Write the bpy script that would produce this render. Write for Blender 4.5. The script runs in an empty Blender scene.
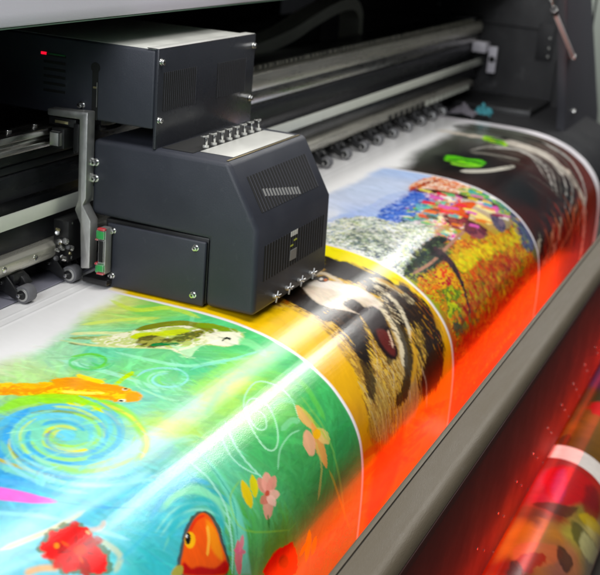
import bpy, bmesh, math, random
import numpy as np
from mathutils import Vector, Matrix
random.seed(4)
ART = [
('dab',-1,1.6155,[1.0163,0.5133,1.3181,0.5087,1.6314,0.5173,1.7515,0.8578,1.6043,1.0233,1.6276,1.2468,1.1062,0.9954,0.8716,0.8484,0.7836,0.7316],[],1500,0.045,0.0045,0.3,0.5,0.36,3),
(-9,9,[1.1335,0.5531,1.2664,0.5476,1.3274,0.5628,1.4007,0.5554,1.4838,0.5449,1.5482,0.5387,1.6245,0.5254,1.6988,0.3517,1.5142,0.3612,1.3169,0.402],(251,250,250),1,0.0189,0.012,14),
(-1,1.6155,[1.3799,0.5836,1.3786,0.5911,1.3808,0.5995,1.3843,0.6082,1.3882,0.6161,1.3923,0.6227,1.3968,0.629,1.4018,0.6352,1.4073,0.6419,1.4143,0.65,1.4225,0.659,1.4305,0.6669,1.439,0.6707,1.44,0.6701,1.438,0.6623,1.4309,0.6537,1.4227,0.6447,1.4157,0.6366,1.4101,0.6299,1.4051,0.6236,1.4006,0.6175,1.3966,0.6109,1.3927,0.603,1.3893,0.5942,1.3861,0.5865,1.3809,0.5829],(108,108,40),0.7,0.00135,0,60),
(-1,1.6155,[1.4121,0.5654,1.4128,0.5742,1.4202,0.5823,1.4286,0.5919,1.4368,0.6023,1.4455,0.6148,1.4549,0.6295,1.4634,0.6431,1.4741,0.6498,1.4754,0.649,1.4742,0.6367,1.4656,0.623,1.4561,0.6083,1.4474,0.5955,1.4392,0.585,1.4306,0.5752,1.4231,0.5671,1.4133,0.5646],(232,232,168),0.8,0.00202,0,60),
(-1,1.6155,[1.391,0.5656,1.3944,0.5704,1.3986,0.5779,1.4032,0.5865,1.4076,0.5948,1.4116,0.6023,1.4158,0.6096,1.4203,0.6175,1.4255,0.6269,1.4326,0.6397,1.4409,0.6549,1.4485,0.6691,1.4535,0.6791,1.4785,0.6648,1.4713,0.6559,1.4615,0.6427,1.4509,0.6286,1.4417,0.6169,1.4343,0.6086,1.4278,0.6018,1.4217,0.5958,1.4157,0.5896,1.4092,0.5825,1.4026,0.5752,1.3968,0.5688,1.3934,0.5639],(138,140,48),0.8,0.00162,0.004,60),
(-1,1.6155,[1.3827,0.5676,1.3837,0.576,1.3843,0.5883,1.3857,0.6023,1.389,0.6155,1.3944,0.6281,1.4015,0.641,1.4093,0.6539,1.4171,0.6667,1.4256,0.6802,1.4365,0.6936,1.4463,0.7056,1.4529,0.7141,1.4725,0.7029,1.4642,0.6953,1.4526,0.6842,1.441,0.6711,1.4307,0.6585,1.4211,0.6467,1.4115,0.6348,1.4028,0.6229,1.3957,0.6115,1.3908,0.5993,1.3877,0.5863,1.3858,0.5747,1.3848,0.5664],(220,224,160),0.9,0.00202,0,60),
(-1,1.6155,[1.4142,0.6028,1.4313,0.6086,1.4544,0.6199,1.4764,0.6307,1.4946,0.6389,1.5113,0.6467,1.5266,0.6545,1.5402,0.662,1.5521,0.6696,1.562,0.6794,1.5714,0.6921,1.579,0.7068,1.5845,0.7212,1.5878,0.7353,1.5909,0.7482,1.5925,0.7586,1.5909,0.7659,1.5867,0.7712,1.581,0.7752,1.5739,0.7783,1.5654,0.7803,1.5562,0.7806,1.5459,0.7793,1.5349,0.7765,1.5251,0.7719,1.5177,0.764,1.5113,0.7542,1.5038,0.7463,1.494,0.7413,1.4835,0.7379,1.4734,0.7368,1.4623,0.74,1.4524,0.745,1.4458,0.747,1.4451,0.7436,1.4483,0.7368,1.4513,0.7286,1.4523,0.7197,1.4523,0.7097,1.4491,0.6991,1.4407,0.6884,1.4295,0.6771,1.4205,0.6647,1.4134,0.6504,1.4075,0.6356,1.4044,0.6231,1.4038,0.613,1.4062,0.6053],[(230,230,188),(200,212,140),(240,238,208),(184,200,112)],1,0.00297,0.004,60),
(-1,1.6155,[1.4836,0.6354,1.4864,0.6422,1.4949,0.6488,1.507,0.6545,1.5176,0.6603,1.5268,0.6663,1.5356,0.6726,1.5431,0.6794,1.549,0.6862,1.5523,0.6939,1.5534,0.7025,1.5533,0.7111,1.5528,0.7186,1.5517,0.725,1.5497,0.7307,1.5503,0.7348,1.5541,0.7368,1.5563,0.7362,1.5632,0.7312,1.5683,0.7252,1.5706,0.7186,1.5718,0.7115,1.5724,0.7036,1.5725,0.6945,1.5713,0.6852,1.5681,0.6764,1.5624,0.6684,1.5544,0.6613,1.5452,0.6547,1.5356,0.6486,1.5246,0.6426,1.5121,0.6368,1.4983,0.6338,1.4856,0.6339],(124,132,32),1,0.00135,0,60),
(-1,1.6155,[1.4537,0.6445,1.4515,0.6557,1.4612,0.6634,1.4721,0.6721,1.4825,0.6803,1.4939,0.6882,1.5061,0.6965,1.5171,0.704,1.5338,0.7039,1.5362,0.7024,1.5375,0.6917,1.5263,0.6841,1.5144,0.6755,1.5037,0.6671,1.4931,0.6588,1.482,0.65,1.4721,0.6423,1.4562,0.6429],(200,216,56),1,0.00162,0,60),
(-1,1.6155,[1.4568,0.6531,1.4649,0.6542,1.4735,0.6583,1.4802,0.6637,1.4842,0.6705,1.4863,0.6786,1.4874,0.6858,1.4872,0.6919,1.4852,0.6975,1.4813,0.7014,1.4745,0.7037,1.4658,0.7043,1.4575,0.7029,1.4497,0.6985,1.4422,0.692,1.4369,0.6856,1.4347,0.6799,1.4352,0.6737,1.4377,0.668,1.4426,0.6619,1.4495,0.6561],[(122,122,52),(92,92,40),(160,160,80)],1,0.00297,0.006,60),
(-1,1.6155,[1.4982,0.6919,1.5077,0.6936,1.519,0.6978,1.5293,0.7027,1.5389,0.7084,1.5473,0.7147,1.5503,0.7197,1.5446,0.7225,1.5335,0.7238,1.5225,0.724,1.5131,0.7229,1.5037,0.7206,1.496,0.7175,1.4898,0.7134,1.485,0.7084,1.4834,0.7037,1.4857,0.6988,1.4911,0.6941],[(130,128,48),(92,100,40),(176,176,80)],1,0.00297,0.006,60),
(-1,1.6155,[1.4448,0.6844,1.4441,0.6897,1.449,0.6935,1.4544,0.6978,1.4592,0.702,1.4636,0.7065,1.468,0.7114,1.4719,0.7159,1.479,0.7166,1.4802,0.7159,1.4819,0.7103,1.478,0.7058,1.4735,0.7008,1.469,0.6962,1.464,0.6919,1.4585,0.6876,1.4536,0.6838,1.446,0.6837],(31,122,60),1,0.00135,0,60),
(-1,1.6155,[1.5621,0.6991,1.5579,0.7064,1.5608,0.7121,1.5649,0.718,1.5679,0.7239,1.5694,0.7302,1.57,0.7372,1.5712,0.7438,1.5732,0.7494,1.5753,0.7541,1.5774,0.7582,1.5802,0.7611,1.5881,0.7607,1.5902,0.7598,1.5957,0.7547,1.5949,0.7509,1.5928,0.7469,1.5908,0.7424,1.5897,0.7366,1.5893,0.7295,1.5887,0.7221,1.587,0.7152,1.5838,0.7087,1.5795,0.7025,1.5742,0.6979,1.5643,0.6979],(125,154,42),1,0.00135,0,60),
(-1,1.6155,[1.5347,0.7315,1.5423,0.7313,1.5514,0.7326,1.5599,0.7358,1.5683,0.7418,1.5775,0.7491,1.5836,0.7559,1.5853,0.7613,1.5838,0.7661,1.5802,0.7702,1.5743,0.7737,1.5664,0.7765,1.558,0.7779,1.5491,0.7778,1.5398,0.7764,1.5321,0.7735,1.5265,0.7683,1.5224,0.7616,1.5199,0.7552,1.5191,0.7497,1.5199,0.7445,1.5217,0.7401,1.525,0.7362,1.5292,0.7331],(240,239,214),1,0.0027,0,60),
(-1,1.6155,[1.5383,0.758,1.54,0.7594,1.5441,0.759,1.548,0.7588,1.5505,0.759,1.5517,0.7601,1.5526,0.762,1.553,0.764,1.5564,0.7644,1.5573,0.7641,1.5599,0.7615,1.5594,0.7593,1.5584,0.757,1.5561,0.7553,1.552,0.7548,1.5472,0.7551,1.5428,0.7556,1.5386,0.7576],(34,42,32),1,0.00068,0,60),
(-1,1.6155,[1.4659,0.7067,1.4688,0.7108,1.4713,0.7201,1.4759,0.7286,1.4846,0.7348,1.4955,0.7402,1.5055,0.7436,1.5138,0.7443,1.5201,0.7434,1.5199,0.7428,1.5093,0.7432,1.4924,0.744,1.4773,0.745,1.4659,0.7473,1.456,0.75,1.4495,0.75,1.4478,0.7458,1.4496,0.7388,1.4533,0.7309,1.4571,0.7214,1.4617,0.7115],(191,230,184),1,0.00135,0,60),
(-1,1.6155,[1.4574,0.7253,1.4568,0.7284,1.4604,0.7298,1.4646,0.7314,1.4691,0.7329,1.4743,0.7345,1.4802,0.7363,1.4857,0.7379,1.4925,0.7368,1.4934,0.7362,1.4926,0.7329,1.4871,0.7313,1.4812,0.7296,1.476,0.728,1.4716,0.7265,1.4674,0.7249,1.4638,0.7235,1.4582,0.7247],(232,240,208),1,0.00108,0,60),
(-1,1.6155,[1.3903,0.6576,1.3878,0.6692,1.3873,0.6842,1.3901,0.6995,1.3935,0.7141,1.3972,0.7282,1.4018,0.7427,1.4099,0.7555,1.4201,0.7665,1.4337,0.775,1.4499,0.7818,1.4663,0.7878,1.4805,0.7937,1.4923,0.8004,1.5048,0.8065,1.5166,0.8113,1.5263,0.8138,1.5272,0.8133,1.5218,0.8083,1.5122,0.8022,1.5009,0.7955,1.4887,0.7887,1.4741,0.7826,1.4576,0.7767,1.4416,0.77,1.4284,0.7618,1.4185,0.7511,1.4108,0.7384,1.4068,0.7237,1.4031,0.7095,1.3996,0.6949,1.3969,0.6795,1.3949,0.6657,1.3915,0.657],(168,236,200),0.7,0.00202,0,60),
(-1,1.6155,[1.3188,0.6112,1.3146,0.6255,1.3148,0.6425,1.3155,0.6611,1.3158,0.6788,1.3172,0.695,1.3184,0.7117,1.3191,0.7276,1.3191,0.7413,1.3196,0.752,1.3187,0.7614,1.318,0.769,1.3213,0.7734,1.3225,0.773,1.3275,0.7662,1.3295,0.7581,1.3305,0.7482,1.3306,0.7366,1.3309,0.7225,1.3302,0.7063,1.329,0.6894,1.3282,0.6726,1.328,0.6546,1.3273,0.6358,1.3257,0.6195,1.3203,0.6104],(176,236,208),0.7,0.00202,0,60),
(-1,1.6155,[1.5776,0.5313,1.5667,0.5449,1.559,0.561,1.5535,0.5781,1.553,0.5931,1.5608,0.6042,1.574,0.6132,1.5873,0.6223,1.5953,0.6331,1.596,0.6479,1.5924,0.6654,1.5887,0.6812,1.5928,0.6896,1.5947,0.6889,1.6031,0.6758,1.6092,0.6588,1.613,0.6405,1.6122,0.6244,1.6034,0.6126,1.5897,0.6032,1.5767,0.5943,1.5695,0.584,1.5701,0.5703,1.5755,0.5539,1.5813,0.5388,1.5796,0.5305],(208,232,88),0.7,0.0027,0,60),
(-1,1.6155,[1.4528,0.5563,1.458,0.5661,1.4723,0.5755,1.4881,0.5863,1.5023,0.5972,1.5153,0.609,1.5284,0.6221,1.5398,0.634,1.5529,0.6394,1.5543,0.6386,1.5513,0.6271,1.5398,0.615,1.5266,0.6018,1.5135,0.5898,1.4991,0.5788,1.4831,0.5679,1.4686,0.5585,1.454,0.5554],(224,238,112),0.6,0.0027,0,60),
(-1,1.6155,[1.3376,0.649,1.3347,0.6536,1.3312,0.6601,1.3288,0.6666,1.3296,0.6709,1.3341,0.6725,1.3407,0.6722,1.3482,0.6704,1.3565,0.6662,1.3623,0.6604,1.3657,0.6546,1.3679,0.6486,1.3685,0.6432,1.3673,0.6384,1.3647,0.6338,1.361,0.6297,1.3563,0.6264,1.3501,0.6236,1.3426,0.6212,1.3347,0.62,1.3266,0.6209,1.3175,0.6258,1.3103,0.6324,1.3055,0.6394,1.3031,0.6461,1.3041,0.6532,1.3082,0.6604,1.3134,0.6665,1.3174,0.6704,1.3185,0.6698,1.3175,0.664,1.3153,0.656,1.3132,0.6478,1.3124,0.6415,1.3142,0.6364,1.3175,0.6317,1.3208,0.6285,1.3228,0.6274,1.3276,0.627,1.3346,0.6281,1.3416,0.6304,1.3474,0.6331,1.3517,0.6361,1.3552,0.64,1.3576,0.6442,1.3587,0.6483,1.3582,0.6529,1.3564,0.6578,1.3539,0.6621,1.3525,0.6637,1.351,0.6644,1.3462,0.6655,1.3414,0.6658,1.3386,0.665,1.3382,0.662,1.3385,0.657,1.3389,0.6519,1.3387,0.6485],(88,200,96),0.7,0.00135,0,60),
(-1,1.6155,[1.3366,0.6162,1.3403,0.621,1.3476,0.6263,1.3558,0.6316,1.361,0.6372,1.3628,0.6434,1.3625,0.6504,1.3606,0.6568,1.358,0.661,1.355,0.6629,1.3485,0.6653,1.3407,0.6668,1.3339,0.6672,1.3279,0.6657,1.322,0.6624,1.3159,0.6596,1.3103,0.6586,1.3094,0.6592,1.3111,0.6631,1.3152,0.6675,1.3214,0.6709,1.3282,0.6726,1.3362,0.6722,1.3453,0.6703,1.3548,0.6669,1.3635,0.661,1.3682,0.6541,1.3704,0.6467,1.3707,0.6391,1.3687,0.6323,1.3631,0.6264,1.3547,0.6209,1.3452,0.6172,1.3374,0.6155],(108,200,60),0.8,0.00135,0,60),
(-1,1.6155,[1.3728,0.7431,1.3673,0.743,1.359,0.7431,1.3501,0.7438,1.342,0.7465,1.3366,0.7511,1.3338,0.7559,1.3329,0.761,1.3338,0.7658,1.3368,0.7707,1.3417,0.776,1.3478,0.7807,1.3546,0.7839,1.3627,0.7854,1.3721,0.7855,1.3816,0.7843,1.3902,0.7816,1.3969,0.7768,1.4014,0.7711,1.404,0.7649,1.4046,0.759,1.4028,0.7533,1.399,0.7475,1.394,0.7421,1.389,0.7371,1.3837,0.7326,1.3774,0.7287,1.3705,0.7256,1.3633,0.7235,1.355,0.7229,1.3457,0.724,1.3374,0.7256,1.3316,0.7267,1.3311,0.7273,1.336,0.7273,1.3431,0.7271,1.3508,0.7272,1.3581,0.7279,1.3648,0.7299,1.3714,0.7329,1.3774,0.7366,1.3827,0.7409,1.388,0.7454,1.3929,0.7507,1.3965,0.7562,1.3981,0.7614,1.3976,0.7666,1.3954,0.7719,1.3919,0.7764,1.3884,0.779,1.383,0.7806,1.375,0.7816,1.3666,0.7815,1.3594,0.7803,1.3532,0.7773,1.3473,0.7728,1.3426,0.7677,1.3398,0.7631,1.339,0.7589,1.3397,0.7546,1.3417,0.751,1.3439,0.749,1.3486,0.7475,1.3572,0.7459,1.3661,0.7446,1.3725,0.7436],(156,220,216),0.85,0.00094,0,60),
(-1,1.6155,[1.413,0.7705,1.4155,0.7722,1.4203,0.7734,1.4267,0.7745,1.4337,0.7763,1.4413,0.7791,1.4497,0.7828,1.4591,0.7869,1.4696,0.7909,1.482,0.7949,1.4958,0.7991,1.5105,0.803,1.5242,0.8063,1.5367,0.8093,1.5485,0.8121,1.5593,0.814,1.5678,0.8146,1.5683,0.8142,1.5625,0.8114,1.5531,0.8086,1.5413,0.8058,1.5287,0.8028,1.5154,0.7993,1.5014,0.7952,1.4875,0.7911,1.4752,0.7871,1.4648,0.7831,1.4554,0.7791,1.4468,0.7754,1.439,0.7725,1.4315,0.7706,1.4248,0.7694,1.4186,0.7694,1.4135,0.77],(136,216,192),0.7,0.00108,0,60),
(-1,1.6155,[1.3302,0.7259,1.3244,0.7292,1.3176,0.7345,1.3108,0.7414,1.3072,0.7488,1.3062,0.7579,1.3068,0.7686,1.3083,0.7791,1.3101,0.7877,1.3127,0.794,1.3161,0.799,1.3201,0.8024,1.3247,0.8038,1.3252,0.8035,1.3241,0.8002,1.3211,0.7964,1.3178,0.7916,1.3153,0.7855,1.3135,0.777,1.3121,0.7666,1.3115,0.7561,1.3124,0.7474,1.3156,0.741,1.3215,0.7351,1.3275,0.7301,1.3306,0.726],(176,232,192),0.7,0.00108,0,60),
(-1,1.6155,[1.2829,0.7202,1.2873,0.7228,1.2975,0.7215,1.3085,0.7202,1.3178,0.7194,1.3255,0.7191,1.3328,0.7193,1.339,0.7195,1.347,0.7161,1.348,0.7151,1.3471,0.7114,1.3407,0.7111,1.333,0.711,1.3247,0.7113,1.3147,0.7123,1.3034,0.7136,1.2931,0.7149,1.2836,0.7193],(184,220,48),1,0.00135,0,60),
(-1,1.6155,[1.3624,0.8076,1.3746,0.8099,1.3937,0.8079,1.4148,0.8056,1.4333,0.8048,1.4481,0.8058,1.4622,0.808,1.4769,0.8111,1.4936,0.8149,1.5146,0.8197,1.5386,0.8258,1.562,0.8311,1.5838,0.831,1.5856,0.8296,1.5754,0.8212,1.5534,0.8147,1.5288,0.8086,1.5072,0.8037,1.4905,0.7999,1.4759,0.7963,1.4608,0.7937,1.4434,0.7925,1.4218,0.7937,1.3984,0.7966,1.3774,0.8003,1.3628,0.8063],(144,220,104),0.6,0.00405,0,60),
(-1,1.6155,[1.3274,0.8448,1.3445,0.8442,1.3693,0.839,1.3964,0.8335,1.4198,0.8302,1.4375,0.8297,1.4534,0.8308,1.4688,0.8334,1.4851,0.837,1.5039,0.8428,1.5243,0.8506,1.5438,0.8578,1.5626,0.86,1.5643,0.8589,1.5565,0.8502,1.5383,0.8418,1.5171,0.8338,1.497,0.8278,1.4794,0.824,1.4624,0.8212,1.4441,0.82,1.4233,0.8208,1.3975,0.8245,1.3691,0.8304,1.344,0.8368,1.3273,0.8438],(104,200,120),0.6,0.00405,0,60),
(-1,1.6155,[1.5617,0.7741,1.554,0.781,1.5548,0.7861,1.5567,0.7911,1.5576,0.7954,1.5573,0.7989,1.5568,0.8021,1.5565,0.8054,1.5557,0.8091,1.5541,0.8136,1.5518,0.819,1.5507,0.8239,1.5572,0.8268,1.5598,0.8266,1.5697,0.8225,1.5735,0.8172,1.576,0.8114,1.5779,0.8061,1.5788,0.8016,1.5805,0.7971,1.5817,0.7925,1.582,0.7876,1.581,0.7823,1.5789,0.7768,1.5752,0.7726,1.5645,0.7729],(140,220,152),0.7,0.0027,0,60),
(-1,1.6155,[1.1652,0.5597,1.1787,0.5665,1.194,0.5792,1.2073,0.5921,1.216,0.603,1.2226,0.6138,1.2298,0.6241,1.2392,0.6336,1.2492,0.6428,1.2584,0.6526,1.2663,0.664,1.2734,0.676,1.2796,0.6868,1.2841,0.6959,1.2869,0.7041,1.2894,0.7126,1.2925,0.7219,1.2952,0.7313,1.2965,0.7401,1.2977,0.7478,1.2974,0.7549,1.2951,0.7603,1.2902,0.7637,1.2835,0.7655,1.2767,0.7651,1.2703,0.7624,1.2638,0.7576,1.2577,0.7516,1.2522,0.7438,1.2482,0.7342,1.2442,0.7256,1.2394,0.7192,1.2341,0.7142,1.2281,0.7111,1.2203,0.7113,1.2119,0.7133,1.2067,0.7129,1.2075,0.7083,1.2113,0.7013,1.2129,0.6931,1.2102,0.6841,1.2057,0.6735,1.2002,0.6612,1.1935,0.6466,1.1854,0.6306,1.1759,0.6156,1.1623,0.6024,1.1477,0.5902,1.14,0.5799,1.1432,0.5702,1.1533,0.5621],[(242,180,22),(244,196,40),(236,160,20),(246,208,56)],1,0.00243,0.004,60),
(-1,1.6155,[1.2534,0.6399,1.2621,0.6426,1.2729,0.6503,1.2814,0.6614,1.2858,0.6774,1.2896,0.6956,1.2921,0.7109,1.2937,0.7221,1.294,0.7305,1.2921,0.7349,1.2873,0.7343,1.2804,0.7298,1.2735,0.7227,1.2671,0.712,1.2608,0.6988,1.2551,0.6869,1.25,0.6779,1.2463,0.6698,1.2446,0.6621,1.2454,0.6529,1.2484,0.644],(238,158,16),1,0.0027,0.004,60),
(-1,1.6155,[1.2305,0.6717,1.2293,0.6796,1.2334,0.6873,1.2381,0.6956,1.2427,0.7029,1.2474,0.7091,1.2524,0.7149,1.2569,0.7199,1.2635,0.7211,1.2644,0.7205,1.2646,0.7149,1.2601,0.7099,1.2551,0.7041,1.2505,0.698,1.2459,0.6908,1.2412,0.6825,1.2375,0.6744,1.2315,0.671],(248,234,112),1,0.00162,0,60),
(-1,1.6155,[1.1738,0.5852,1.1749,0.5961,1.1815,0.6079,1.1892,0.6207,1.1971,0.6318,1.206,0.6413,1.2159,0.6503,1.225,0.658,1.2348,0.6608,1.2358,0.6601,1.2328,0.6521,1.2236,0.6444,1.2137,0.6354,1.2049,0.626,1.197,0.615,1.1893,0.6022,1.1828,0.5902,1.1748,0.5845],(228,140,20),0.7,0.00202,0,60),
(-1,1.6155,[1.2873,0.659,1.2819,0.6658,1.2818,0.6717,1.2816,0.6783,1.282,0.6844,1.2827,0.6905,1.2835,0.697,1.2842,0.7028,1.2897,0.7044,1.291,0.7037,1.2955,0.6972,1.2948,0.6913,1.294,0.6848,1.2935,0.6786,1.2936,0.6723,1.2937,0.6656,1.2939,0.6597,1.2887,0.6583],(244,216,56),1,0.00162,0,60),
(-1,1.6155,[1.2123,0.6933,1.2062,0.6984,1.2033,0.7043,1.201,0.7107,1.2019,0.7161,1.2075,0.7188,1.2158,0.72,1.224,0.7205,1.2327,0.7176,1.2336,0.7166,1.2312,0.7129,1.2231,0.7124,1.2156,0.7114,1.2115,0.7096,1.2112,0.7064,1.2131,0.7013,1.2159,0.6958,1.2135,0.6929],(236,224,64),1,0.00135,0,60),
(-1,1.6155,[1.2896,0.7412,1.2939,0.7457,1.2958,0.7538,1.2951,0.7603,1.2905,0.7636,1.2833,0.7652,1.2767,0.7651,1.2707,0.7626,1.2653,0.7583,1.2641,0.7539,1.2704,0.7486,1.2811,0.7432],(236,160,16),1,0.0027,0,60),
(-1,1.6155,[1.2948,0.738,1.2927,0.7387,1.2904,0.7383,1.2886,0.737,1.2878,0.7352,1.288,0.7333,1.2894,0.7318,1.2915,0.7311,1.2938,0.7315,1.2956,0.7327,1.2965,0.7346,1.2962,0.7365],(246,240,208),1,0.00068,0,60),
(-1,1.6155,[1.2954,0.7368,1.2939,0.7373,1.2924,0.7371,1.2912,0.7362,1.2906,0.735,1.2909,0.7337,1.2918,0.7327,1.2933,0.7322,1.2948,0.7324,1.296,0.7333,1.2966,0.7345,1.2964,0.7358],(24,16,8),1,0.00054,0,60),
(-1,1.6155,[1.2655,0.753,1.2631,0.7537,1.2602,0.7531,1.2577,0.7516,1.2561,0.7494,1.2559,0.7472,1.2572,0.7456,1.2595,0.7449,1.2624,0.7454,1.265,0.747,1.2666,0.7491,1.2668,0.7514],(246,240,208),1,0.00068,0,60),
(-1,1.6155,[1.2625,0.7511,1.261,0.7515,1.2592,0.7511,1.2575,0.7501,1.2565,0.7487,1.2563,0.7473,1.2571,0.7462,1.2586,0.7458,1.2605,0.7462,1.2621,0.7472,1.2632,0.7486,1.2633,0.75],(24,16,8),1,0.00054,0,60),
(-1,1.6155,[1.1,0.6877,1.1178,0.6801,1.1375,0.6772,1.1553,0.6776,1.1699,0.6812,1.1827,0.6879,1.1934,0.6971,1.2027,0.7089,1.2098,0.7232,1.2128,0.7381,1.2132,0.7524,1.2099,0.767,1.203,0.7798,1.1919,0.7907,1.1774,0.7999,1.163,0.8054,1.1469,0.8075,1.1293,0.807,1.1126,0.8041,1.0975,0.7984,1.0843,0.7898,1.074,0.7796,1.0659,0.7674,1.0604,0.7534,1.0601,0.7389,1.0692,0.7211,1.0838,0.7022],(132,208,180),1,0.0054,0,60),
(-1,1.6155,[1.0931,0.6708,1.0982,0.6737,1.1069,0.676,1.1187,0.6758,1.1287,0.6763,1.1363,0.6777,1.1431,0.6798,1.1497,0.6824,1.1564,0.6856,1.1637,0.6892,1.171,0.6934,1.1775,0.6982,1.1826,0.7042,1.1865,0.7119,1.1893,0.721,1.1909,0.7306,1.191,0.7395,1.1902,0.7476,1.1877,0.7562,1.1879,0.7634,1.1894,0.7683,1.1913,0.7679,1.1971,0.7615,1.2036,0.7525,1.2065,0.7426,1.2086,0.7322,1.2086,0.7219,1.2069,0.7115,1.2038,0.7017,1.1996,0.6931,1.1937,0.6864,1.1864,0.681,1.1789,0.6765,1.1717,0.6725,1.1649,0.6689,1.158,0.666,1.1504,0.6638,1.1416,0.6623,1.1305,0.6617,1.118,0.6621,1.1045,0.6656,1.0943,0.6692],(100,184,224),0.9,0.0027,0,60),
(-1,1.6155,[1.1191,0.6435,1.1261,0.6473,1.1373,0.6513,1.1503,0.6552,1.1629,0.6586,1.1729,0.6636,1.1819,0.67,1.1899,0.6778,1.1977,0.6864,1.205,0.6964,1.2115,0.7078,1.2169,0.7199,1.2208,0.7316,1.2236,0.7426,1.2265,0.7528,1.2278,0.7626,1.2274,0.7717,1.225,0.78,1.2208,0.788,1.2154,0.7959,1.21,0.8033,1.2056,0.8099,1.201,0.8159,1.1961,0.8206,1.1918,0.8236,1.1853,0.8257,1.1752,0.8289,1.1645,0.8322,1.1569,0.8352,1.1566,0.8366,1.1633,0.8376,1.1736,0.8383,1.1862,0.8373,1.199,0.8329,1.2093,0.8263,1.2169,0.819,1.223,0.8115,1.228,0.8039,1.234,0.7957,1.2406,0.7863,1.246,0.776,1.2492,0.7652,1.2498,0.7543,1.2484,0.7432,1.2468,0.7312,1.2443,0.7191,1.2402,0.7066,1.2345,0.6939,1.2275,0.6818,1.2206,0.6706,1.2129,0.661,1.2041,0.6527,1.1942,0.6457,1.1829,0.6402,1.1686,0.6366,1.1506,0.6368,1.1335,0.6389,1.121,0.6413],(150,220,72),0.9,0.00405,0,60),
(-1,1.6155,[1.2362,0.7306,1.2332,0.7393,1.2329,0.7498,1.2333,0.7608,1.2324,0.771,1.2301,0.7801,1.2268,0.7891,1.2225,0.7977,1.2183,0.8052,1.2134,0.8119,1.2072,0.8184,1.2002,0.8242,1.1933,0.8288,1.1856,0.8321,1.1767,0.8347,1.1682,0.8372,1.1624,0.8397,1.1624,0.8402,1.1683,0.8399,1.177,0.8385,1.1869,0.8357,1.1962,0.8316,1.2044,0.8263,1.2121,0.8199,1.219,0.8128,1.2244,0.8053,1.2291,0.7971,1.2338,0.7879,1.2372,0.7784,1.2396,0.7688,1.2406,0.7582,1.2402,0.7469,1.2387,0.737,1.2372,0.7302],(216,208,96),0.8,0.00162,0,60),
(-1,1.6155,[1.2203,0.7254,1.2158,0.7334,1.2147,0.7426,1.2143,0.7519,1.213,0.7598,1.2103,0.7666,1.2064,0.7732,1.2025,0.779,1.2025,0.783,1.2032,0.783,1.2087,0.7787,1.2128,0.7728,1.217,0.7656,1.2201,0.758,1.2215,0.7494,1.2219,0.7399,1.2235,0.7303,1.2213,0.725],(212,232,32),0.9,0.00135,0,60),
(-1,1.6155,[1.1525,0.6797,1.1538,0.6843,1.1589,0.6883,1.1648,0.6928,1.17,0.6979,1.1746,0.7038,1.179,0.7106,1.1827,0.7178,1.1854,0.7251,1.1866,0.7332,1.187,0.742,1.1884,0.7493,1.1917,0.7534,1.1925,0.753,1.1945,0.7467,1.1942,0.7389,1.1941,0.7296,1.1929,0.721,1.1901,0.7134,1.1862,0.706,1.1817,0.6991,1.177,0.693,1.1715,0.6877,1.1654,0.6831,1.1595,0.6797,1.1533,0.679],(136,160,64),0.8,0.00162,0,60),
(-1,1.6155,[1.2074,0.7414,1.2026,0.7472,1.2016,0.7534,1.2006,0.7596,1.1986,0.7644,1.1952,0.7684,1.1906,0.7725,1.1853,0.7761,1.1805,0.7786,1.1745,0.7802,1.1665,0.7812,1.1585,0.7822,1.1513,0.7856,1.1508,0.7866,1.1544,0.7891,1.1621,0.789,1.1715,0.7878,1.1808,0.7853,1.1894,0.781,1.1971,0.7758,1.2038,0.77,1.2091,0.7635,1.2122,0.7566,1.2134,0.7495,1.213,0.7435,1.2088,0.7409],(116,204,224),0.8,0.0027,0,60),
(-1,1.6155,[1.1657,0.6697,1.1593,0.6683,1.1492,0.6675,1.1364,0.6691,1.1241,0.672,1.1136,0.6751,1.1031,0.6786,1.0923,0.6834,1.0815,0.6904,1.0721,0.6991,1.064,0.7087,1.0573,0.7187,1.0525,0.7285,1.0498,0.7382,1.0497,0.7472,1.0512,0.7558,1.0538,0.764,1.0575,0.7719,1.0624,0.7795,1.0682,0.7868,1.0746,0.7935,1.0825,0.8002,1.0936,0.8055,1.1053,0.8089,1.1142,0.8107,1.1154,0.8097,1.1105,0.8046,1.1032,0.7979,1.0947,0.7911,1.0871,0.7848,1.0809,0.7784,1.0753,0.7714,1.0706,0.7641,1.0671,0.7567,1.0647,0.749,1.0633,0.741,1.0643,0.7324,1.0666,0.7243,1.0705,0.7165,1.0758,0.7086,1.0818,0.7015,1.0874,0.6963,1.0926,0.693,1.0994,0.6901,1.1078,0.6875,1.117,0.685,1.1278,0.6826,1.1406,0.6798,1.1542,0.6755,1.1645,0.6714],(88,168,224),0.95,0.00202,0,60),
(-1,1.6155,[1.0712,0.6939,1.0625,0.7006,1.0529,0.7105,1.0446,0.7219,1.0383,0.733,1.0348,0.7428,1.0336,0.7519,1.0338,0.7609,1.0358,0.7697,1.0399,0.7784,1.0456,0.7868,1.0527,0.7951,1.0609,0.803,1.0725,0.8107,1.0861,0.8187,1.1003,0.8246,1.1122,0.8272,1.1134,0.8263,1.1075,0.8189,1.0963,0.8107,1.0828,0.8028,1.0727,0.7947,1.065,0.7868,1.0582,0.7788,1.0526,0.7707,1.0489,0.7628,1.0471,0.7548,1.0469,0.7468,1.0482,0.7386,1.0516,0.7299,1.0569,0.7207,1.0644,0.7106,1.0704,0.701,1.0725,0.694],(116,192,184),0.9,0.0027,0,60),
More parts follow.
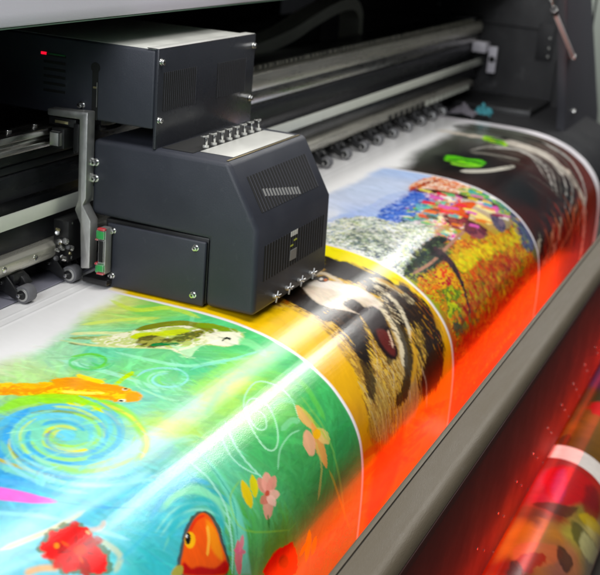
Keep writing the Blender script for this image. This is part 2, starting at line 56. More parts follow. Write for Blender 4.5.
(-1,1.6155,[1.0687,0.7064,1.0638,0.7117,1.0581,0.7192,1.0527,0.7278,1.0487,0.7361,1.0466,0.7437,1.0459,0.7512,1.0461,0.7587,1.0476,0.7662,1.0508,0.7738,1.0553,0.7814,1.0606,0.7889,1.0661,0.7963,1.0733,0.8038,1.0825,0.8112,1.0916,0.8174,1.0987,0.8212,1.0992,0.8209,1.0944,0.8155,1.0864,0.8086,1.0772,0.8012,1.0707,0.7934,1.0651,0.7861,1.0598,0.7786,1.0554,0.7711,1.0524,0.7638,1.0509,0.7565,1.0507,0.7493,1.0514,0.7421,1.0536,0.7347,1.0574,0.7269,1.0625,0.7188,1.0669,0.7115,1.0692,0.7064],(132,150,74),0.9,0.00108,0,60),
(-1,1.6155,[1.0327,0.7091,1.03,0.7182,1.0294,0.7295,1.0297,0.7417,1.0318,0.7519,1.0338,0.7607,1.0361,0.7693,1.039,0.7778,1.0432,0.7866,1.0497,0.7965,1.0594,0.8066,1.0698,0.8152,1.0788,0.82,1.0795,0.8196,1.0745,0.8121,1.0647,0.8031,1.0559,0.7927,1.0494,0.7829,1.0453,0.7743,1.0424,0.766,1.0402,0.7575,1.0381,0.7487,1.0363,0.7383,1.0363,0.726,1.0361,0.7151,1.0335,0.7086],(184,172,72),0.9,0.00135,0,60),
(-1,1.6155,[1.021,0.7179,1.0165,0.7304,1.0164,0.7449,1.019,0.7594,1.0225,0.7725,1.0268,0.7833,1.0319,0.7934,1.0385,0.803,1.0482,0.8119,1.0614,0.8219,1.0774,0.8324,1.093,0.8415,1.1071,0.8457,1.1081,0.8449,1.1009,0.8357,1.0862,0.8258,1.0703,0.8154,1.0572,0.8057,1.0487,0.7966,1.0426,0.7871,1.0377,0.7772,1.0335,0.7666,1.0301,0.7539,1.0276,0.7394,1.027,0.7251,1.0225,0.7172],(140,212,188),0.8,0.0027,0,60),
(-1,1.6155,[1.1436,0.7312,1.1438,0.7271,1.1423,0.7225,1.1372,0.7202,1.1307,0.7195,1.1228,0.7217,1.115,0.7254,1.1076,0.7303,1.1013,0.736,1.0976,0.7416,1.0963,0.7466,1.0963,0.7515,1.0972,0.7563,1.0992,0.7613,1.1021,0.7666,1.1061,0.7718,1.1113,0.7762,1.1186,0.7797,1.1276,0.7825,1.1379,0.7828,1.1458,0.7822,1.147,0.7812,1.1433,0.7775,1.1369,0.7735,1.1284,0.7709,1.1219,0.7679,1.1175,0.7641,1.1139,0.7595,1.1112,0.7546,1.1095,0.7501,1.1087,0.7461,1.1087,0.7424,1.1096,0.7392,1.1111,0.737,1.1131,0.7352,1.1167,0.7329,1.1206,0.731,1.1232,0.7302,1.1262,0.7307,1.1302,0.7326,1.1365,0.733,1.1421,0.7323],(164,220,112),0.9,0.00202,0,60),
(-1,1.6155,[1.1324,0.7268,1.1307,0.7251,1.1262,0.7256,1.1207,0.7269,1.115,0.7293,1.1099,0.7328,1.1054,0.7368,1.1018,0.7411,1.1001,0.7454,1.1004,0.7496,1.1021,0.7539,1.1044,0.7574,1.1083,0.7586,1.1091,0.7581,1.1104,0.7541,1.1089,0.7501,1.1074,0.7462,1.1071,0.743,1.1081,0.7407,1.1104,0.7379,1.1133,0.7354,1.1158,0.7336,1.1187,0.7324,1.123,0.7314,1.1275,0.7304,1.132,0.7275],(184,120,56),0.95,0.00108,0,60),
(-1,1.6155,[1.0993,0.7501,1.0971,0.7558,1.099,0.7613,1.1015,0.7673,1.1044,0.7727,1.1084,0.7774,1.1132,0.7819,1.1177,0.7858,1.124,0.7862,1.1249,0.7855,1.1251,0.7806,1.1207,0.7768,1.116,0.7724,1.1123,0.768,1.1095,0.7629,1.1071,0.757,1.1052,0.7515,1.1002,0.7496],(236,232,52),1,0.00135,0,60),
(-1,1.6155,[1.097,0.7694,1.0951,0.7736,1.0974,0.7768,1.0999,0.7803,1.1025,0.7831,1.1051,0.7852,1.1078,0.7869,1.1102,0.7881,1.1148,0.7865,1.1156,0.7859,1.117,0.7825,1.1147,0.7813,1.1122,0.7799,1.1099,0.7781,1.1076,0.7754,1.1051,0.7721,1.1029,0.7689,1.0979,0.7688],(230,234,48),1,0.00135,0,60),
(-1,1.6155,[1.1493,0.7063,1.15,0.7099,1.1539,0.7126,1.1584,0.7155,1.162,0.7187,1.1648,0.7224,1.1672,0.7266,1.1688,0.7311,1.1692,0.7355,1.1676,0.7404,1.1654,0.7456,1.1631,0.7504,1.1637,0.7535,1.1644,0.7534,1.1686,0.7497,1.1717,0.7445,1.1745,0.7385,1.1765,0.7325,1.1761,0.7272,1.1744,0.7223,1.1718,0.7178,1.1688,0.7139,1.1649,0.7104,1.1602,0.7074,1.1554,0.7054,1.1501,0.7057],(176,224,128),0.8,0.00135,0,60),
(-1,1.6155,[1.0937,0.7216,1.0868,0.7275,1.0803,0.7359,1.0749,0.7449,1.0724,0.7532,1.0726,0.7607,1.0744,0.768,1.0775,0.775,1.0818,0.7812,1.0882,0.7868,1.0964,0.7919,1.1046,0.7958,1.1126,0.7967,1.1134,0.7961,1.1106,0.791,1.1031,0.7865,1.0952,0.7816,1.0892,0.7763,1.0852,0.7705,1.0822,0.7639,1.0805,0.7571,1.0803,0.7505,1.0825,0.7436,1.0876,0.7353,1.0931,0.7272,1.0946,0.7216],(160,220,120),0.8,0.00202,0,60),
(-1,1.6155,[1.1738,0.8009,1.1668,0.801,1.1583,0.804,1.1492,0.8069,1.1405,0.8085,1.1313,0.8086,1.1211,0.8078,1.1107,0.8061,1.1009,0.8037,1.0909,0.7995,1.0815,0.7935,1.0728,0.7881,1.0638,0.7866,1.0628,0.7873,1.0654,0.7938,1.0731,0.8,1.0838,0.8057,1.0946,0.8099,1.1053,0.8126,1.1163,0.8145,1.1274,0.8154,1.1382,0.8153,1.1493,0.8133,1.16,0.8099,1.1688,0.8061,1.174,0.8016],(168,228,184),0.6,0.0027,0,60),
(-1,1.6155,[1.1162,0.7397,1.1203,0.7396,1.1226,0.7386,1.124,0.7382,1.1263,0.7379,1.1288,0.738,1.1313,0.7386,1.1336,0.7398,1.1356,0.7412,1.1373,0.743,1.1384,0.7449,1.1397,0.7469,1.1442,0.747,1.1456,0.7464,1.1496,0.7423,1.1497,0.7388,1.1486,0.7359,1.1468,0.7334,1.1443,0.7313,1.1412,0.7297,1.1375,0.7288,1.1332,0.7286,1.1283,0.7294,1.1225,0.7314,1.1173,0.735,1.1157,0.7391],(216,220,88),0.7,0.00189,0,60),
(-1,1.6155,[1.112,0.7368,1.1172,0.7346,1.1223,0.7318,1.127,0.7307,1.132,0.7306,1.1368,0.7318,1.1408,0.7341,1.1438,0.7374,1.1459,0.7412,1.1471,0.745,1.1472,0.7487,1.1461,0.7524,1.1466,0.7552,1.1472,0.7551,1.1511,0.7515,1.1532,0.7468,1.1531,0.7423,1.1521,0.7377,1.15,0.7333,1.1466,0.7297,1.142,0.7271,1.1365,0.7257,1.1301,0.7259,1.123,0.7277,1.1158,0.732,1.1117,0.7365],(96,180,176),0.7,0.00189,0,60),
(-1,1.6155,[1.1113,0.7306,1.1164,0.7292,1.1221,0.7268,1.1272,0.7258,1.1325,0.7259,1.1375,0.727,1.1418,0.7291,1.1453,0.7321,1.1479,0.7357,1.1494,0.7398,1.1505,0.7437,1.1506,0.7478,1.1523,0.7505,1.153,0.7503,1.1559,0.7459,1.1565,0.741,1.1558,0.7363,1.1542,0.7318,1.1514,0.7279,1.1475,0.7246,1.1426,0.7223,1.1369,0.721,1.1306,0.721,1.1236,0.7223,1.1162,0.7259,1.1112,0.7302],(216,220,88),0.7,0.00189,0,60),
(-1,1.6155,[1.0989,0.7587,1.1025,0.7541,1.1032,0.7501,1.1039,0.7472,1.1049,0.7445,1.1062,0.742,1.1077,0.7399,1.1096,0.738,1.1114,0.7365,1.1132,0.7353,1.115,0.7344,1.1177,0.733,1.1214,0.7292,1.1218,0.7283,1.12,0.7261,1.1157,0.7273,1.1113,0.7297,1.1071,0.7324,1.1033,0.7357,1.0998,0.7392,1.0973,0.7426,1.0955,0.7461,1.0942,0.7498,1.0934,0.7536,1.0938,0.7575,1.0977,0.7591],(92,172,224),0.7,0.00189,0,60),
(-1,1.6155,[1.1333,0.7105,1.1368,0.7139,1.1433,0.716,1.1484,0.7189,1.1528,0.7226,1.1561,0.727,1.1583,0.7318,1.1595,0.737,1.1599,0.742,1.1598,0.7466,1.1589,0.7509,1.1571,0.7551,1.1577,0.7583,1.1585,0.7582,1.1636,0.7544,1.1667,0.7491,1.1679,0.7439,1.1683,0.7384,1.1682,0.7326,1.1669,0.7269,1.1645,0.7216,1.1609,0.7168,1.1561,0.7128,1.1504,0.7097,1.1425,0.7082,1.134,0.7097],(72,160,220),0.7,0.00189,0,60),
(-1,1.6155,[1.1496,0.7062,1.1524,0.7134,1.1593,0.7196,1.1636,0.7264,1.166,0.7339,1.1667,0.7416,1.1666,0.7486,1.1648,0.755,1.1618,0.7605,1.158,0.7647,1.1541,0.7676,1.1483,0.7703,1.1421,0.7746,1.1419,0.7754,1.1479,0.7762,1.157,0.7729,1.1651,0.7672,1.1712,0.7604,1.1754,0.7529,1.1776,0.745,1.1784,0.7365,1.1779,0.7277,1.1752,0.7193,1.1704,0.7118,1.1617,0.7061,1.1508,0.7052],(120,200,224),0.7,0.00189,0,60),
(-1,1.6155,[1.1462,0.7911,1.1413,0.7894,1.134,0.7887,1.1278,0.7874,1.1221,0.7853,1.1168,0.7827,1.1122,0.7796,1.1083,0.776,1.105,0.7721,1.1026,0.768,1.1009,0.7638,1.0996,0.7592,1.097,0.7564,1.0963,0.7567,1.0944,0.7616,1.095,0.7667,1.0968,0.7713,1.0994,0.7756,1.1028,0.7797,1.1069,0.7834,1.1118,0.7867,1.1173,0.7895,1.1234,0.7917,1.1301,0.7931,1.1383,0.7934,1.1458,0.7917],(92,172,224),0.7,0.00189,0,60),
(-1,1.6155,[1.1869,0.722,1.1834,0.7315,1.1827,0.7411,1.1819,0.7484,1.1798,0.7553,1.1766,0.7614,1.1726,0.7666,1.168,0.7709,1.163,0.7743,1.1576,0.7768,1.152,0.7785,1.1449,0.7797,1.1375,0.7824,1.1371,0.7831,1.1416,0.7853,1.1498,0.7847,1.1579,0.7822,1.1658,0.7785,1.1732,0.7736,1.1797,0.7676,1.1849,0.7608,1.1888,0.7535,1.1913,0.7456,1.1927,0.7371,1.1924,0.7273,1.1881,0.7214],(160,220,96),0.7,0.00189,0,60),
(-1,1.6155,[1.1054,0.6994,1.1158,0.6983,1.1297,0.6957,1.1415,0.6965,1.1526,0.6997,1.162,0.7052,1.1694,0.7126,1.1743,0.7215,1.1767,0.7312,1.1767,0.741,1.176,0.7497,1.1726,0.7583,1.1715,0.7647,1.1725,0.7646,1.1797,0.7573,1.1845,0.7474,1.1858,0.7373,1.186,0.7265,1.1834,0.7161,1.1782,0.7067,1.1703,0.6988,1.1602,0.6929,1.1482,0.6895,1.1346,0.6888,1.1187,0.6925,1.1057,0.6986],(120,200,224),0.7,0.00189,0,60),
(-1,1.6155,[1.0822,0.7128,1.091,0.7096,1.0999,0.7044,1.1076,0.7012,1.1159,0.699,1.1244,0.698,1.1328,0.6982,1.1407,0.6998,1.1479,0.7024,1.1542,0.7062,1.1594,0.7108,1.1644,0.7166,1.1722,0.7189,1.1738,0.7179,1.1758,0.7093,1.1719,0.7021,1.166,0.697,1.159,0.6928,1.1509,0.6898,1.1419,0.6882,1.132,0.6879,1.1216,0.6892,1.1108,0.6922,1.0995,0.697,1.0883,0.7045,1.0818,0.7122],(120,200,224),0.7,0.00189,0,60),
(-1,1.6155,[1.1857,0.6898,1.1883,0.6993,1.1935,0.7098,1.1959,0.7198,1.1964,0.73,1.1951,0.7401,1.1937,0.7489,1.1907,0.7571,1.1864,0.7644,1.1812,0.7707,1.1753,0.7758,1.1677,0.7803,1.1615,0.7847,1.1616,0.7851,1.1691,0.7831,1.1784,0.7781,1.1859,0.7717,1.1922,0.7643,1.197,0.756,1.2003,0.7471,1.2022,0.7374,1.2037,0.7267,1.2032,0.716,1.2007,0.7056,1.1945,0.6953,1.1866,0.6892],(200,228,80),0.7,0.00189,0,60),
(-1,1.6155,[1.1699,0.8084,1.1568,0.8091,1.1403,0.81,1.1256,0.808,1.1115,0.8041,1.0994,0.798,1.0901,0.7901,1.083,0.781,1.0783,0.7712,1.0761,0.7611,1.0762,0.7512,1.0792,0.7409,1.082,0.7326,1.0814,0.7327,1.075,0.7419,1.0714,0.7528,1.0713,0.7632,1.0735,0.7737,1.0784,0.7838,1.0856,0.7931,1.0952,0.8012,1.1083,0.8071,1.1228,0.8113,1.1384,0.8134,1.1559,0.8121,1.1698,0.8088],(120,200,224),0.7,0.00189,0,60),
(-1,1.6155,[1.2204,0.7427,1.2125,0.7549,1.2067,0.768,1.1999,0.7774,1.1917,0.7853,1.1827,0.7915,1.173,0.7961,1.1626,0.7991,1.1519,0.8006,1.1411,0.8005,1.1309,0.7989,1.1199,0.7955,1.1087,0.7947,1.1077,0.7956,1.1126,0.802,1.1242,0.8062,1.1363,0.8079,1.1487,0.808,1.1614,0.8064,1.174,0.8029,1.1868,0.7968,1.1992,0.7885,1.2098,0.7783,1.2184,0.7665,1.2234,0.7524,1.222,0.7423],(92,172,224),0.7,0.00189,0,60),
(-1,1.6155,[1.0783,0.8069,1.0676,0.7925,1.057,0.7741,1.0544,0.7562,1.0569,0.7385,1.0668,0.7209,1.0802,0.7059,1.0963,0.6946,1.1141,0.6871,1.1326,0.6843,1.1504,0.686,1.1666,0.6939,1.1801,0.7009,1.1807,0.7004,1.171,0.6904,1.1547,0.6818,1.1359,0.6801,1.1159,0.6832,1.0959,0.6916,1.0776,0.7045,1.0629,0.7211,1.0524,0.7398,1.05,0.758,1.0527,0.7763,1.0639,0.7948,1.0779,0.8072],(148,220,200),0.7,0.00189,0,60),
(-1,1.6155,[1.2026,0.8067,1.1901,0.811,1.1748,0.8162,1.1603,0.8182,1.1454,0.8183,1.1307,0.8163,1.1167,0.8127,1.1038,0.8076,1.0924,0.8012,1.0843,0.7931,1.0781,0.7843,1.0739,0.7739,1.0699,0.7662,1.0694,0.7665,1.0699,0.7759,1.0737,0.7868,1.0799,0.7959,1.0888,0.8039,1.1005,0.8104,1.1137,0.8157,1.1281,0.8194,1.1433,0.8214,1.1591,0.8214,1.1749,0.8193,1.1912,0.8134,1.2028,0.807],(160,220,96),0.7,0.00189,0,60),
(-1,1.6155,[1.2342,0.6994,1.2324,0.7137,1.2313,0.7305,1.2283,0.7443,1.2246,0.7566,1.219,0.7678,1.2117,0.7777,1.2031,0.7862,1.1936,0.7931,1.1834,0.7984,1.1731,0.8021,1.1613,0.8043,1.1514,0.8065,1.1512,0.8069,1.1606,0.8072,1.1732,0.8052,1.1843,0.8013,1.1959,0.7953,1.2067,0.7874,1.2162,0.7781,1.2242,0.7673,1.2302,0.7554,1.234,0.7425,1.2376,0.7279,1.238,0.7111,1.235,0.699],(104,184,216),0.7,0.00189,0,60),
(-1,1.6155,[1.1957,0.8239,1.1807,0.8245,1.1619,0.8268,1.1451,0.826,1.1284,0.8232,1.1126,0.8184,1.0982,0.812,1.0855,0.8043,1.0761,0.7949,1.0699,0.7844,1.0659,0.7735,1.0642,0.7615,1.0604,0.7533,1.0592,0.7538,1.0552,0.7652,1.0559,0.7783,1.0601,0.7898,1.0666,0.8008,1.0776,0.81,1.0907,0.8181,1.1058,0.8248,1.1224,0.83,1.1402,0.833,1.1591,0.8339,1.1798,0.8307,1.1957,0.8247],(140,216,160),0.7,0.00189,0,60),
(-1,1.6155,[1.0508,0.8071,1.0469,0.798,1.0428,0.7866,1.0408,0.7765,1.0402,0.7665,1.041,0.7567,1.043,0.7474,1.0465,0.7384,1.0521,0.7293,1.0586,0.7211,1.0656,0.7139,1.0743,0.7069,1.0812,0.7009,1.081,0.7006,1.0729,0.705,1.0631,0.7125,1.0552,0.7206,1.0482,0.7295,1.0423,0.7391,1.0387,0.7485,1.0366,0.7582,1.0358,0.7682,1.0365,0.7784,1.0385,0.7888,1.0432,0.8,1.0504,0.8073],(216,220,88),0.7,0.00189,0,60),
(-1,1.6155,[1.1198,0.7696,1.1189,0.7651,1.1155,0.7613,1.1133,0.7577,1.112,0.7539,1.1117,0.75,1.1122,0.7464,1.1134,0.7432,1.1151,0.7406,1.1173,0.7386,1.1194,0.7371,1.1228,0.7356,1.127,0.7324,1.1273,0.7317,1.1245,0.7305,1.119,0.7323,1.1136,0.7359,1.1092,0.74,1.1064,0.7442,1.1048,0.7485,1.1041,0.7529,1.1045,0.7574,1.106,0.7617,1.1085,0.7658,1.1129,0.7693,1.119,0.7701],(160,220,96),0.7,0.00189,0,60),
(-1,1.6155,[1.1579,0.7722,1.1507,0.7735,1.1425,0.7759,1.135,0.7762,1.1274,0.7751,1.1206,0.7724,1.1148,0.7685,1.1104,0.7637,1.1075,0.7583,1.1064,0.7526,1.1067,0.7472,1.1086,0.7419,1.109,0.7376,1.1082,0.7377,1.1026,0.7428,1.0995,0.7493,1.0991,0.7557,1.1004,0.762,1.1036,0.7679,1.1083,0.7731,1.1146,0.7773,1.1221,0.7803,1.1308,0.7817,1.1404,0.7813,1.1507,0.7777,1.158,0.7727],(148,220,200),0.7,0.00189,0,60),
(-1,1.6155,[1.128,0.7904,1.1227,0.7867,1.1148,0.7832,1.1087,0.7792,1.1037,0.7743,1.0998,0.7689,1.0972,0.7632,1.0959,0.7574,1.0958,0.7516,1.0969,0.7461,1.0988,0.7412,1.1026,0.7361,1.1049,0.7317,1.1044,0.7316,1.0986,0.7357,1.0936,0.7417,1.0912,0.7476,1.0901,0.7537,1.0902,0.7599,1.0916,0.7661,1.0943,0.7721,1.0983,0.7778,1.1036,0.7828,1.11,0.7872,1.1188,0.7903,1.1275,0.7909],(200,228,80),0.7,0.00189,0,60),
(-1,1.6155,[1.1935,0.7504,1.1847,0.7628,1.1762,0.7757,1.1662,0.7831,1.1544,0.7881,1.1414,0.79,1.1281,0.789,1.1161,0.785,1.106,0.7786,1.0987,0.7703,1.0943,0.761,1.0934,0.7505,1.0913,0.7429,1.0903,0.7433,1.086,0.7533,1.0861,0.765,1.0908,0.775,1.0985,0.7839,1.1093,0.7907,1.1224,0.7952,1.1373,0.7963,1.1533,0.7939,1.1691,0.7872,1.1834,0.7767,1.1924,0.7619,1.1946,0.7502],(92,172,224),0.7,0.00189,0,60),
(-1,1.6155,[1.0893,0.7959,1.0869,0.7866,1.081,0.7772,1.0777,0.7685,1.076,0.7596,1.0762,0.751,1.078,0.7428,1.082,0.7348,1.0873,0.7277,1.0933,0.7218,1.0995,0.7173,1.1076,0.7131,1.1157,0.7073,1.116,0.7063,1.1086,0.7065,1.0977,0.7113,1.0879,0.7186,1.0796,0.7268,1.0727,0.7359,1.0684,0.7452,1.0664,0.7544,1.0662,0.7638,1.0679,0.7733,1.0716,0.7826,1.0788,0.7917,1.0882,0.7966],(72,160,220),0.7,0.00189,0,60),
(-1,1.6155,[1.1378,0.8167,1.1194,0.8111,1.0967,0.8038,1.0818,0.7922,1.0718,0.7779,1.067,0.7623,1.067,0.7464,1.0732,0.7309,1.0838,0.7169,1.097,0.7063,1.1118,0.699,1.1296,0.6962,1.1457,0.6941,1.1462,0.6935,1.1328,0.6917,1.1137,0.6943,1.0956,0.7032,1.0798,0.7159,1.0679,0.7318,1.0615,0.7483,1.0615,0.7648,1.0665,0.7809,1.0767,0.7955,1.0928,0.8072,1.1164,0.8143,1.1374,0.8171],(200,228,80),0.7,0.00189,0,60),
(-1,1.6155,[1.1882,0.8133,1.1727,0.8148,1.1536,0.8175,1.1362,0.8165,1.1189,0.8129,1.103,0.807,1.0894,0.7989,1.08,0.7886,1.0734,0.7771,1.0699,0.7652,1.0693,0.7534,1.0719,0.7411,1.0734,0.7313,1.0723,0.7316,1.0636,0.7432,1.0597,0.7568,1.0604,0.7696,1.0641,0.7822,1.0709,0.7941,1.0815,0.8046,1.0962,0.8128,1.1129,0.8192,1.1313,0.8231,1.1509,0.8242,1.1722,0.8205,1.1883,0.8141],(148,220,200),0.7,0.00189,0,60),
(-1,1.6155,[1.1599,0.8322,1.1503,0.829,1.1369,0.8268,1.1255,0.8238,1.1147,0.82,1.1047,0.8154,1.0956,0.8103,1.0875,0.8046,1.081,0.7983,1.0766,0.7912,1.0732,0.784,1.0706,0.776,1.0664,0.771,1.0654,0.7714,1.0636,0.7793,1.0654,0.788,1.0689,0.7955,1.0739,0.8027,1.0812,0.8089,1.0895,0.8148,1.0989,0.8202,1.1092,0.8249,1.1204,0.8289,1.1324,0.8321,1.1468,0.8338,1.1594,0.8329],(160,220,96),0.7,0.00189,0,60),
(-1,1.6155,[1.1237,0.8431,1.1154,0.8359,1.1024,0.8291,1.0918,0.8225,1.0822,0.8154,1.0738,0.808,1.0667,0.8002,1.0624,0.7914,1.0593,0.7827,1.0575,0.774,1.0568,0.7656,1.0569,0.7567,1.0541,0.7509,1.0529,0.7513,1.0481,0.7597,1.0468,0.7695,1.0476,0.7785,1.0495,0.7875,1.0527,0.7966,1.058,0.8052,1.0655,0.8131,1.0742,0.8208,1.084,0.8281,1.095,0.835,1.109,0.8413,1.1228,0.8438],(152,216,232),0.7,0.00189,0,60),
(-1,1.6155,[1.1361,0.8512,1.124,0.8441,1.107,0.8369,1.0932,0.8293,1.0807,0.8209,1.0698,0.8118,1.0605,0.8024,1.0548,0.7917,1.0511,0.7807,1.0492,0.7699,1.0488,0.7594,1.05,0.7484,1.0489,0.7407,1.0479,0.741,1.0426,0.7508,1.0403,0.7626,1.0407,0.7736,1.0428,0.7848,1.0466,0.7961,1.0533,0.8066,1.0628,0.8163,1.074,0.8256,1.0867,0.8342,1.1009,0.842,1.1189,0.8488,1.1354,0.8518],(104,180,224),0.7,0.00189,0,60),
(-1,1.6155,[1.0946,0.8461,1.0866,0.8372,1.0742,0.8278,1.0644,0.8192,1.0559,0.8103,1.0487,0.8013,1.0449,0.7912,1.0425,0.7811,1.0413,0.7712,1.0413,0.7617,1.0425,0.7526,1.0448,0.7432,1.0448,0.7362,1.0437,0.7365,1.0371,0.7451,1.0336,0.7553,1.0324,0.765,1.0324,0.775,1.0336,0.7852,1.0361,0.7956,1.041,0.8054,1.0483,0.8147,1.057,0.8239,1.067,0.8327,1.0804,0.8416,1.0938,0.8467],(152,216,232),0.7,0.00189,0,60),
(-1,1.6155,[1.0543,0.8336,1.0491,0.8241,1.0405,0.8136,1.0342,0.8044,1.0303,0.7946,1.0283,0.7845,1.0274,0.7746,1.0276,0.765,1.0288,0.7558,1.031,0.7471,1.0341,0.7388,1.0396,0.7297,1.0421,0.7227,1.0413,0.7227,1.0337,0.7301,1.0272,0.74,1.0239,0.7488,1.0217,0.758,1.0205,0.7676,1.0203,0.7775,1.0212,0.7877,1.0232,0.798,1.0279,0.8077,1.0344,0.8171,1.0437,0.8273,1.0536,0.834],(152,216,232),0.7,0.00189,0,60),
(-1,1.6155,[1.1944,0.8739,1.1772,0.8707,1.1551,0.8673,1.1364,0.8625,1.1194,0.8562,1.1036,0.8487,1.0892,0.8404,1.0764,0.8313,1.0651,0.8216,1.0554,0.8116,1.0475,0.8015,1.0431,0.789,1.0388,0.78,1.0382,0.7803,1.0385,0.7913,1.0428,0.8039,1.0509,0.8143,1.0607,0.8244,1.0721,0.8342,1.0851,0.8434,1.0996,0.8519,1.1156,0.8595,1.1332,0.8658,1.153,0.8707,1.1757,0.8738,1.1942,0.8743],(168,224,208),0.7,0.00189,0,60),
(-1,1.6155,[1.1426,0.7559,1.1355,0.7587,1.1279,0.7585,1.1218,0.7552,1.1188,0.7499,1.1197,0.7438,1.1245,0.7385,1.132,0.7353,1.1396,0.7354,1.1453,0.739,1.1482,0.7445,1.1473,0.7507],(122,204,222),1,0.00202,0,60),
(-1,1.6155,[1.331,0.6527,1.3333,0.649,1.3335,0.6462,1.3339,0.6442,1.3347,0.6425,1.3355,0.6413,1.3359,0.6409,1.336,0.6409,1.3367,0.6407,1.3381,0.6405,1.3396,0.6407,1.3417,0.6411,1.3457,0.64,1.3465,0.6394,1.3476,0.6366,1.3458,0.6354,1.3433,0.6352,1.3405,0.6355,1.3369,0.6367,1.3331,0.639,1.33,0.6418,1.328,0.6445,1.3268,0.6472,1.3262,0.6499,1.3269,0.6526,1.3301,0.6532],(144,224,160),0.7,0.00189,0,60),
(-1,1.6155,[1.3482,0.6306,1.3478,0.6346,1.3502,0.6375,1.3519,0.6403,1.3528,0.6434,1.3529,0.6466,1.3523,0.6495,1.3512,0.6521,1.3499,0.6539,1.349,0.6547,1.3488,0.6549,1.3468,0.6557,1.3428,0.6583,1.3422,0.659,1.3433,0.6607,1.3476,0.6597,1.3527,0.6567,1.3566,0.6532,1.3591,0.6496,1.3607,0.646,1.3614,0.6424,1.3613,0.6387,1.3603,0.6352,1.3585,0.632,1.3549,0.6296,1.3492,0.6299],(144,224,160),0.7,0.00189,0,60),
(-1,1.6155,[1.3347,0.6691,1.3329,0.6661,1.3292,0.6634,1.3266,0.6604,1.3247,0.657,1.3237,0.6533,1.3234,0.6496,1.3239,0.646,1.325,0.6426,1.3267,0.6398,1.3285,0.6376,1.3308,0.6358,1.3329,0.6336,1.3328,0.6334,1.3296,0.6344,1.3256,0.6373,1.3226,0.6407,1.3206,0.6443,1.3193,0.648,1.3188,0.6519,1.3191,0.6559,1.3202,0.6597,1.3222,0.6632,1.3249,0.6664,1.3292,0.6689,1.3342,0.6695],(88,192,128),0.7,0.00189,0,60),
(-1,1.6155,[1.3517,0.6727,1.3502,0.6711,1.3466,0.671,1.3434,0.6707,1.3403,0.67,1.3373,0.6689,1.3347,0.6675,1.3323,0.6658,1.3303,0.6639,1.3286,0.6617,1.3273,0.6595,1.326,0.657,1.3227,0.6564,1.3218,0.6569,1.3197,0.6607,1.3203,0.6638,1.3217,0.6662,1.3234,0.6685,1.3256,0.6705,1.3281,0.6724,1.3309,0.6739,1.3341,0.6751,1.3376,0.6759,1.3413,0.6762,1.346,0.6757,1.3511,0.6733],(116,208,96),0.7,0.00189,0,60),
(-1,1.6155,[1.3619,0.6752,1.3547,0.6769,1.3454,0.679,1.3372,0.6784,1.3295,0.6759,1.3232,0.6717,1.3183,0.6662,1.3152,0.6598,1.3139,0.653,1.3145,0.6462,1.3166,0.6399,1.3206,0.6342,1.3235,0.6299,1.3232,0.6299,1.3178,0.6346,1.313,0.6411,1.3107,0.648,1.3101,0.655,1.3114,0.6621,1.3145,0.6686,1.3195,0.6742,1.326,0.6785,1.3341,0.6811,1.3431,0.6817,1.3533,0.6792,1.3618,0.6755],(88,192,128),0.7,0.00189,0,60),
(-1,1.6155,[1.368,0.7755,1.3671,0.773,1.3641,0.7714,1.3615,0.7697,1.3594,0.7678,1.3579,0.7656,1.357,0.7635,1.3568,0.7615,1.3571,0.7599,1.3577,0.7588,1.3579,0.7585,1.3585,0.7581,1.3601,0.7562,1.3602,0.7557,1.3581,0.755,1.3544,0.7565,1.3517,0.759,1.3504,0.7614,1.3499,0.7639,1.3502,0.7663,1.3513,0.7688,1.353,0.7712,1.3553,0.7734,1.3582,0.7754,1.3623,0.7766,1.3674,0.776],(120,208,136),0.7,0.00189,0,60),
(-1,1.6155,[1.3482,0.7709,1.3498,0.7674,1.3492,0.7645,1.3489,0.7622,1.349,0.7601,1.3495,0.7583,1.3502,0.7568,1.3511,0.7558,1.3519,0.7551,1.3526,0.7547,1.3534,0.7544,1.3554,0.7539,1.3584,0.7519,1.3588,0.7514,1.3578,0.7498,1.3546,0.7501,1.3512,0.7514,1.348,0.7531,1.3455,0.7552,1.3436,0.7575,1.3424,0.7599,1.3418,0.7623,1.3416,0.7648,1.342,0.7675,1.3436,0.7703,1.3473,0.7713],(136,216,112),0.7,0.00189,0,60),
(-1,1.6155,[1.3389,0.7689,1.34,0.7635,1.3397,0.758,1.341,0.754,1.3431,0.7508,1.3458,0.7487,1.349,0.7473,1.3531,0.7465,1.3579,0.7465,1.363,0.7474,1.3679,0.749,1.373,0.7517,1.3784,0.7531,1.379,0.7527,1.3773,0.7489,1.3726,0.7457,1.3672,0.7439,1.3614,0.7429,1.3555,0.743,1.3494,0.7442,1.3435,0.7469,1.3388,0.7506,1.3358,0.755,1.3343,0.7598,1.3352,0.7654,1.3383,0.7691],(156,224,216),0.7,0.00189,0,60),
(-1,1.6155,[1.3361,0.7775,1.3345,0.77,1.3317,0.7617,1.332,0.755,1.3344,0.7493,1.3382,0.7451,1.343,0.7423,1.3493,0.7408,1.3566,0.7406,1.3643,0.742,1.3716,0.7447,1.3787,0.7491,1.3855,0.7522,1.386,0.7519,1.3829,0.7466,1.3761,0.7417,1.3685,0.7387,1.3604,0.737,1.3517,0.7373,1.3428,0.7397,1.3352,0.7441,1.3299,0.7498,1.3272,0.7564,1.3268,0.7637,1.3303,0.772,1.3356,0.7778],(176,236,200),0.7,0.00189,0,60),
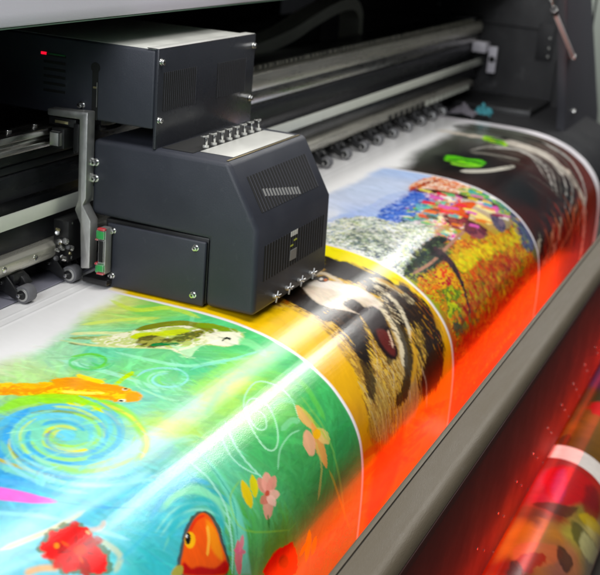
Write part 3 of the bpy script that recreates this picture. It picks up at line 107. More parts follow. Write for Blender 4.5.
(-1,1.6155,[1.3183,0.7585,1.3221,0.7516,1.3252,0.7444,1.3294,0.74,1.3352,0.7364,1.342,0.7342,1.3497,0.7331,1.3578,0.7336,1.3657,0.7356,1.3729,0.739,1.3797,0.7432,1.3861,0.7486,1.3927,0.7521,1.3934,0.7517,1.3914,0.7457,1.3855,0.7397,1.379,0.735,1.3714,0.7314,1.3629,0.7293,1.3538,0.7287,1.3443,0.73,1.3347,0.7333,1.3259,0.7387,1.3198,0.745,1.317,0.7529,1.3176,0.7587],(120,208,136),0.7,0.00189,0,60),
(-1,1.6155,[1.1425,0.9463,1.1465,0.9499,1.1523,0.9531,1.1567,0.956,1.1604,0.9594,1.1634,0.9629,1.1657,0.9667,1.1673,0.9705,1.168,0.9743,1.1681,0.9781,1.1675,0.9818,1.1669,0.986,1.1694,0.9903,1.1703,0.9906,1.174,0.9881,1.1749,0.9835,1.1756,0.9792,1.1756,0.9749,1.1746,0.9704,1.1728,0.9659,1.1701,0.9616,1.1665,0.9573,1.1621,0.9534,1.1567,0.9498,1.1496,0.9467,1.1429,0.9458],(88,184,200),0.7,0.00189,0,60),
(-1,1.6155,[1.1417,0.9373,1.149,0.9408,1.1581,0.9446,1.1649,0.9488,1.1707,0.9536,1.1753,0.9588,1.1786,0.9643,1.1806,0.9699,1.1813,0.9756,1.1808,0.9812,1.1801,0.9868,1.1789,0.9928,1.1788,0.9979,1.1793,0.9981,1.1825,0.994,1.1842,0.9879,1.1846,0.9819,1.1851,0.976,1.1843,0.97,1.1822,0.964,1.1786,0.9581,1.1738,0.9525,1.1675,0.9474,1.1601,0.9428,1.1503,0.939,1.1419,0.9371],(104,200,160),0.7,0.00189,0,60),
(-1,1.6155,[1.072,0.9445,1.0843,0.9415,1.0989,0.9374,1.1122,0.9358,1.1254,0.9358,1.138,0.9375,1.1496,0.9406,1.1598,0.945,1.1684,0.9506,1.1751,0.9571,1.1798,0.9641,1.1823,0.9724,1.1852,0.9793,1.1859,0.9794,1.1872,0.9726,1.1851,0.9637,1.1799,0.9558,1.1725,0.9487,1.1629,0.9425,1.1516,0.9376,1.1388,0.9342,1.1252,0.9324,1.111,0.9325,1.0967,0.9342,1.0819,0.9389,1.0717,0.9442],(124,208,184),0.7,0.00189,0,60),
(-1,1.6155,[1.0825,0.9296,1.0977,0.928,1.1164,0.9258,1.1319,0.9264,1.146,0.9288,1.1592,0.933,1.1711,0.9388,1.1809,0.946,1.1884,0.9541,1.1933,0.9629,1.1956,0.9719,1.1948,0.9819,1.197,0.9908,1.1977,0.9909,1.1993,0.9828,1.2007,0.9723,1.1982,0.9626,1.193,0.9531,1.1849,0.9444,1.1743,0.9367,1.1614,0.9304,1.1481,0.9259,1.133,0.9233,1.1164,0.9228,1.0971,0.9254,1.0824,0.9292],(160,228,208),0.7,0.00189,0,60),
(-1,1.6155,[1.0803,0.9224,1.0992,0.92,1.1227,0.9174,1.1419,0.9186,1.1592,0.9224,1.1736,0.9286,1.1871,0.937,1.1978,0.947,1.2051,0.9582,1.2085,0.9699,1.2083,0.9817,1.2069,0.9949,1.2065,1.0057,1.2072,1.0059,1.2114,0.9962,1.213,0.9826,1.2133,0.9702,1.2096,0.9578,1.2019,0.946,1.1905,0.9353,1.1768,0.9264,1.1615,0.9198,1.1432,0.9158,1.1228,0.9146,1.0987,0.9176,1.0802,0.922],(160,228,208),0.7,0.00189,0,60),
(-1,1.6155,[1.145,0.9032,1.1564,0.9079,1.1713,0.9125,1.1822,0.9179,1.1912,0.9245,1.1987,0.932,1.2062,0.9403,1.2117,0.9491,1.2151,0.9582,1.2164,0.9674,1.2157,0.9763,1.2135,0.9862,1.2162,0.9953,1.2174,0.9957,1.222,0.9885,1.2247,0.9781,1.2255,0.9682,1.224,0.9582,1.2203,0.9483,1.2143,0.9386,1.2061,0.9294,1.1985,0.9211,1.1884,0.9138,1.1762,0.9078,1.1597,0.9035,1.1454,0.9026],(140,220,176),0.7,0.00189,0,60),
(-1,1.6155,[1.0859,0.9021,1.106,0.9014,1.1308,0.8997,1.151,0.9013,1.1693,0.9053,1.185,0.9115,1.1977,0.9196,1.207,0.9294,1.2166,0.9404,1.223,0.9522,1.226,0.9644,1.2253,0.978,1.228,0.9897,1.2291,0.9899,1.2329,0.9793,1.2347,0.9651,1.2313,0.9518,1.2244,0.9389,1.2148,0.9269,1.2045,0.9162,1.1905,0.9074,1.1733,0.9006,1.1534,0.8964,1.1315,0.8947,1.1056,0.8971,1.0858,0.9016],(72,168,184),0.7,0.00189,0,60),
('dab',-1,1.6155,[1.1212,0.5632,1.3123,0.5478,1.5674,0.5568,1.7515,0.8578,1.6064,0.9901,1.5903,1.1908,1.3337,1.1145,0.8716,0.8484,0.8405,0.7953],[],2200,0.013,0.0024,0.3,0.8,0.38,61),
(-1,1.6155,[0.9719,0.7352,0.9764,0.7403,0.9813,0.7492,0.986,0.7589,0.991,0.7687,0.9958,0.7794,1.0002,0.7899,1.0043,0.8008,1.01,0.8104,1.0131,0.8172,1.013,0.8201,1.0102,0.82,1.0052,0.8173,0.9973,0.8115,0.9871,0.8031,0.9782,0.7923,0.9682,0.7784,0.9581,0.7627,0.9528,0.7502,0.9558,0.742,0.9642,0.7364],(222,120,204),1,0.00135,0,60),
(-1,1.6155,[1.0072,0.8129,1.0109,0.8199,1.0181,0.829,1.0267,0.8394,1.0362,0.8496,1.0479,0.8603,1.0635,0.8717,1.0792,0.8818,1.0915,0.8882,1.0918,0.888,1.0818,0.88,1.066,0.8699,1.0509,0.8584,1.0392,0.8477,1.0298,0.8376,1.0211,0.8273,1.014,0.8182,1.0076,0.8127],(80,160,200),0.7,0.00135,0,60),
(-1,1.6155,[0.9919,0.7403,0.9922,0.7497,0.9968,0.7605,1.0023,0.7724,1.0071,0.784,1.0105,0.7952,1.0146,0.8063,1.0199,0.8169,1.0255,0.8275,1.0321,0.8386,1.0393,0.8503,1.0464,0.8604,1.0545,0.8661,1.0554,0.8657,1.0537,0.857,1.0475,0.8463,1.0402,0.8346,1.0336,0.8235,1.0281,0.8131,1.0228,0.8024,1.0195,0.7907,1.0159,0.7792,1.0111,0.7673,1.0055,0.7552,0.9998,0.745,0.993,0.7396],(106,176,228),0.7,0.0027,0,60),
(-1,1.6155,[0.94,0.7806,0.9436,0.7898,0.9518,0.8008,0.9633,0.8121,0.9735,0.8234,0.9819,0.8349,0.9898,0.8473,0.997,0.8597,1.0054,0.8711,1.0148,0.8823,1.0239,0.8936,1.0321,0.9034,1.0398,0.9095,1.0406,0.9092,1.0372,0.9012,1.0297,0.8911,1.0205,0.8797,1.011,0.8684,1.0032,0.8568,0.9959,0.8442,0.9879,0.8317,0.9793,0.8199,0.9688,0.8084,0.9579,0.7966,0.9489,0.786,0.9407,0.7801],(160,224,244),0.8,0.0027,0,60),
(-1,1.6155,[0.8988,0.8267,0.9092,0.8323,0.9269,0.8368,0.9469,0.8416,0.9653,0.8455,0.9823,0.848,0.9995,0.8498,1.0146,0.851,1.0269,0.8492,1.0273,0.8485,1.0181,0.8449,1.003,0.8437,0.9859,0.842,0.9692,0.8396,0.951,0.8359,0.931,0.8311,0.9132,0.8266,0.8993,0.8261],(232,216,168),0.8,0.00202,0,60),
(-1,1.6155,[0.9892,0.8407,0.9974,0.8468,1.0133,0.8495,1.0326,0.8525,1.0532,0.8553,1.0777,0.8578,1.1065,0.8604,1.1339,0.8626,1.1563,0.8596,1.1572,0.8583,1.1405,0.8521,1.1129,0.8499,1.084,0.8476,1.0596,0.8452,1.0392,0.8426,1.02,0.8397,1.0039,0.8371,0.99,0.8396],(176,232,232),0.6,0.0054,0,60),
(-1,1.6155,[0.8662,0.8463,0.875,0.8521,0.891,0.8557,0.9087,0.8595,0.9244,0.8628,0.9381,0.8653,0.9515,0.8674,0.963,0.8691,0.9726,0.867,0.973,0.866,0.9671,0.8613,0.956,0.8595,0.943,0.8574,0.9296,0.8549,0.9139,0.8517,0.896,0.8479,0.8799,0.8444,0.8668,0.8454],(184,232,224),0.6,0.0054,0,60),
(-1,1.6155,[1.0053,0.8876,1.0028,0.8939,1.0054,0.9015,1.0071,0.9091,1.0068,0.914,1.0037,0.9166,0.9974,0.919,0.9903,0.921,0.9865,0.9252,0.9869,0.926,0.9932,0.9272,1.001,0.925,1.0095,0.9216,1.0158,0.9159,1.0167,0.9081,1.0148,0.8996,1.0122,0.8917,1.0064,0.8874],(216,208,160),0.6,0.0027,0,60),
(-1,1.6155,[1.0,0.8684,1.0012,0.8723,1.0064,0.8751,1.0123,0.8779,1.0182,0.8797,1.0243,0.8796,1.0296,0.8783,1.0336,0.8767,1.0349,0.8736,1.0345,0.873,1.0305,0.8717,1.027,0.8731,1.0236,0.874,1.0209,0.8741,1.0169,0.8728,1.0115,0.8703,1.0065,0.8676,1.0006,0.8678],(240,168,120),0.5,0.00202,0,60),
(-1,1.6155,[0.8928,0.865,0.8946,0.869,0.8996,0.8701,0.9049,0.8716,0.9097,0.8735,0.9147,0.8763,0.9204,0.8801,0.9255,0.8839,0.9324,0.884,0.9333,0.8833,0.9329,0.8782,0.9276,0.8744,0.9215,0.8704,0.9156,0.867,0.9096,0.8647,0.904,0.8629,0.8991,0.8617,0.8934,0.8642],(238,176,112),0.8,0.0027,0,60),
(-1,1.6155,[0.9346,0.8477,0.9385,0.8476,0.9437,0.8481,0.9491,0.8478,0.9546,0.8457,0.9604,0.8428,0.9654,0.8411,0.9691,0.8418,0.972,0.8437,0.9753,0.845,0.9798,0.8445,0.9846,0.8434,0.9888,0.8436,0.9913,0.8461,0.9931,0.8498,0.9954,0.8529,0.9993,0.854,1.0037,0.8544,1.007,0.8559,1.0086,0.8597,1.0091,0.8646,1.0093,0.8689,1.0072,0.8722,1.0036,0.8752,1.0014,0.8783,1.002,0.8812,1.0038,0.8842,1.0047,0.8884,1.0041,0.8946,1.0025,0.9018,0.999,0.9085,0.9933,0.9155,0.9857,0.9218,0.9758,0.923,0.9613,0.9154,0.9447,0.9031,0.9329,0.8927,0.9291,0.8871,0.9297,0.8832,0.9308,0.8793,0.9314,0.8746,0.9325,0.8699,0.9328,0.8654,0.9326,0.8608,0.9317,0.8564,0.9314,0.8529,0.9317,0.8504,0.9325,0.8488],(92,108,60),0.8,0.00162,0.006,80),
(-1,1.6155,[0.938,0.8506,0.9433,0.8508,0.9502,0.8528,0.9562,0.8535,0.9596,0.8509,0.9619,0.8469,0.9646,0.8445,0.9684,0.8453,0.9725,0.8478,0.9763,0.8498,0.9796,0.8503,0.9827,0.8504,0.9858,0.8513,0.989,0.8542,0.9922,0.8579,0.9956,0.8612,1.0003,0.8631,1.0052,0.8645,1.0082,0.8666,1.0074,0.8699,1.0044,0.8739,1.0014,0.8783,0.999,0.8829,0.9967,0.8879,0.9946,0.893,0.9935,0.8985,0.9926,0.9042,0.9901,0.909,0.9844,0.9135,0.977,0.9172,0.9705,0.9179,0.9661,0.9136,0.9625,0.9064,0.9578,0.9002,0.9498,0.8967,0.9407,0.8941,0.9349,0.8911,0.9353,0.8867,0.9388,0.8818,0.9411,0.8769,0.9397,0.8724,0.9369,0.868,0.9351,0.8637,0.9351,0.8586,0.9357,0.8537],(226,28,16),1,0.00135,0.005,80),
(-1,1.6155,[0.9681,0.8796,0.9688,0.8836,0.9718,0.8879,0.9755,0.8917,0.9788,0.8946,0.9818,0.8966,0.9852,0.8983,0.9892,0.8995,0.9938,0.8996,0.9947,0.8991,0.9965,0.896,0.9965,0.8926,0.995,0.8891,0.9919,0.8858,0.987,0.8829,0.9809,0.8805,0.9745,0.879,0.9688,0.879],(216,20,8),0.85,0.00189,0.003,90),
(-1,1.6155,[0.968,0.8795,0.9661,0.8839,0.966,0.8894,0.9669,0.8949,0.9679,0.8992,0.969,0.9023,0.9707,0.9054,0.9731,0.908,0.9768,0.9099,0.9778,0.9098,0.9813,0.9074,0.9837,0.9042,0.9848,0.9001,0.9844,0.8957,0.9821,0.8908,0.9784,0.8857,0.9739,0.8815,0.9689,0.8792],(238,36,20),0.85,0.00189,0.003,90),
(-1,1.6155,[0.968,0.8793,0.9631,0.8827,0.9588,0.8878,0.9552,0.8933,0.9527,0.8976,0.9511,0.9007,0.9498,0.904,0.9492,0.9074,0.9503,0.9106,0.9511,0.911,0.9556,0.9105,0.9601,0.9087,0.9644,0.9055,0.9679,0.9013,0.97,0.8958,0.9711,0.8895,0.9709,0.8836,0.9689,0.8794],(176,12,6),0.85,0.00189,0.003,90),
(-1,1.6155,[0.9682,0.879,0.9631,0.8789,0.9574,0.8802,0.9522,0.882,0.9485,0.8836,0.946,0.8849,0.9434,0.8867,0.9411,0.889,0.9397,0.8919,0.9399,0.8926,0.9428,0.8944,0.9466,0.8953,0.9511,0.8951,0.956,0.8936,0.9606,0.8909,0.9648,0.8873,0.9678,0.8833,0.9687,0.8796],(244,60,28),0.85,0.00189,0.003,90),
(-1,1.6155,[0.9685,0.879,0.9637,0.8767,0.9569,0.8755,0.9499,0.8749,0.9443,0.8746,0.94,0.8747,0.9353,0.875,0.9308,0.8759,0.9269,0.8779,0.9265,0.8786,0.9281,0.8815,0.9314,0.8839,0.9361,0.8857,0.942,0.8866,0.949,0.8862,0.9566,0.8847,0.9636,0.8826,0.9684,0.8797],(216,20,8),0.85,0.00189,0.003,90),
(-1,1.6155,[0.9687,0.879,0.9654,0.8748,0.9592,0.8706,0.9523,0.8668,0.9467,0.8638,0.9425,0.8616,0.9379,0.8597,0.9331,0.8585,0.9281,0.8587,0.9273,0.8593,0.9264,0.8632,0.9279,0.8671,0.9315,0.8709,0.9367,0.8742,0.9438,0.8769,0.9525,0.879,0.9612,0.8801,0.9682,0.8796],(238,36,20),0.85,0.00189,0.003,90),
(-1,1.6155,[0.9689,0.8791,0.9697,0.875,0.9685,0.8703,0.9664,0.8658,0.965,0.8623,0.9637,0.8598,0.9617,0.8575,0.9589,0.8556,0.9551,0.8549,0.954,0.8552,0.9507,0.8581,0.9486,0.8615,0.948,0.8653,0.9495,0.8689,0.9528,0.8725,0.9575,0.8759,0.9627,0.8786,0.968,0.8795],(176,12,6),0.85,0.00189,0.003,90),
(-1,1.6155,[0.9689,0.8793,0.9725,0.8755,0.9749,0.8703,0.9764,0.8649,0.9782,0.8604,0.9793,0.8571,0.9798,0.8538,0.9795,0.8506,0.9775,0.848,0.9766,0.8478,0.972,0.8494,0.9678,0.8521,0.9641,0.856,0.9615,0.8606,0.9606,0.8659,0.962,0.8713,0.9644,0.8762,0.9679,0.8794],(244,60,28),0.85,0.00189,0.003,90),
(-1,1.6155,[0.9688,0.8795,0.9748,0.8775,0.9812,0.8737,0.9872,0.8694,0.9916,0.8659,0.9951,0.8631,0.9989,0.8599,1.0022,0.8564,1.004,0.8526,1.0036,0.852,0.9991,0.8513,0.9937,0.852,0.9874,0.8542,0.9811,0.8579,0.9752,0.8631,0.9708,0.8689,0.9683,0.8746,0.968,0.8791],(216,20,8),0.85,0.00189,0.003,90),
(-1,1.6155,[0.9686,0.8797,0.9732,0.8811,0.9793,0.8812,0.9853,0.8808,0.9898,0.8802,0.9932,0.8794,0.9969,0.8783,1.0006,0.8765,1.0036,0.8738,1.0037,0.8731,1.0016,0.8704,0.9981,0.8687,0.9933,0.8679,0.9878,0.8682,0.9819,0.8698,0.976,0.8724,0.9711,0.8755,0.9683,0.879],(238,36,20),0.85,0.00189,0.003,90),
(-1,1.6155,[0.9683,0.8797,0.972,0.883,0.9782,0.8858,0.9851,0.8881,0.9908,0.8897,0.9955,0.8907,1.0006,0.8915,1.0059,0.8916,1.0108,0.8905,1.0114,0.8898,1.0108,0.8863,1.0083,0.8831,1.0039,0.8801,0.9981,0.878,0.9908,0.8769,0.9824,0.8766,0.9746,0.8772,0.9686,0.879],(176,12,6),0.85,0.00189,0.003,90),
(-1,1.6155,[0.9746,0.8862,0.9752,0.889,0.9775,0.8923,0.9808,0.8952,0.9842,0.8966,0.9844,0.8964,0.9839,0.8936,0.9815,0.8903,0.9782,0.8875,0.9749,0.8861],(140,8,4),0.7,0.00135,0,60),
(-1,1.6155,[0.9655,0.8861,0.9631,0.888,0.9614,0.8909,0.9607,0.894,0.9613,0.8963,0.9616,0.8964,0.964,0.8945,0.9657,0.8916,0.9665,0.8885,0.9658,0.8862],(248,112,64),0.7,0.00135,0,60),
(-1,1.6155,[0.9587,0.881,0.9555,0.8804,0.9512,0.8809,0.947,0.882,0.9443,0.8837,0.9443,0.8839,0.9475,0.8845,0.9518,0.884,0.956,0.8829,0.9587,0.8812],(168,12,4),0.7,0.00135,0,60),
(-1,1.6155,[0.959,0.8747,0.9571,0.8723,0.9533,0.87,0.9488,0.8683,0.945,0.868,0.9449,0.8681,0.9467,0.8705,0.9506,0.8728,0.955,0.8745,0.9589,0.8749],(140,8,4),0.7,0.00135,0,60),
(-1,1.6155,[0.9664,0.8717,0.9673,0.869,0.9668,0.8656,0.9659,0.8621,0.9642,0.8601,0.9639,0.8602,0.9623,0.863,0.9624,0.8666,0.9639,0.8699,0.9661,0.8718],(248,112,64),0.7,0.00135,0,60),
(-1,1.6155,[0.9754,0.8744,0.9785,0.8737,0.982,0.8717,0.9847,0.8692,0.9857,0.8668,0.9855,0.8667,0.9823,0.8675,0.9789,0.8695,0.9762,0.872,0.9752,0.8743],(168,12,4),0.7,0.00135,0,60),
(-1,1.6155,[0.9792,0.8808,0.9821,0.8823,0.9868,0.8833,0.9919,0.8836,0.9957,0.8828,0.9958,0.8826,0.9929,0.881,0.9881,0.88,0.9831,0.8798,0.9793,0.8806],(140,8,4),0.7,0.00135,0,60),
(-1,1.6155,[0.9803,0.887,0.976,0.8889,0.9709,0.889,0.9663,0.8872,0.9634,0.8841,0.963,0.8805,0.9652,0.8772,0.9695,0.8753,0.9746,0.8752,0.9793,0.8769,0.9822,0.88,0.9826,0.8837],(244,80,28),1,0.00202,0,60),
(-1,1.6155,[0.9569,0.864,0.9547,0.8651,0.9524,0.8653,0.9505,0.8646,0.9497,0.8631,0.9501,0.8613,0.9516,0.8597,0.9539,0.8585,0.9562,0.8583,0.9581,0.859,0.9589,0.8605,0.9585,0.8623],(240,144,40),1,0.00135,0,60),
(-1,1.6155,[1.0011,0.8688,0.999,0.8703,0.999,0.8721,0.999,0.874,1.0011,0.8752,1.0017,0.8751,1.0038,0.8736,1.0038,0.8718,1.0038,0.8699,1.0017,0.8687],(248,176,128),1,0.00108,0,60),
(-1,1.6155,[0.9567,0.864,0.9544,0.8671,0.9542,0.8711,0.954,0.8758,0.9535,0.8803,0.9525,0.8852,0.9513,0.8906,0.9501,0.8955,0.9512,0.899,0.9517,0.8991,0.9545,0.8958,0.9557,0.8908,0.957,0.8854,0.9579,0.8803,0.9584,0.8756,0.9587,0.8709,0.9589,0.8668,0.9572,0.864],(192,16,8),0.7,0.00135,0,60),
(-1,1.6155,[1.2482,0.8757,1.2481,0.882,1.2478,0.891,1.2461,0.9013,1.243,0.9115,1.2384,0.9218,1.2336,0.9327,1.2309,0.9436,1.2272,0.9536,1.2228,0.9622,1.2177,0.9699,1.2115,0.9776,1.2043,0.9862,1.1968,0.9977,1.187,1.0109,1.1775,1.0228,1.1728,1.032,1.2138,1.0522,1.2139,1.0405,1.2159,1.0244,1.2241,1.0098,1.2301,0.9964,1.2334,0.9855,1.2377,0.9762,1.2413,0.967,1.2439,0.9572,1.2457,0.9461,1.2465,0.9344,1.2488,0.9227,1.2515,0.9118,1.2525,0.9012,1.2521,0.8908,1.2516,0.8818,1.2517,0.8755],(124,208,184),0.85,0.00405,0,60),
(-1,1.6155,[1.2224,0.883,1.222,0.8899,1.2227,0.8998,1.2234,0.9107,1.2225,0.9208,1.2197,0.93,1.219,0.9391,1.217,0.9482,1.2137,0.9572,1.2089,0.966,1.2028,0.9747,1.1956,0.9833,1.1907,0.9924,1.1845,1.0022,1.177,1.0124,1.1706,1.0216,1.1677,1.0288,1.1683,1.0291,1.1733,1.023,1.181,1.0143,1.1886,1.0041,1.1949,0.9942,1.1997,0.9849,1.2065,0.9761,1.2128,0.9673,1.2177,0.9582,1.2211,0.949,1.2232,0.9398,1.2239,0.9304,1.2266,0.9209,1.2276,0.9105,1.2269,0.8994,1.225,0.8896,1.2229,0.8829],(168,228,208),0.8,0.00108,0,60),
(-1,1.6155,[1.2479,0.884,1.2459,0.8913,1.2448,0.9016,1.2433,0.913,1.2407,0.9237,1.2384,0.9333,1.2376,0.9428,1.2355,0.9522,1.2316,0.9614,1.2243,0.9714,1.2145,0.9818,1.2077,0.9917,1.2047,0.9992,1.2051,0.9994,1.2106,0.993,1.2174,0.9831,1.2274,0.9726,1.2348,0.9624,1.2389,0.9529,1.241,0.9433,1.2418,0.9336,1.244,0.9239,1.2467,0.9131,1.2482,0.9015,1.249,0.8912,1.2483,0.884],(72,160,136),0.7,0.00108,0,60),
(-1,1.6155,[1.2034,0.8869,1.2025,0.8934,1.2022,0.9027,1.2021,0.9129,1.2008,0.9227,1.1992,0.9316,1.1995,0.9405,1.1985,0.9495,1.1957,0.9585,1.1903,0.968,1.1828,0.9778,1.1758,0.9875,1.1712,0.9965,1.1665,1.0044,1.1615,1.0115,1.1574,1.0177,1.1553,1.0224,1.1557,1.0226,1.1599,1.0189,1.165,1.0133,1.1701,1.0061,1.1748,0.9981,1.1795,0.989,1.1861,0.9791,1.1937,0.9692,1.1992,0.9595,1.2021,0.9501,1.2031,0.9409,1.2029,0.9318,1.2044,0.9227,1.2057,0.9128,1.2059,0.9024,1.2051,0.8932,1.2038,0.8868],(76,156,152),0.7,0.00108,0,60),
(-1,1.6155,[1.1118,0.9075,1.1199,0.9087,1.1313,0.9084,1.1435,0.9074,1.1544,0.9075,1.1646,0.9089,1.1751,0.9111,1.1844,0.914,1.1908,0.9175,1.1945,0.9219,1.1964,0.9275,1.1982,0.934,1.1997,0.9403,1.1997,0.9472,1.198,0.9548,1.1976,0.9621,1.1996,0.9678,1.201,0.9682,1.2061,0.964,1.2102,0.9572,1.212,0.9489,1.212,0.9409,1.2102,0.9335,1.2085,0.926,1.206,0.9188,1.2005,0.9125,1.1917,0.9076,1.1806,0.9041,1.1686,0.9016,1.1567,0.9002,1.1439,0.9001,1.1306,0.9012,1.1192,0.9037,1.1117,0.9067],(140,216,176),0.9,0.0027,0,60),
(-1,1.6155,[1.089,0.907,1.0987,0.9069,1.1116,0.904,1.1259,0.9009,1.1396,0.8992,1.1533,0.8989,1.1682,0.8996,1.1823,0.9012,1.1933,0.9036,1.2008,0.9074,1.2064,0.9129,1.2113,0.9185,1.2181,0.9213,1.2192,0.9209,1.2196,0.9157,1.2156,0.9094,1.2087,0.9029,1.1988,0.8979,1.1857,0.895,1.1704,0.8933,1.1545,0.8927,1.1394,0.8931,1.1244,0.8951,1.1093,0.8984,1.0965,0.902,1.0887,0.9063],(88,176,216),0.7,0.00338,0,60),
(-1,1.6155,[1.0921,0.9406,1.1025,0.9394,1.1151,0.9354,1.1272,0.9304,1.1388,0.9276,1.149,0.9271,1.1597,0.9279,1.1693,0.9298,1.1768,0.9321,1.1815,0.9347,1.185,0.9382,1.1874,0.9427,1.1887,0.9476,1.188,0.9538,1.1853,0.9616,1.1842,0.9696,1.1865,0.976,1.1884,0.9766,1.1952,0.9726,1.2011,0.9656,1.2041,0.9569,1.205,0.9488,1.2032,0.9417,1.1994,0.935,1.1935,0.9289,1.1863,0.9239,1.1762,0.9205,1.1639,0.9182,1.1504,0.9173,1.1364,0.9182,1.1217,0.9217,1.1067,0.9272,1.0959,0.9337,1.091,0.9396],(72,176,184),0.7,0.00338,0,60),
(-1,1.6155,[1.0056,0.9195,1.0183,0.921,1.0371,0.9204,1.058,0.9195,1.0766,0.918,1.0924,0.9155,1.1072,0.9122,1.1196,0.909,1.1275,0.9048,1.1273,0.9043,1.1175,0.9045,1.1053,0.9077,1.091,0.9109,1.076,0.9133,1.0579,0.9148,1.0372,0.9158,1.0185,0.9165,1.0056,0.9189],(88,184,208),0.6,0.0027,0,60),
(-1,1.6155,[1.0721,0.9785,1.0749,0.9687,1.089,0.9604,1.1031,0.9533,1.1132,0.9478,1.1231,0.9436,1.1327,0.9404,1.1423,0.9381,1.1515,0.9369,1.1598,0.9368,1.1671,0.9378,1.1734,0.94,1.1784,0.9433,1.1821,0.9478,1.1845,0.9535,1.1851,0.9602,1.1842,0.9676,1.1816,0.9759,1.1769,0.9855,1.1746,1.0006,1.1701,1.0168,1.1574,1.0235,1.1283,1.0132,1.0928,0.9943],(64,32,24),0.85,0.00135,0.002,60),
(-1,1.6155,[1.0789,0.9809,1.0793,0.973,1.0887,0.9667,1.0991,0.9611,1.1077,0.9559,1.1172,0.9513,1.1271,0.9475,1.1377,0.9442,1.1487,0.9417,1.1582,0.9404,1.1652,0.9405,1.1706,0.9418,1.1745,0.9443,1.1771,0.9481,1.1782,0.9532,1.1779,0.9594,1.1766,0.9668,1.1739,0.9752,1.1695,0.9846,1.168,0.9988,1.1648,1.014,1.1544,1.0205,1.1293,1.0117,1.0983,0.9949],(232,100,28),1,0.00162,0,60),
(-1,1.6155,[1.1685,0.9516,1.1721,0.9538,1.174,0.9613,1.1741,0.9693,1.1721,0.9766,1.1686,0.9843,1.1668,0.9914,1.1642,0.9974,1.1609,1.0021,1.1575,1.0031,1.1535,0.9988,1.1495,0.991,1.1482,0.982,1.1538,0.971,1.1619,0.9587],(240,144,44),1,0.00405,0,60),
(-1,1.6155,[1.0907,0.9706,1.0928,0.9732,1.0943,0.9782,1.0967,0.9824,1.1007,0.9843,1.1058,0.9855,1.112,0.9878,1.1199,0.9929,1.129,0.9991,1.1381,1.004,1.1484,1.0056,1.1589,1.0057,1.1652,1.007,1.167,1.0128,1.1646,1.0197,1.1544,1.0205,1.1298,1.0097,1.0988,0.9934,1.0789,0.9809,1.0776,0.9749,1.0844,0.9715],(176,36,24),1,0.0027,0,60),
(-1,1.6155,[1.1241,0.9504,1.1306,0.9504,1.1382,0.9483,1.1464,0.9462,1.1531,0.9451,1.1584,0.9452,1.1636,0.946,1.1683,0.9471,1.1723,0.9464,1.1724,0.946,1.1695,0.9436,1.1646,0.9425,1.1583,0.9415,1.1515,0.9414,1.1438,0.9427,1.1354,0.9449,1.1277,0.947,1.1238,0.95],(216,60,16),0.8,0.00162,0,60),
(-1,1.6155,[1.1305,0.9609,1.125,0.964,1.1186,0.9651,1.1133,0.9638,1.1102,0.9605,1.1103,0.9561,1.1134,0.9518,1.1189,0.9486,1.1252,0.9475,1.1307,0.9487,1.1338,0.952,1.1338,0.9565],(240,180,60),1,0.00135,0,60),
(-1,1.6155,[1.1247,0.9556,1.121,0.958,1.1172,0.9591,1.1143,0.9586,1.1129,0.9568,1.1136,0.954,1.116,0.951,1.1197,0.9487,1.1235,0.9475,1.1265,0.948,1.1279,0.9498,1.1272,0.9526],(24,20,16),1,0.00081,0,60),
(-1,1.6155,[1.1222,0.9507,1.1211,0.9513,1.12,0.9515,1.1191,0.9514,1.1186,0.9508,1.1187,0.95,1.1194,0.9492,1.1204,0.9486,1.1215,0.9483,1.1224,0.9485,1.1229,0.9491,1.1228,0.9499],(240,240,240),1,0.00054,0,60),
(-1,1.6155,[1.1644,0.9569,1.1599,0.9588,1.1569,0.9628,1.1533,0.9671,1.1495,0.9711,1.1449,0.9748,1.1396,0.9786,1.1347,0.9819,1.1338,0.9856,1.1344,0.986,1.1394,0.9848,1.1441,0.9813,1.1496,0.9774,1.1544,0.9736,1.1584,0.9694,1.1621,0.9649,1.1653,0.9609,1.1651,0.9572],(248,184,96),0.8,0.00135,0,60),
(-1,1.6155,[1.0591,0.9711,1.0622,0.9692,1.0689,0.9678,1.075,0.9675,1.0796,0.9687,1.0836,0.9709,1.0853,0.9732,1.0836,0.976,1.0796,0.979,1.075,0.9801,1.069,0.9781,1.0623,0.9743],(168,160,80),1,0.00162,0,60),
(-1,1.6155,[1.4997,0.9164,1.4945,0.919,1.4899,0.9229,1.486,0.9273,1.4835,0.9314,1.4829,0.9352,1.483,0.9391,1.4838,0.943,1.4854,0.9469,1.4878,0.9512,1.4909,0.9559,1.4947,0.96,1.4995,0.9631,1.5012,0.9632,1.5053,0.9606,1.5082,0.9568,1.5103,0.9524,1.5116,0.9482,1.5123,0.9443,1.5122,0.9404,1.5113,0.9364,1.5097,0.9325,1.5081,0.9281,1.507,0.9235,1.5049,0.9194,1.5014,0.9165],(230,180,116),0.88,0.00135,0.0012,120),
(-1,1.6155,[1.505,0.9511,1.499,0.9542,1.493,0.9592,1.4873,0.9649,1.4825,0.9705,1.4786,0.9757,1.4753,0.981,1.4738,0.9867,1.4741,0.9928,1.4751,0.9996,1.4768,1.007,1.4793,1.0139,1.4829,1.0192,1.4846,1.0197,1.4892,1.0165,1.4931,1.0112,1.4963,1.005,1.4988,0.9989,1.5005,0.9933,1.5015,0.9874,1.5028,0.9816,1.5049,0.9759,1.5066,0.9695,1.5079,0.9626,1.5082,0.9563,1.5066,0.9514],(228,160,96),0.88,0.00135,0.0012,120),
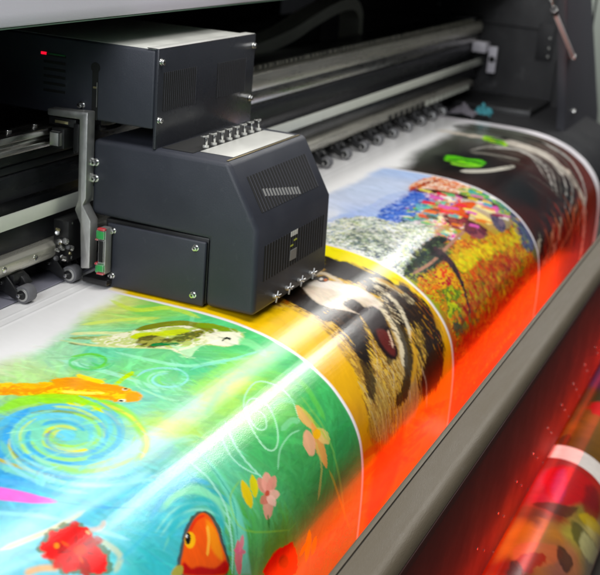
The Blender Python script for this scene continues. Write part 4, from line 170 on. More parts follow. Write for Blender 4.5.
(-1,1.6155,[1.4783,0.9537,1.4719,0.9545,1.4661,0.9565,1.461,0.9591,1.4568,0.9617,1.4536,0.9643,1.4513,0.9671,1.4498,0.9701,1.4491,0.9733,1.4491,0.977,1.4497,0.9812,1.452,0.9853,1.457,0.9891,1.4592,0.9897,1.4653,0.9889,1.4703,0.9868,1.4744,0.9841,1.4785,0.9814,1.4817,0.9789,1.4841,0.9761,1.4857,0.973,1.4864,0.9697,1.4865,0.9659,1.4858,0.9617,1.484,0.9577,1.4803,0.9542],(232,172,140),0.88,0.00135,0.0012,120),
(-1,1.6155,[1.5096,0.964,1.5047,0.9653,1.501,0.9675,1.4982,0.97,1.4963,0.9724,1.4951,0.9747,1.4948,0.9771,1.4953,0.9795,1.4966,0.982,1.4992,0.9849,1.5035,0.9882,1.5086,0.9914,1.5146,0.9938,1.5167,0.994,1.5211,0.9926,1.5239,0.9902,1.5256,0.9875,1.5265,0.9848,1.5273,0.9824,1.5277,0.98,1.5272,0.9775,1.5258,0.975,1.5236,0.9721,1.5206,0.9691,1.5167,0.9663,1.5116,0.9641],(228,192,124),0.88,0.00135,0.0012,120),
(-1,1.6155,[1.5101,0.9192,1.5074,0.9232,1.5046,0.929,1.5042,0.9356,1.5045,0.9417,1.505,0.9474,1.5056,0.9531,1.5066,0.9588,1.5078,0.9645,1.5093,0.9708,1.5111,0.9774,1.5131,0.9834,1.5169,0.988,1.5175,0.988,1.5167,0.9836,1.517,0.9778,1.5169,0.9712,1.5166,0.965,1.5162,0.9593,1.5155,0.9535,1.5145,0.9478,1.5133,0.9421,1.5118,0.9358,1.5103,0.9292,1.5109,0.9233,1.5107,0.9192],(160,200,80),0.5,0.00135,0.0012,120),
(-1,1.6155,[1.5083,0.9737,1.5031,0.9759,1.4968,0.9763,1.491,0.975,1.4874,0.9722,1.4868,0.9687,1.4894,0.9654,1.4946,0.9633,1.5009,0.9628,1.5067,0.9641,1.5104,0.9669,1.511,0.9704],(232,176,40),1,0.00135,0,60),
(-1,1.6155,[1.3112,0.9832,1.3149,0.9821,1.3177,0.9802,1.3198,0.9779,1.3214,0.9758,1.3223,0.9737,1.3227,0.9716,1.3224,0.9694,1.3214,0.9672,1.3199,0.9647,1.3178,0.962,1.315,0.9595,1.3114,0.9576,1.31,0.9574,1.3063,0.9586,1.3035,0.9605,1.3014,0.9628,1.2999,0.9649,1.299,0.967,1.2987,0.9691,1.2989,0.9712,1.2998,0.9734,1.3013,0.9759,1.3034,0.9786,1.3062,0.9811,1.3098,0.983],(216,140,128),0.88,0.00135,0.0012,120),
(-1,1.6155,[1.3112,0.9834,1.3162,0.9834,1.321,0.9825,1.3254,0.981,1.3291,0.9794,1.332,0.9778,1.3343,0.9759,1.336,0.9738,1.3371,0.9714,1.3377,0.9686,1.3379,0.9654,1.3371,0.9622,1.3348,0.9593,1.3334,0.9587,1.3283,0.9587,1.3234,0.9597,1.319,0.9613,1.3154,0.9629,1.3125,0.9645,1.3103,0.9664,1.3086,0.9685,1.3076,0.9709,1.307,0.9737,1.3068,0.9768,1.3076,0.9799,1.3098,0.9828],(232,164,148),0.88,0.00135,0.0012,120),
(-1,1.6155,[1.3109,0.9835,1.3156,0.9848,1.3205,0.9854,1.3253,0.9854,1.3294,0.9852,1.3329,0.9847,1.3358,0.9838,1.3387,0.9827,1.3412,0.9812,1.3436,0.9793,1.3458,0.9771,1.3473,0.9746,1.3472,0.9719,1.3464,0.9711,1.3419,0.9699,1.337,0.9694,1.3322,0.9695,1.328,0.9697,1.3244,0.9702,1.3212,0.971,1.3184,0.9721,1.3159,0.9736,1.3136,0.9755,1.3114,0.9777,1.31,0.9801,1.3101,0.9827],(220,148,132),0.88,0.00135,0.0012,120),
(-1,1.6155,[1.3101,0.9834,1.3101,0.9858,1.3113,0.9881,1.313,0.9902,1.3148,0.992,1.3167,0.9934,1.3188,0.9946,1.3211,0.9955,1.3237,0.9961,1.3268,0.9965,1.3302,0.9967,1.3337,0.9965,1.3368,0.9955,1.3373,0.9948,1.3372,0.9924,1.3359,0.9901,1.3342,0.9879,1.3323,0.9861,1.3304,0.9847,1.3284,0.9835,1.3263,0.9828,1.3239,0.9822,1.321,0.9819,1.3177,0.9817,1.3142,0.9819,1.3109,0.9828],(236,180,164),0.88,0.00135,0.0012,120),
(-1,1.6155,[1.3099,0.9828,1.3049,0.9828,1.2997,0.9837,1.2953,0.9854,1.2916,0.9871,1.2887,0.9889,1.2864,0.991,1.2847,0.9934,1.2835,0.996,1.2828,0.9991,1.2825,1.0027,1.2831,1.0062,1.2851,1.0095,1.2865,1.0102,1.2914,1.0103,1.2962,1.0093,1.3006,1.0077,1.3043,1.006,1.3073,1.0042,1.3097,1.0021,1.3114,0.9997,1.3126,0.997,1.3133,0.9939,1.3136,0.9903,1.313,0.9867,1.3111,0.9834],(224,156,140),0.88,0.00135,0.0012,120),
(-1,1.6155,[1.3102,0.9827,1.3074,0.9811,1.3043,0.98,1.3011,0.9793,1.2983,0.9788,1.2959,0.9787,1.2937,0.9788,1.2918,0.9793,1.29,0.98,1.2883,0.9811,1.2866,0.9825,1.2856,0.9843,1.2862,0.9865,1.2869,0.9873,1.2903,0.989,1.2938,0.9903,1.2972,0.9911,1.3002,0.9916,1.3027,0.9918,1.3048,0.9916,1.3066,0.9911,1.3081,0.9903,1.3095,0.9891,1.3106,0.9876,1.3112,0.9857,1.3107,0.9835],(200,120,104),0.88,0.00135,0.0012,120),
(-1,1.6155,[1.3099,0.983,1.307,0.9836,1.305,0.9849,1.3036,0.9865,1.3027,0.9881,1.3023,0.9896,1.3024,0.9911,1.303,0.9928,1.3041,0.9945,1.3057,0.9965,1.3078,0.9987,1.3104,1.0008,1.3137,1.0025,1.3149,1.0027,1.3176,1.0021,1.3196,1.0008,1.321,0.9992,1.3219,0.9976,1.3223,0.9961,1.3222,0.9945,1.3216,0.9928,1.3205,0.9911,1.3189,0.9891,1.3167,0.9869,1.3141,0.9848,1.311,0.9832],(240,192,176),0.88,0.00135,0.0012,120),
(-1,1.6155,[1.3155,0.984,1.3134,0.9852,1.3104,0.9855,1.3073,0.9846,1.3052,0.983,1.3049,0.9811,1.3062,0.9794,1.3087,0.9782,1.3118,0.978,1.3146,0.9787,1.3165,0.9803,1.3168,0.9822],(192,88,72),1,0.00135,0,60),
(-1,1.6155,[1.2772,0.9448,1.2732,0.9463,1.2696,0.9488,1.2663,0.9519,1.2636,0.9549,1.2616,0.9577,1.26,0.9607,1.259,0.9637,1.2584,0.9669,1.2583,0.9705,1.2585,0.9744,1.2594,0.978,1.2614,0.9809,1.2626,0.9812,1.2665,0.9799,1.2702,0.9774,1.2734,0.9743,1.2761,0.9713,1.2782,0.9685,1.2798,0.9656,1.2809,0.9625,1.2815,0.9592,1.2816,0.9556,1.2814,0.9517,1.2805,0.948,1.2784,0.9451],(228,192,48),0.88,0.00135,0.0012,120),
(-1,1.6155,[1.3037,0.9479,1.2998,0.9486,1.2959,0.9503,1.2922,0.9524,1.2891,0.9545,1.2866,0.9565,1.2846,0.9587,1.2829,0.9611,1.2817,0.9635,1.2807,0.9664,1.28,0.9695,1.28,0.9725,1.2812,0.975,1.2822,0.9754,1.286,0.9747,1.2899,0.9731,1.2935,0.9711,1.2966,0.969,1.2992,0.9669,1.3013,0.9647,1.3029,0.9624,1.3042,0.9599,1.3052,0.957,1.3059,0.9538,1.3059,0.9508,1.3047,0.9482],(220,204,56),0.88,0.00135,0.0012,120),
(-1,1.6155,[1.2901,1.0046,1.2887,1.0053,1.2873,1.0066,1.286,1.0081,1.2849,1.0096,1.2839,1.011,1.2831,1.0125,1.2825,1.014,1.2819,1.0155,1.2815,1.0172,1.2811,1.0191,1.281,1.0209,1.2813,1.0223,1.2816,1.0224,1.2829,1.0217,1.2843,1.0204,1.2856,1.0189,1.2868,1.0174,1.2877,1.016,1.2885,1.0146,1.2892,1.0131,1.2897,1.0115,1.2902,1.0098,1.2905,1.0079,1.2907,1.0061,1.2904,1.0047],(56,120,56),0.88,0.00135,0.0012,120),
(-1,1.6155,[1.2044,0.999,1.2004,1.0001,1.1964,1.0024,1.1926,1.0052,1.1894,1.0081,1.1868,1.0108,1.1846,1.0137,1.1828,1.0169,1.1814,1.0202,1.1803,1.0239,1.1801,1.0285,1.1821,1.0335,1.1848,1.0377,1.1861,1.0383,1.1895,1.0371,1.1923,1.0343,1.1946,1.0308,1.1964,1.0273,1.1988,1.0244,1.2011,1.0215,1.2029,1.0183,1.2043,1.015,1.2054,1.0111,1.2063,1.0069,1.2065,1.0029,1.2054,0.9995],(216,104,120),0.88,0.00135,0.0012,120),
(-1,1.6155,[1.1886,1.0053,1.1887,1.007,1.1897,1.0089,1.1912,1.0107,1.1928,1.0123,1.1944,1.0137,1.1961,1.015,1.1981,1.0161,1.2003,1.0171,1.2029,1.018,1.2057,1.0189,1.2086,1.0195,1.2112,1.0195,1.2117,1.0192,1.2115,1.0174,1.2104,1.0156,1.2089,1.0137,1.2073,1.012,1.2057,1.0107,1.2039,1.0094,1.2019,1.0083,1.1997,1.0073,1.1972,1.0064,1.1943,1.0055,1.1915,1.005,1.189,1.005],(216,112,136),0.88,0.00135,0.0012,120),
(-1,1.6155,[1.219,0.9991,1.2164,0.9992,1.2137,0.9997,1.211,1.0006,1.2086,1.0015,1.2066,1.0025,1.2049,1.0036,1.2033,1.0048,1.202,1.0062,1.2007,1.0078,1.1996,1.0096,1.1989,1.0114,1.199,1.013,1.1995,1.0133,1.2019,1.0133,1.2046,1.0128,1.2073,1.0119,1.2097,1.011,1.2117,1.0101,1.2135,1.009,1.215,1.0077,1.2164,1.0064,1.2177,1.0048,1.2189,1.0029,1.2196,1.0011,1.2195,0.9995],(224,128,144),0.88,0.00135,0.0012,120),
(-1,1.6155,[1.4007,1.0793,1.3967,1.0803,1.3933,1.0828,1.3904,1.0862,1.3881,1.0896,1.3864,1.0929,1.3853,1.0966,1.3847,1.1005,1.3846,1.1048,1.3851,1.1097,1.386,1.1152,1.3876,1.1206,1.3903,1.1252,1.3916,1.1259,1.3955,1.1251,1.3989,1.1226,1.4019,1.1192,1.4042,1.1158,1.406,1.1124,1.4071,1.1087,1.4077,1.1047,1.4077,1.1004,1.4073,1.0954,1.4063,1.0899,1.4047,1.0846,1.402,1.0801],(232,192,64),0.88,0.00135,0.0012,120),
(-1,1.6155,[1.425,1.1009,1.4215,1.1009,1.4184,1.102,1.4157,1.1036,1.4134,1.1053,1.4117,1.1071,1.4104,1.1091,1.4096,1.1114,1.4093,1.114,1.4093,1.117,1.4096,1.1204,1.4106,1.1239,1.4126,1.127,1.4136,1.1277,1.4171,1.1277,1.4202,1.1267,1.423,1.1251,1.4253,1.1234,1.427,1.1216,1.4283,1.1196,1.4291,1.1172,1.4294,1.1147,1.4294,1.1116,1.429,1.1081,1.428,1.1047,1.4261,1.1015],(224,184,56),0.88,0.00135,0.0012,120),
(-1,1.6155,[1.3949,1.0923,1.3914,1.0917,1.3876,1.0918,1.3839,1.0921,1.3806,1.0926,1.3779,1.0933,1.3754,1.0941,1.3733,1.0952,1.3715,1.0964,1.3697,1.098,1.3681,1.0998,1.3671,1.1017,1.3672,1.1037,1.3679,1.1042,1.3713,1.1048,1.375,1.1048,1.3787,1.1045,1.382,1.104,1.3847,1.1033,1.3872,1.1025,1.3894,1.1015,1.3913,1.1002,1.393,1.0986,1.3947,1.0968,1.3957,1.0948,1.3956,1.0928],(216,176,56),0.88,0.00135,0.0012,120),
(-1,1.6155,[1.2513,1.0722,1.2477,1.0654,1.2549,1.062,1.2636,1.0598,1.2707,1.0581,1.2794,1.0577,1.2893,1.0582,1.3016,1.0595,1.3153,1.0618,1.3271,1.065,1.3361,1.0688,1.3431,1.0736,1.3483,1.0816,1.3565,1.0987,1.3627,1.119,1.3555,1.1276,1.3228,1.114,1.2791,1.0899],(216,36,16),1,0.00202,0.004,60),
(-1,1.6155,[1.3287,1.0932,1.3268,1.0976,1.3207,1.0983,1.3121,1.0953,1.3034,1.0893,1.2969,1.0819,1.2949,1.0756,1.2979,1.072,1.3041,1.0713,1.3117,1.0738,1.3192,1.079,1.3259,1.0863],(140,24,16),1,0.0027,0,60),
(-1,1.6155,[1.478,0.9393,1.4817,0.9336,1.4892,0.9254,1.4983,0.916,1.5048,0.907,1.5081,0.8985,1.5094,0.8897,1.5084,0.8813,1.5053,0.8737,1.5,0.8665,1.4945,0.8592,1.4871,0.8533,1.4769,0.8499,1.4631,0.8497,1.4465,0.8518,1.4293,0.8558,1.4138,0.8613,1.4014,0.8683,1.3916,0.8768,1.3833,0.886,1.3764,0.8953,1.3706,0.9054,1.3661,0.9164,1.3632,0.9267,1.3642,0.9346,1.3681,0.94,1.3737,0.9435,1.3806,0.9452,1.3878,0.945,1.3955,0.9429,1.4039,0.939,1.412,0.9337,1.4198,0.9273,1.4285,0.9193,1.4371,0.9097,1.4441,0.8998,1.4481,0.891,1.4481,0.8831,1.445,0.8758,1.4399,0.8698,1.4334,0.8662,1.4248,0.8654,1.4148,0.867,1.4051,0.8703,1.3971,0.8749,1.391,0.8814,1.3858,0.8896,1.3823,0.8979,1.3811,0.9044,1.3832,0.909,1.3881,0.9125,1.3944,0.9144,1.4011,0.9145,1.4076,0.9119,1.4142,0.9075,1.4197,0.9022,1.4229,0.8974,1.4228,0.8932,1.4202,0.8892,1.417,0.8858,1.4149,0.8835,1.4144,0.8836,1.416,0.8861,1.4184,0.8897,1.4202,0.8936,1.4197,0.8972,1.4163,0.9014,1.4107,0.9062,1.4047,0.9103,1.4001,0.9122,1.396,0.9121,1.3911,0.9106,1.3871,0.9078,1.3854,0.904,1.3865,0.898,1.3899,0.8901,1.3949,0.8821,1.4005,0.8761,1.4075,0.8722,1.4161,0.8692,1.4245,0.8678,1.4308,0.8684,1.436,0.8714,1.4407,0.8768,1.4436,0.8837,1.4436,0.891,1.4398,0.8993,1.433,0.909,1.4246,0.9184,1.4163,0.9261,1.4083,0.9321,1.4006,0.9372,1.3927,0.9408,1.3861,0.9427,1.3808,0.9428,1.3759,0.9417,1.3716,0.939,1.3682,0.9343,1.3673,0.9267,1.3702,0.9166,1.3747,0.9058,1.3803,0.8959,1.3871,0.8868,1.3953,0.8777,1.4047,0.8696,1.4157,0.8632,1.4302,0.8581,1.4463,0.8544,1.4619,0.8524,1.4742,0.8526,1.4831,0.8556,1.4898,0.8611,1.4956,0.8678,1.5007,0.8747,1.5036,0.882,1.5045,0.8901,1.5038,0.8985,1.5014,0.9067,1.4958,0.9156,1.4874,0.925,1.4806,0.9333,1.4774,0.9392],(184,236,200),0.75,0.00081,0,60),
(-1,1.6155,[1.3448,0.8681,1.3379,0.8742,1.3302,0.8834,1.3224,0.8936,1.3164,0.9032,1.3126,0.9121,1.3101,0.921,1.3083,0.9294,1.3095,0.9372,1.3111,0.9444,1.3131,0.9513,1.3152,0.9572,1.3182,0.9612,1.3187,0.9612,1.3192,0.9571,1.3176,0.9513,1.3157,0.9445,1.3142,0.9372,1.3129,0.9295,1.3147,0.9211,1.3172,0.9124,1.3208,0.9038,1.3267,0.8944,1.3344,0.8843,1.3417,0.875,1.3453,0.8682],(180,236,212),0.7,0.00094,0,60),
(-1,1.6155,[1.3197,0.8708,1.313,0.8778,1.3049,0.888,1.2972,0.8993,1.2923,0.9093,1.2909,0.9181,1.2918,0.9265,1.2954,0.9341,1.3,0.9407,1.3045,0.9462,1.3095,0.9508,1.3141,0.9543,1.3182,0.9565,1.3186,0.9563,1.3166,0.9534,1.3124,0.9498,1.3077,0.9454,1.3033,0.9401,1.2988,0.9336,1.2954,0.9261,1.2946,0.9179,1.2958,0.9095,1.3007,0.8998,1.3083,0.8887,1.3159,0.8783,1.3201,0.8709],(180,236,212),0.7,0.00094,0,60),
(-1,1.6155,[1.3611,0.9685,1.3679,0.9656,1.3758,0.9604,1.3848,0.955,1.394,0.9509,1.4039,0.9483,1.415,0.9465,1.4262,0.9453,1.4361,0.9448,1.4447,0.9453,1.4528,0.9466,1.46,0.948,1.4655,0.9481,1.4656,0.9478,1.461,0.9458,1.4538,0.9441,1.4449,0.9427,1.4353,0.9422,1.4248,0.9428,1.4133,0.9439,1.4017,0.9459,1.3912,0.9486,1.3815,0.953,1.3723,0.9586,1.3647,0.964,1.3607,0.9683],(156,220,176),0.7,0.00094,0,60),
(-1,1.6155,[1.4418,0.8978,1.4494,0.9001,1.4594,0.8989,1.4694,0.8983,1.4767,0.8988,1.4829,0.9016,1.4899,0.9064,1.4961,0.9116,1.506,0.9133,1.5075,0.9128,1.5083,0.9071,1.5017,0.9017,1.4935,0.8961,1.4835,0.892,1.4712,0.8909,1.4588,0.8917,1.4482,0.893,1.4417,0.8969],(136,212,156),0.6,0.00202,0,60),
(-1,1.6155,[1.4256,0.931,1.4345,0.9343,1.4447,0.9336,1.4549,0.9331,1.4611,0.9334,1.4631,0.9342,1.4657,0.9361,1.4684,0.9388,1.4769,0.9394,1.4786,0.939,1.4826,0.9355,1.4792,0.9321,1.4741,0.9281,1.4659,0.925,1.455,0.9244,1.443,0.9249,1.4322,0.9257,1.4251,0.9299],(140,212,160),0.6,0.00162,0,60),
(-1,1.6155,[1.5289,0.9089,1.5231,0.9206,1.5212,0.9374,1.5227,0.9561,1.5214,0.9731,1.5183,0.9881,1.5173,1.0033,1.5143,1.0185,1.5145,1.0361,1.5187,1.0588,1.5234,1.0847,1.5336,1.1118,1.5447,1.1327,1.5458,1.1332,1.5414,1.1151,1.532,1.0882,1.5262,1.0616,1.5219,1.0386,1.5204,1.0203,1.5235,1.0049,1.5245,0.9894,1.5271,0.974,1.5286,0.9566,1.527,0.9377,1.5282,0.9208,1.5296,0.9089],(128,192,96),0.5,0.00135,0,60),
(-1,1.6155,[1.4868,0.9749,1.4793,0.9814,1.4753,0.9923,1.4711,1.0043,1.4651,1.0147,1.4555,1.0234,1.4463,1.0329,1.439,1.0417,1.4368,1.0494,1.4376,1.0498,1.4456,1.0452,1.453,1.0364,1.4607,1.026,1.4706,1.017,1.4769,1.0063,1.4812,0.9941,1.4845,0.9829,1.4875,0.9751],(200,192,112),0.5,0.00135,0,60),
(-1,1.6155,[1.4896,1.0253,1.4902,1.0346,1.4969,1.0498,1.5045,1.0671,1.5141,1.0849,1.5277,1.105,1.5424,1.1267,1.5587,1.1482,1.5744,1.1649,1.5755,1.1654,1.5677,1.1515,1.5512,1.1298,1.536,1.1078,1.5222,1.0876,1.5117,1.0693,1.504,1.0519,1.4973,1.0366,1.4903,1.0255],(192,184,80),0.5,0.00135,0,60),
(-1,1.6155,[1.274,0.943,1.2649,0.9432,1.2524,0.9445,1.2397,0.9475,1.2302,0.9528,1.2235,0.9612,1.2182,0.9721,1.2167,0.984,1.2259,0.9968,1.2463,1.0098,1.2755,1.0237,1.311,1.0389,1.3376,1.0494,1.3376,1.049,1.3111,1.0363,1.2771,1.0215,1.2483,1.0079,1.2291,0.9958,1.2209,0.9843,1.2223,0.973,1.2275,0.9625,1.2338,0.9545,1.2423,0.9497,1.2542,0.9471,1.2662,0.9455,1.2742,0.9433],(144,200,80),0.5,0.00135,0,60),
(-1,1.6155,[1.5577,0.872,1.5513,0.8803,1.5516,0.8912,1.5511,0.9034,1.5485,0.915,1.5424,0.9272,1.5385,0.9407,1.5353,0.9529,1.5395,0.9624,1.5413,0.9626,1.5499,0.9551,1.5532,0.9427,1.5565,0.9287,1.5631,0.9157,1.566,0.903,1.5666,0.8902,1.5662,0.8791,1.5595,0.8719],(112,200,80),0.5,0.00405,0,60),
(-1,1.6155,[1.572,0.8853,1.5666,0.8941,1.5648,0.9063,1.5613,0.9202,1.5564,0.9341,1.5508,0.9495,1.5416,0.9667,1.5322,0.9822,1.534,0.9949,1.5351,0.9952,1.5409,0.9844,1.5501,0.9686,1.5595,0.9512,1.5654,0.9352,1.5701,0.9207,1.5738,0.9063,1.5757,0.8939,1.5731,0.8853],(72,160,96),0.5,0.0027,0,60),
(1.6155,2.1207,[1.7434,0.706,1.7602,0.7124,1.783,0.729,1.8158,0.7393,1.8706,0.7337,1.9391,0.7207,1.9922,0.7118,2.011,0.712,2.01,0.7172,2.007,0.7262,2.01,0.7395,2.017,0.7551,2.022,0.7728,2.023,0.7929,2.028,0.8136,2.034,0.8328,2.04,0.8503,2.046,0.8669,2.055,0.8827,2.061,0.8988,2.064,0.9148,2.063,0.9307,2.064,0.9468,2.06,0.9627,2.053,0.9773,2.047,0.9909,2.04,1.0037,2.03,1.0154,2.015,1.0263,2.006,1.0384,1.993,1.0487,1.9767,1.0562,1.957,1.0617,1.9342,1.067,1.9084,1.0733,1.8808,1.0796,1.8527,1.0845,1.8212,1.0861,1.7879,1.0856,1.7564,1.0839,1.7265,1.0824,1.6984,1.0798,1.6773,1.0732,1.6672,1.0618,1.6634,1.0465,1.6593,1.0281,1.6655,1.0097,1.674,0.9889,1.6867,0.9706,1.6963,0.9559,1.7029,0.9424,1.7083,0.928,1.7189,0.9113,1.7278,0.8935,1.7345,0.8768,1.7403,0.8615,1.7486,0.8466,1.7538,0.8327,1.7561,0.8202,1.7553,0.8089,1.752,0.7975,1.7455,0.7856,1.7352,0.7739,1.7284,0.7607,1.7258,0.7418,1.7316,0.7191],[(176,138,68),(148,112,58),(200,164,88),(216,176,80),(138,100,48)],1,0.01215,0.014,50),
(1.6155,2.1207,[2.044,0.7151,2.051,0.7183,2.05,0.7292,2.047,0.7411,2.05,0.7512,2.053,0.7623,2.055,0.7742,2.059,0.787,2.063,0.8005,2.069,0.812,2.072,0.8234,2.072,0.8341,2.065,0.8407,2.049,0.842,2.026,0.8393,2.006,0.8333,1.989,0.8232,1.974,0.8099,1.9642,0.7961,1.9598,0.7821,1.9586,0.768,1.9649,0.7545,1.9856,0.7397,2.019,0.7238],(26,18,14),1,0.00473,0.013,60),
(1.6155,2.1207,[1.7903,0.7452,1.8117,0.7406,1.8385,0.741,1.8586,0.7458,1.8656,0.7557,1.8653,0.7698,1.8628,0.7839,1.8615,0.7977,1.8618,0.8104,1.8551,0.8199,1.8334,0.8263,1.8042,0.8297,1.7816,0.8281,1.7709,0.8193,1.766,0.8057,1.7676,0.7905,1.7716,0.7742,1.7785,0.7572],(26,18,14),1,0.00473,0.014,60),
(1.6155,2.1207,[1.8551,0.8199,1.8713,0.8208,1.8814,0.8237,1.8862,0.8294,1.886,0.8387,1.8806,0.8507,1.8709,0.8632,1.861,0.8754,1.8478,0.8879,1.8337,0.8998,1.8191,0.911,1.8036,0.9215,1.7886,0.9304,1.7766,0.9384,1.7639,0.9447,1.7543,0.9458,1.7494,0.939,1.7487,0.9272,1.7539,0.9148,1.7598,0.9028,1.7669,0.8902,1.7723,0.8784,1.7751,0.8677,1.7793,0.8575,1.7818,0.8483,1.7767,0.8405,1.7687,0.8341,1.7709,0.8289,1.7933,0.8245,1.8268,0.8212],(34,24,18),1,0.0054,0.014,60),
(1.6155,2.1207,[1.862,0.7482,1.8873,0.7416,1.9191,0.7354,1.9389,0.7347,1.9375,0.743,1.9259,0.7558,1.91,0.7676,1.8892,0.7779,1.8646,0.7871,1.8458,0.7912,1.8355,0.7874,1.8306,0.7788,1.8307,0.7702,1.8361,0.7626,1.8467,0.7549],(58,42,28),1,0.0027,0.008,60),
(1.6155,2.1207,[1.9816,0.8256,1.9656,0.8391,1.9636,0.849,1.9715,0.8543,1.9752,0.8591,1.9759,0.8658,1.9783,0.8749,1.9789,0.8845,1.978,0.8926,1.9754,0.8986,1.9708,0.9043,1.9644,0.9107,1.9577,0.917,1.9509,0.923,1.9435,0.9287,1.9503,0.9364,1.9708,0.9452,1.9807,0.9472,2.008,0.9483,2.026,0.9449,2.032,0.9374,2.037,0.9296,2.045,0.9222,2.054,0.9137,2.062,0.9033,2.067,0.8916,2.069,0.8792,2.068,0.8662,2.071,0.8522,2.07,0.8384,2.061,0.8263,2.047,0.8172,2.023,0.816,1.9914,0.8216],(36,26,20),1,0.00608,0.016,55),
(1.6155,2.1207,[2.031,0.8616,2.016,0.8733,2.006,0.8874,2.012,0.8993,2.016,0.9101,2.015,0.9205,2.014,0.9315,2.017,0.9423,2.016,0.9526,2.013,0.9625,2.007,0.9725,1.9988,0.9819,1.9927,0.9912,1.9847,1.0,1.9738,1.0084,1.9606,1.0161,1.9467,1.0226,1.9306,1.0283,1.9133,1.0345,1.9142,1.0491,1.9229,1.0639,1.9338,1.0697,1.9684,1.0776,2.01,1.0835,2.03,1.0753,2.048,1.0661,2.06,1.0552,2.068,1.0429,2.074,1.029,2.083,1.0164,2.091,1.0032,2.094,0.9892,2.099,0.9752,2.104,0.9612,2.105,0.9467,2.102,0.932,2.103,0.9176,2.103,0.9032,2.099,0.8882,2.091,0.8736,2.065,0.8646,2.042,0.8597],(38,24,16),1,0.00608,0.016,55),
(1.6155,2.1207,[2.029,0.8236,2.025,0.8341,2.032,0.8461,2.038,0.8596,2.044,0.8721,2.048,0.8848,2.049,0.8988,2.048,0.9116,2.056,0.9202,2.058,0.9201,2.067,0.9108,2.067,0.8977,2.066,0.8831,2.062,0.8693,2.057,0.8557,2.051,0.8416,2.044,0.8294,2.031,0.823],(216,200,160),0.9,0.00202,0.006,60),
(1.6155,2.1207,[1.7424,0.9592,1.7548,0.9632,1.7603,0.978,1.7634,0.9962,1.7588,1.0172,1.7578,1.0441,1.7579,1.0663,1.7495,1.078,1.7367,1.083,1.7201,1.0782,1.7052,1.0641,1.6904,1.0424,1.6847,1.0205,1.6964,0.9971,1.7194,0.9726],(168,144,88),0.7,0.00675,0.01,60),
(1.6155,2.1207,[1.8841,0.9178,1.8676,0.9248,1.8614,0.9338,1.8651,0.9431,1.8662,0.9519,1.8641,0.9612,1.86,0.9715,1.8539,0.9821,1.8508,0.9934,1.8469,1.0052,1.8414,1.017,1.835,1.0281,1.8328,1.0387,1.8247,1.0469,1.8113,1.054,1.8061,1.0645,1.8144,1.0785,1.8237,1.0833,1.8554,1.0902,1.8808,1.0891,1.8937,1.0789,1.9047,1.0671,1.9079,1.0525,1.9062,1.0361,1.9065,1.0207,1.9109,1.0075,1.9134,0.9943,1.9153,0.981,1.9204,0.9687,1.923,0.9565,1.9216,0.944,1.9168,0.9322,1.9072,0.923,1.8908,0.9174],(184,156,108),0.7,0.00675,0.01,60),
(1.6155,2.1207,[1.7166,0.9969,1.6976,0.9988,1.6821,1.007,1.6664,1.0167,1.655,1.0268,1.6583,1.0413,1.6663,1.0574,1.6752,1.0719,1.6952,1.0862,1.6986,1.0872,1.7008,1.0784,1.6917,1.0639,1.684,1.0488,1.6809,1.0361,1.6858,1.0252,1.701,1.016,1.7165,1.0079,1.7189,0.998],(152,112,56),0.6,0.00405,0.01,60),
(1.6155,2.1207,[1.8321,0.9144,1.823,0.9197,1.8131,0.9277,1.8046,0.9367,1.7957,0.9453,1.7832,0.9541,1.7678,0.9635,1.7533,0.9718,1.7452,0.9782,1.7457,0.9784,1.7574,0.9735,1.772,0.9651,1.7876,0.9557,1.8004,0.9468,1.8095,0.9379,1.8176,0.9288,1.8275,0.9207,1.8326,0.9145],(232,220,192),0.3,0.00135,0,60),
(1.6155,2.1207,[1.8379,0.9246,1.8287,0.9298,1.823,0.9379,1.8157,0.947,1.8067,0.9556,1.794,0.9643,1.7785,0.9736,1.7639,0.9819,1.7581,0.9888,1.7587,0.989,1.7681,0.9836,1.7827,0.9753,1.7984,0.9659,1.8114,0.957,1.8206,0.9482,1.8281,0.939,1.8338,0.9309,1.8384,0.9248],(106,80,48),0.3,0.00135,0,60),
(1.6155,2.1207,[1.8464,0.9349,1.84,0.9401,1.8342,0.9482,1.8268,0.9573,1.8177,0.9659,1.805,0.9746,1.7894,0.9839,1.7789,0.993,1.774,1.0001,1.7746,1.0003,1.784,0.9949,1.7945,0.9858,1.8094,0.9763,1.8225,0.9674,1.8318,0.9585,1.8394,0.9493,1.8452,0.9412,1.847,0.935],(184,156,104),0.3,0.00135,0,60),
(1.6155,2.1207,[1.8578,0.9453,1.8514,0.9505,1.8456,0.9587,1.8381,0.9677,1.8289,0.9763,1.8167,0.9851,1.8057,0.9953,1.7952,1.0044,1.7902,1.0115,1.7908,1.0117,1.8004,1.0063,1.811,0.9972,1.8221,0.987,1.8337,0.9778,1.8432,0.969,1.8508,0.9598,1.8566,0.9516,1.8585,0.9454],(232,220,192),0.3,0.00135,0,60),
(1.6155,2.1207,[1.8694,0.9558,1.8629,0.961,1.857,0.9692,1.8495,0.9782,1.8419,0.9871,1.8335,0.9967,1.8224,1.0069,1.8116,1.0159,1.8066,1.0231,1.8073,1.0233,1.8169,1.0179,1.8277,1.0088,1.839,0.9985,1.8475,0.9888,1.8546,0.9796,1.8623,0.9703,1.8682,0.9622,1.8701,0.9559],(106,80,48),0.3,0.00135,0,60),
(1.6155,2.1207,[1.8811,0.9664,1.8745,0.9716,1.8686,0.9798,1.8637,0.9893,1.859,0.9988,1.8506,1.0084,1.8393,1.0186,1.8292,1.0279,1.8298,1.037,1.8307,1.0373,1.8362,1.0305,1.8447,1.0206,1.8561,1.0103,1.8648,1.0005,1.8696,0.9908,1.8739,0.981,1.8798,0.9728,1.8817,0.9666],(184,156,104),0.3,0.00135,0,60),
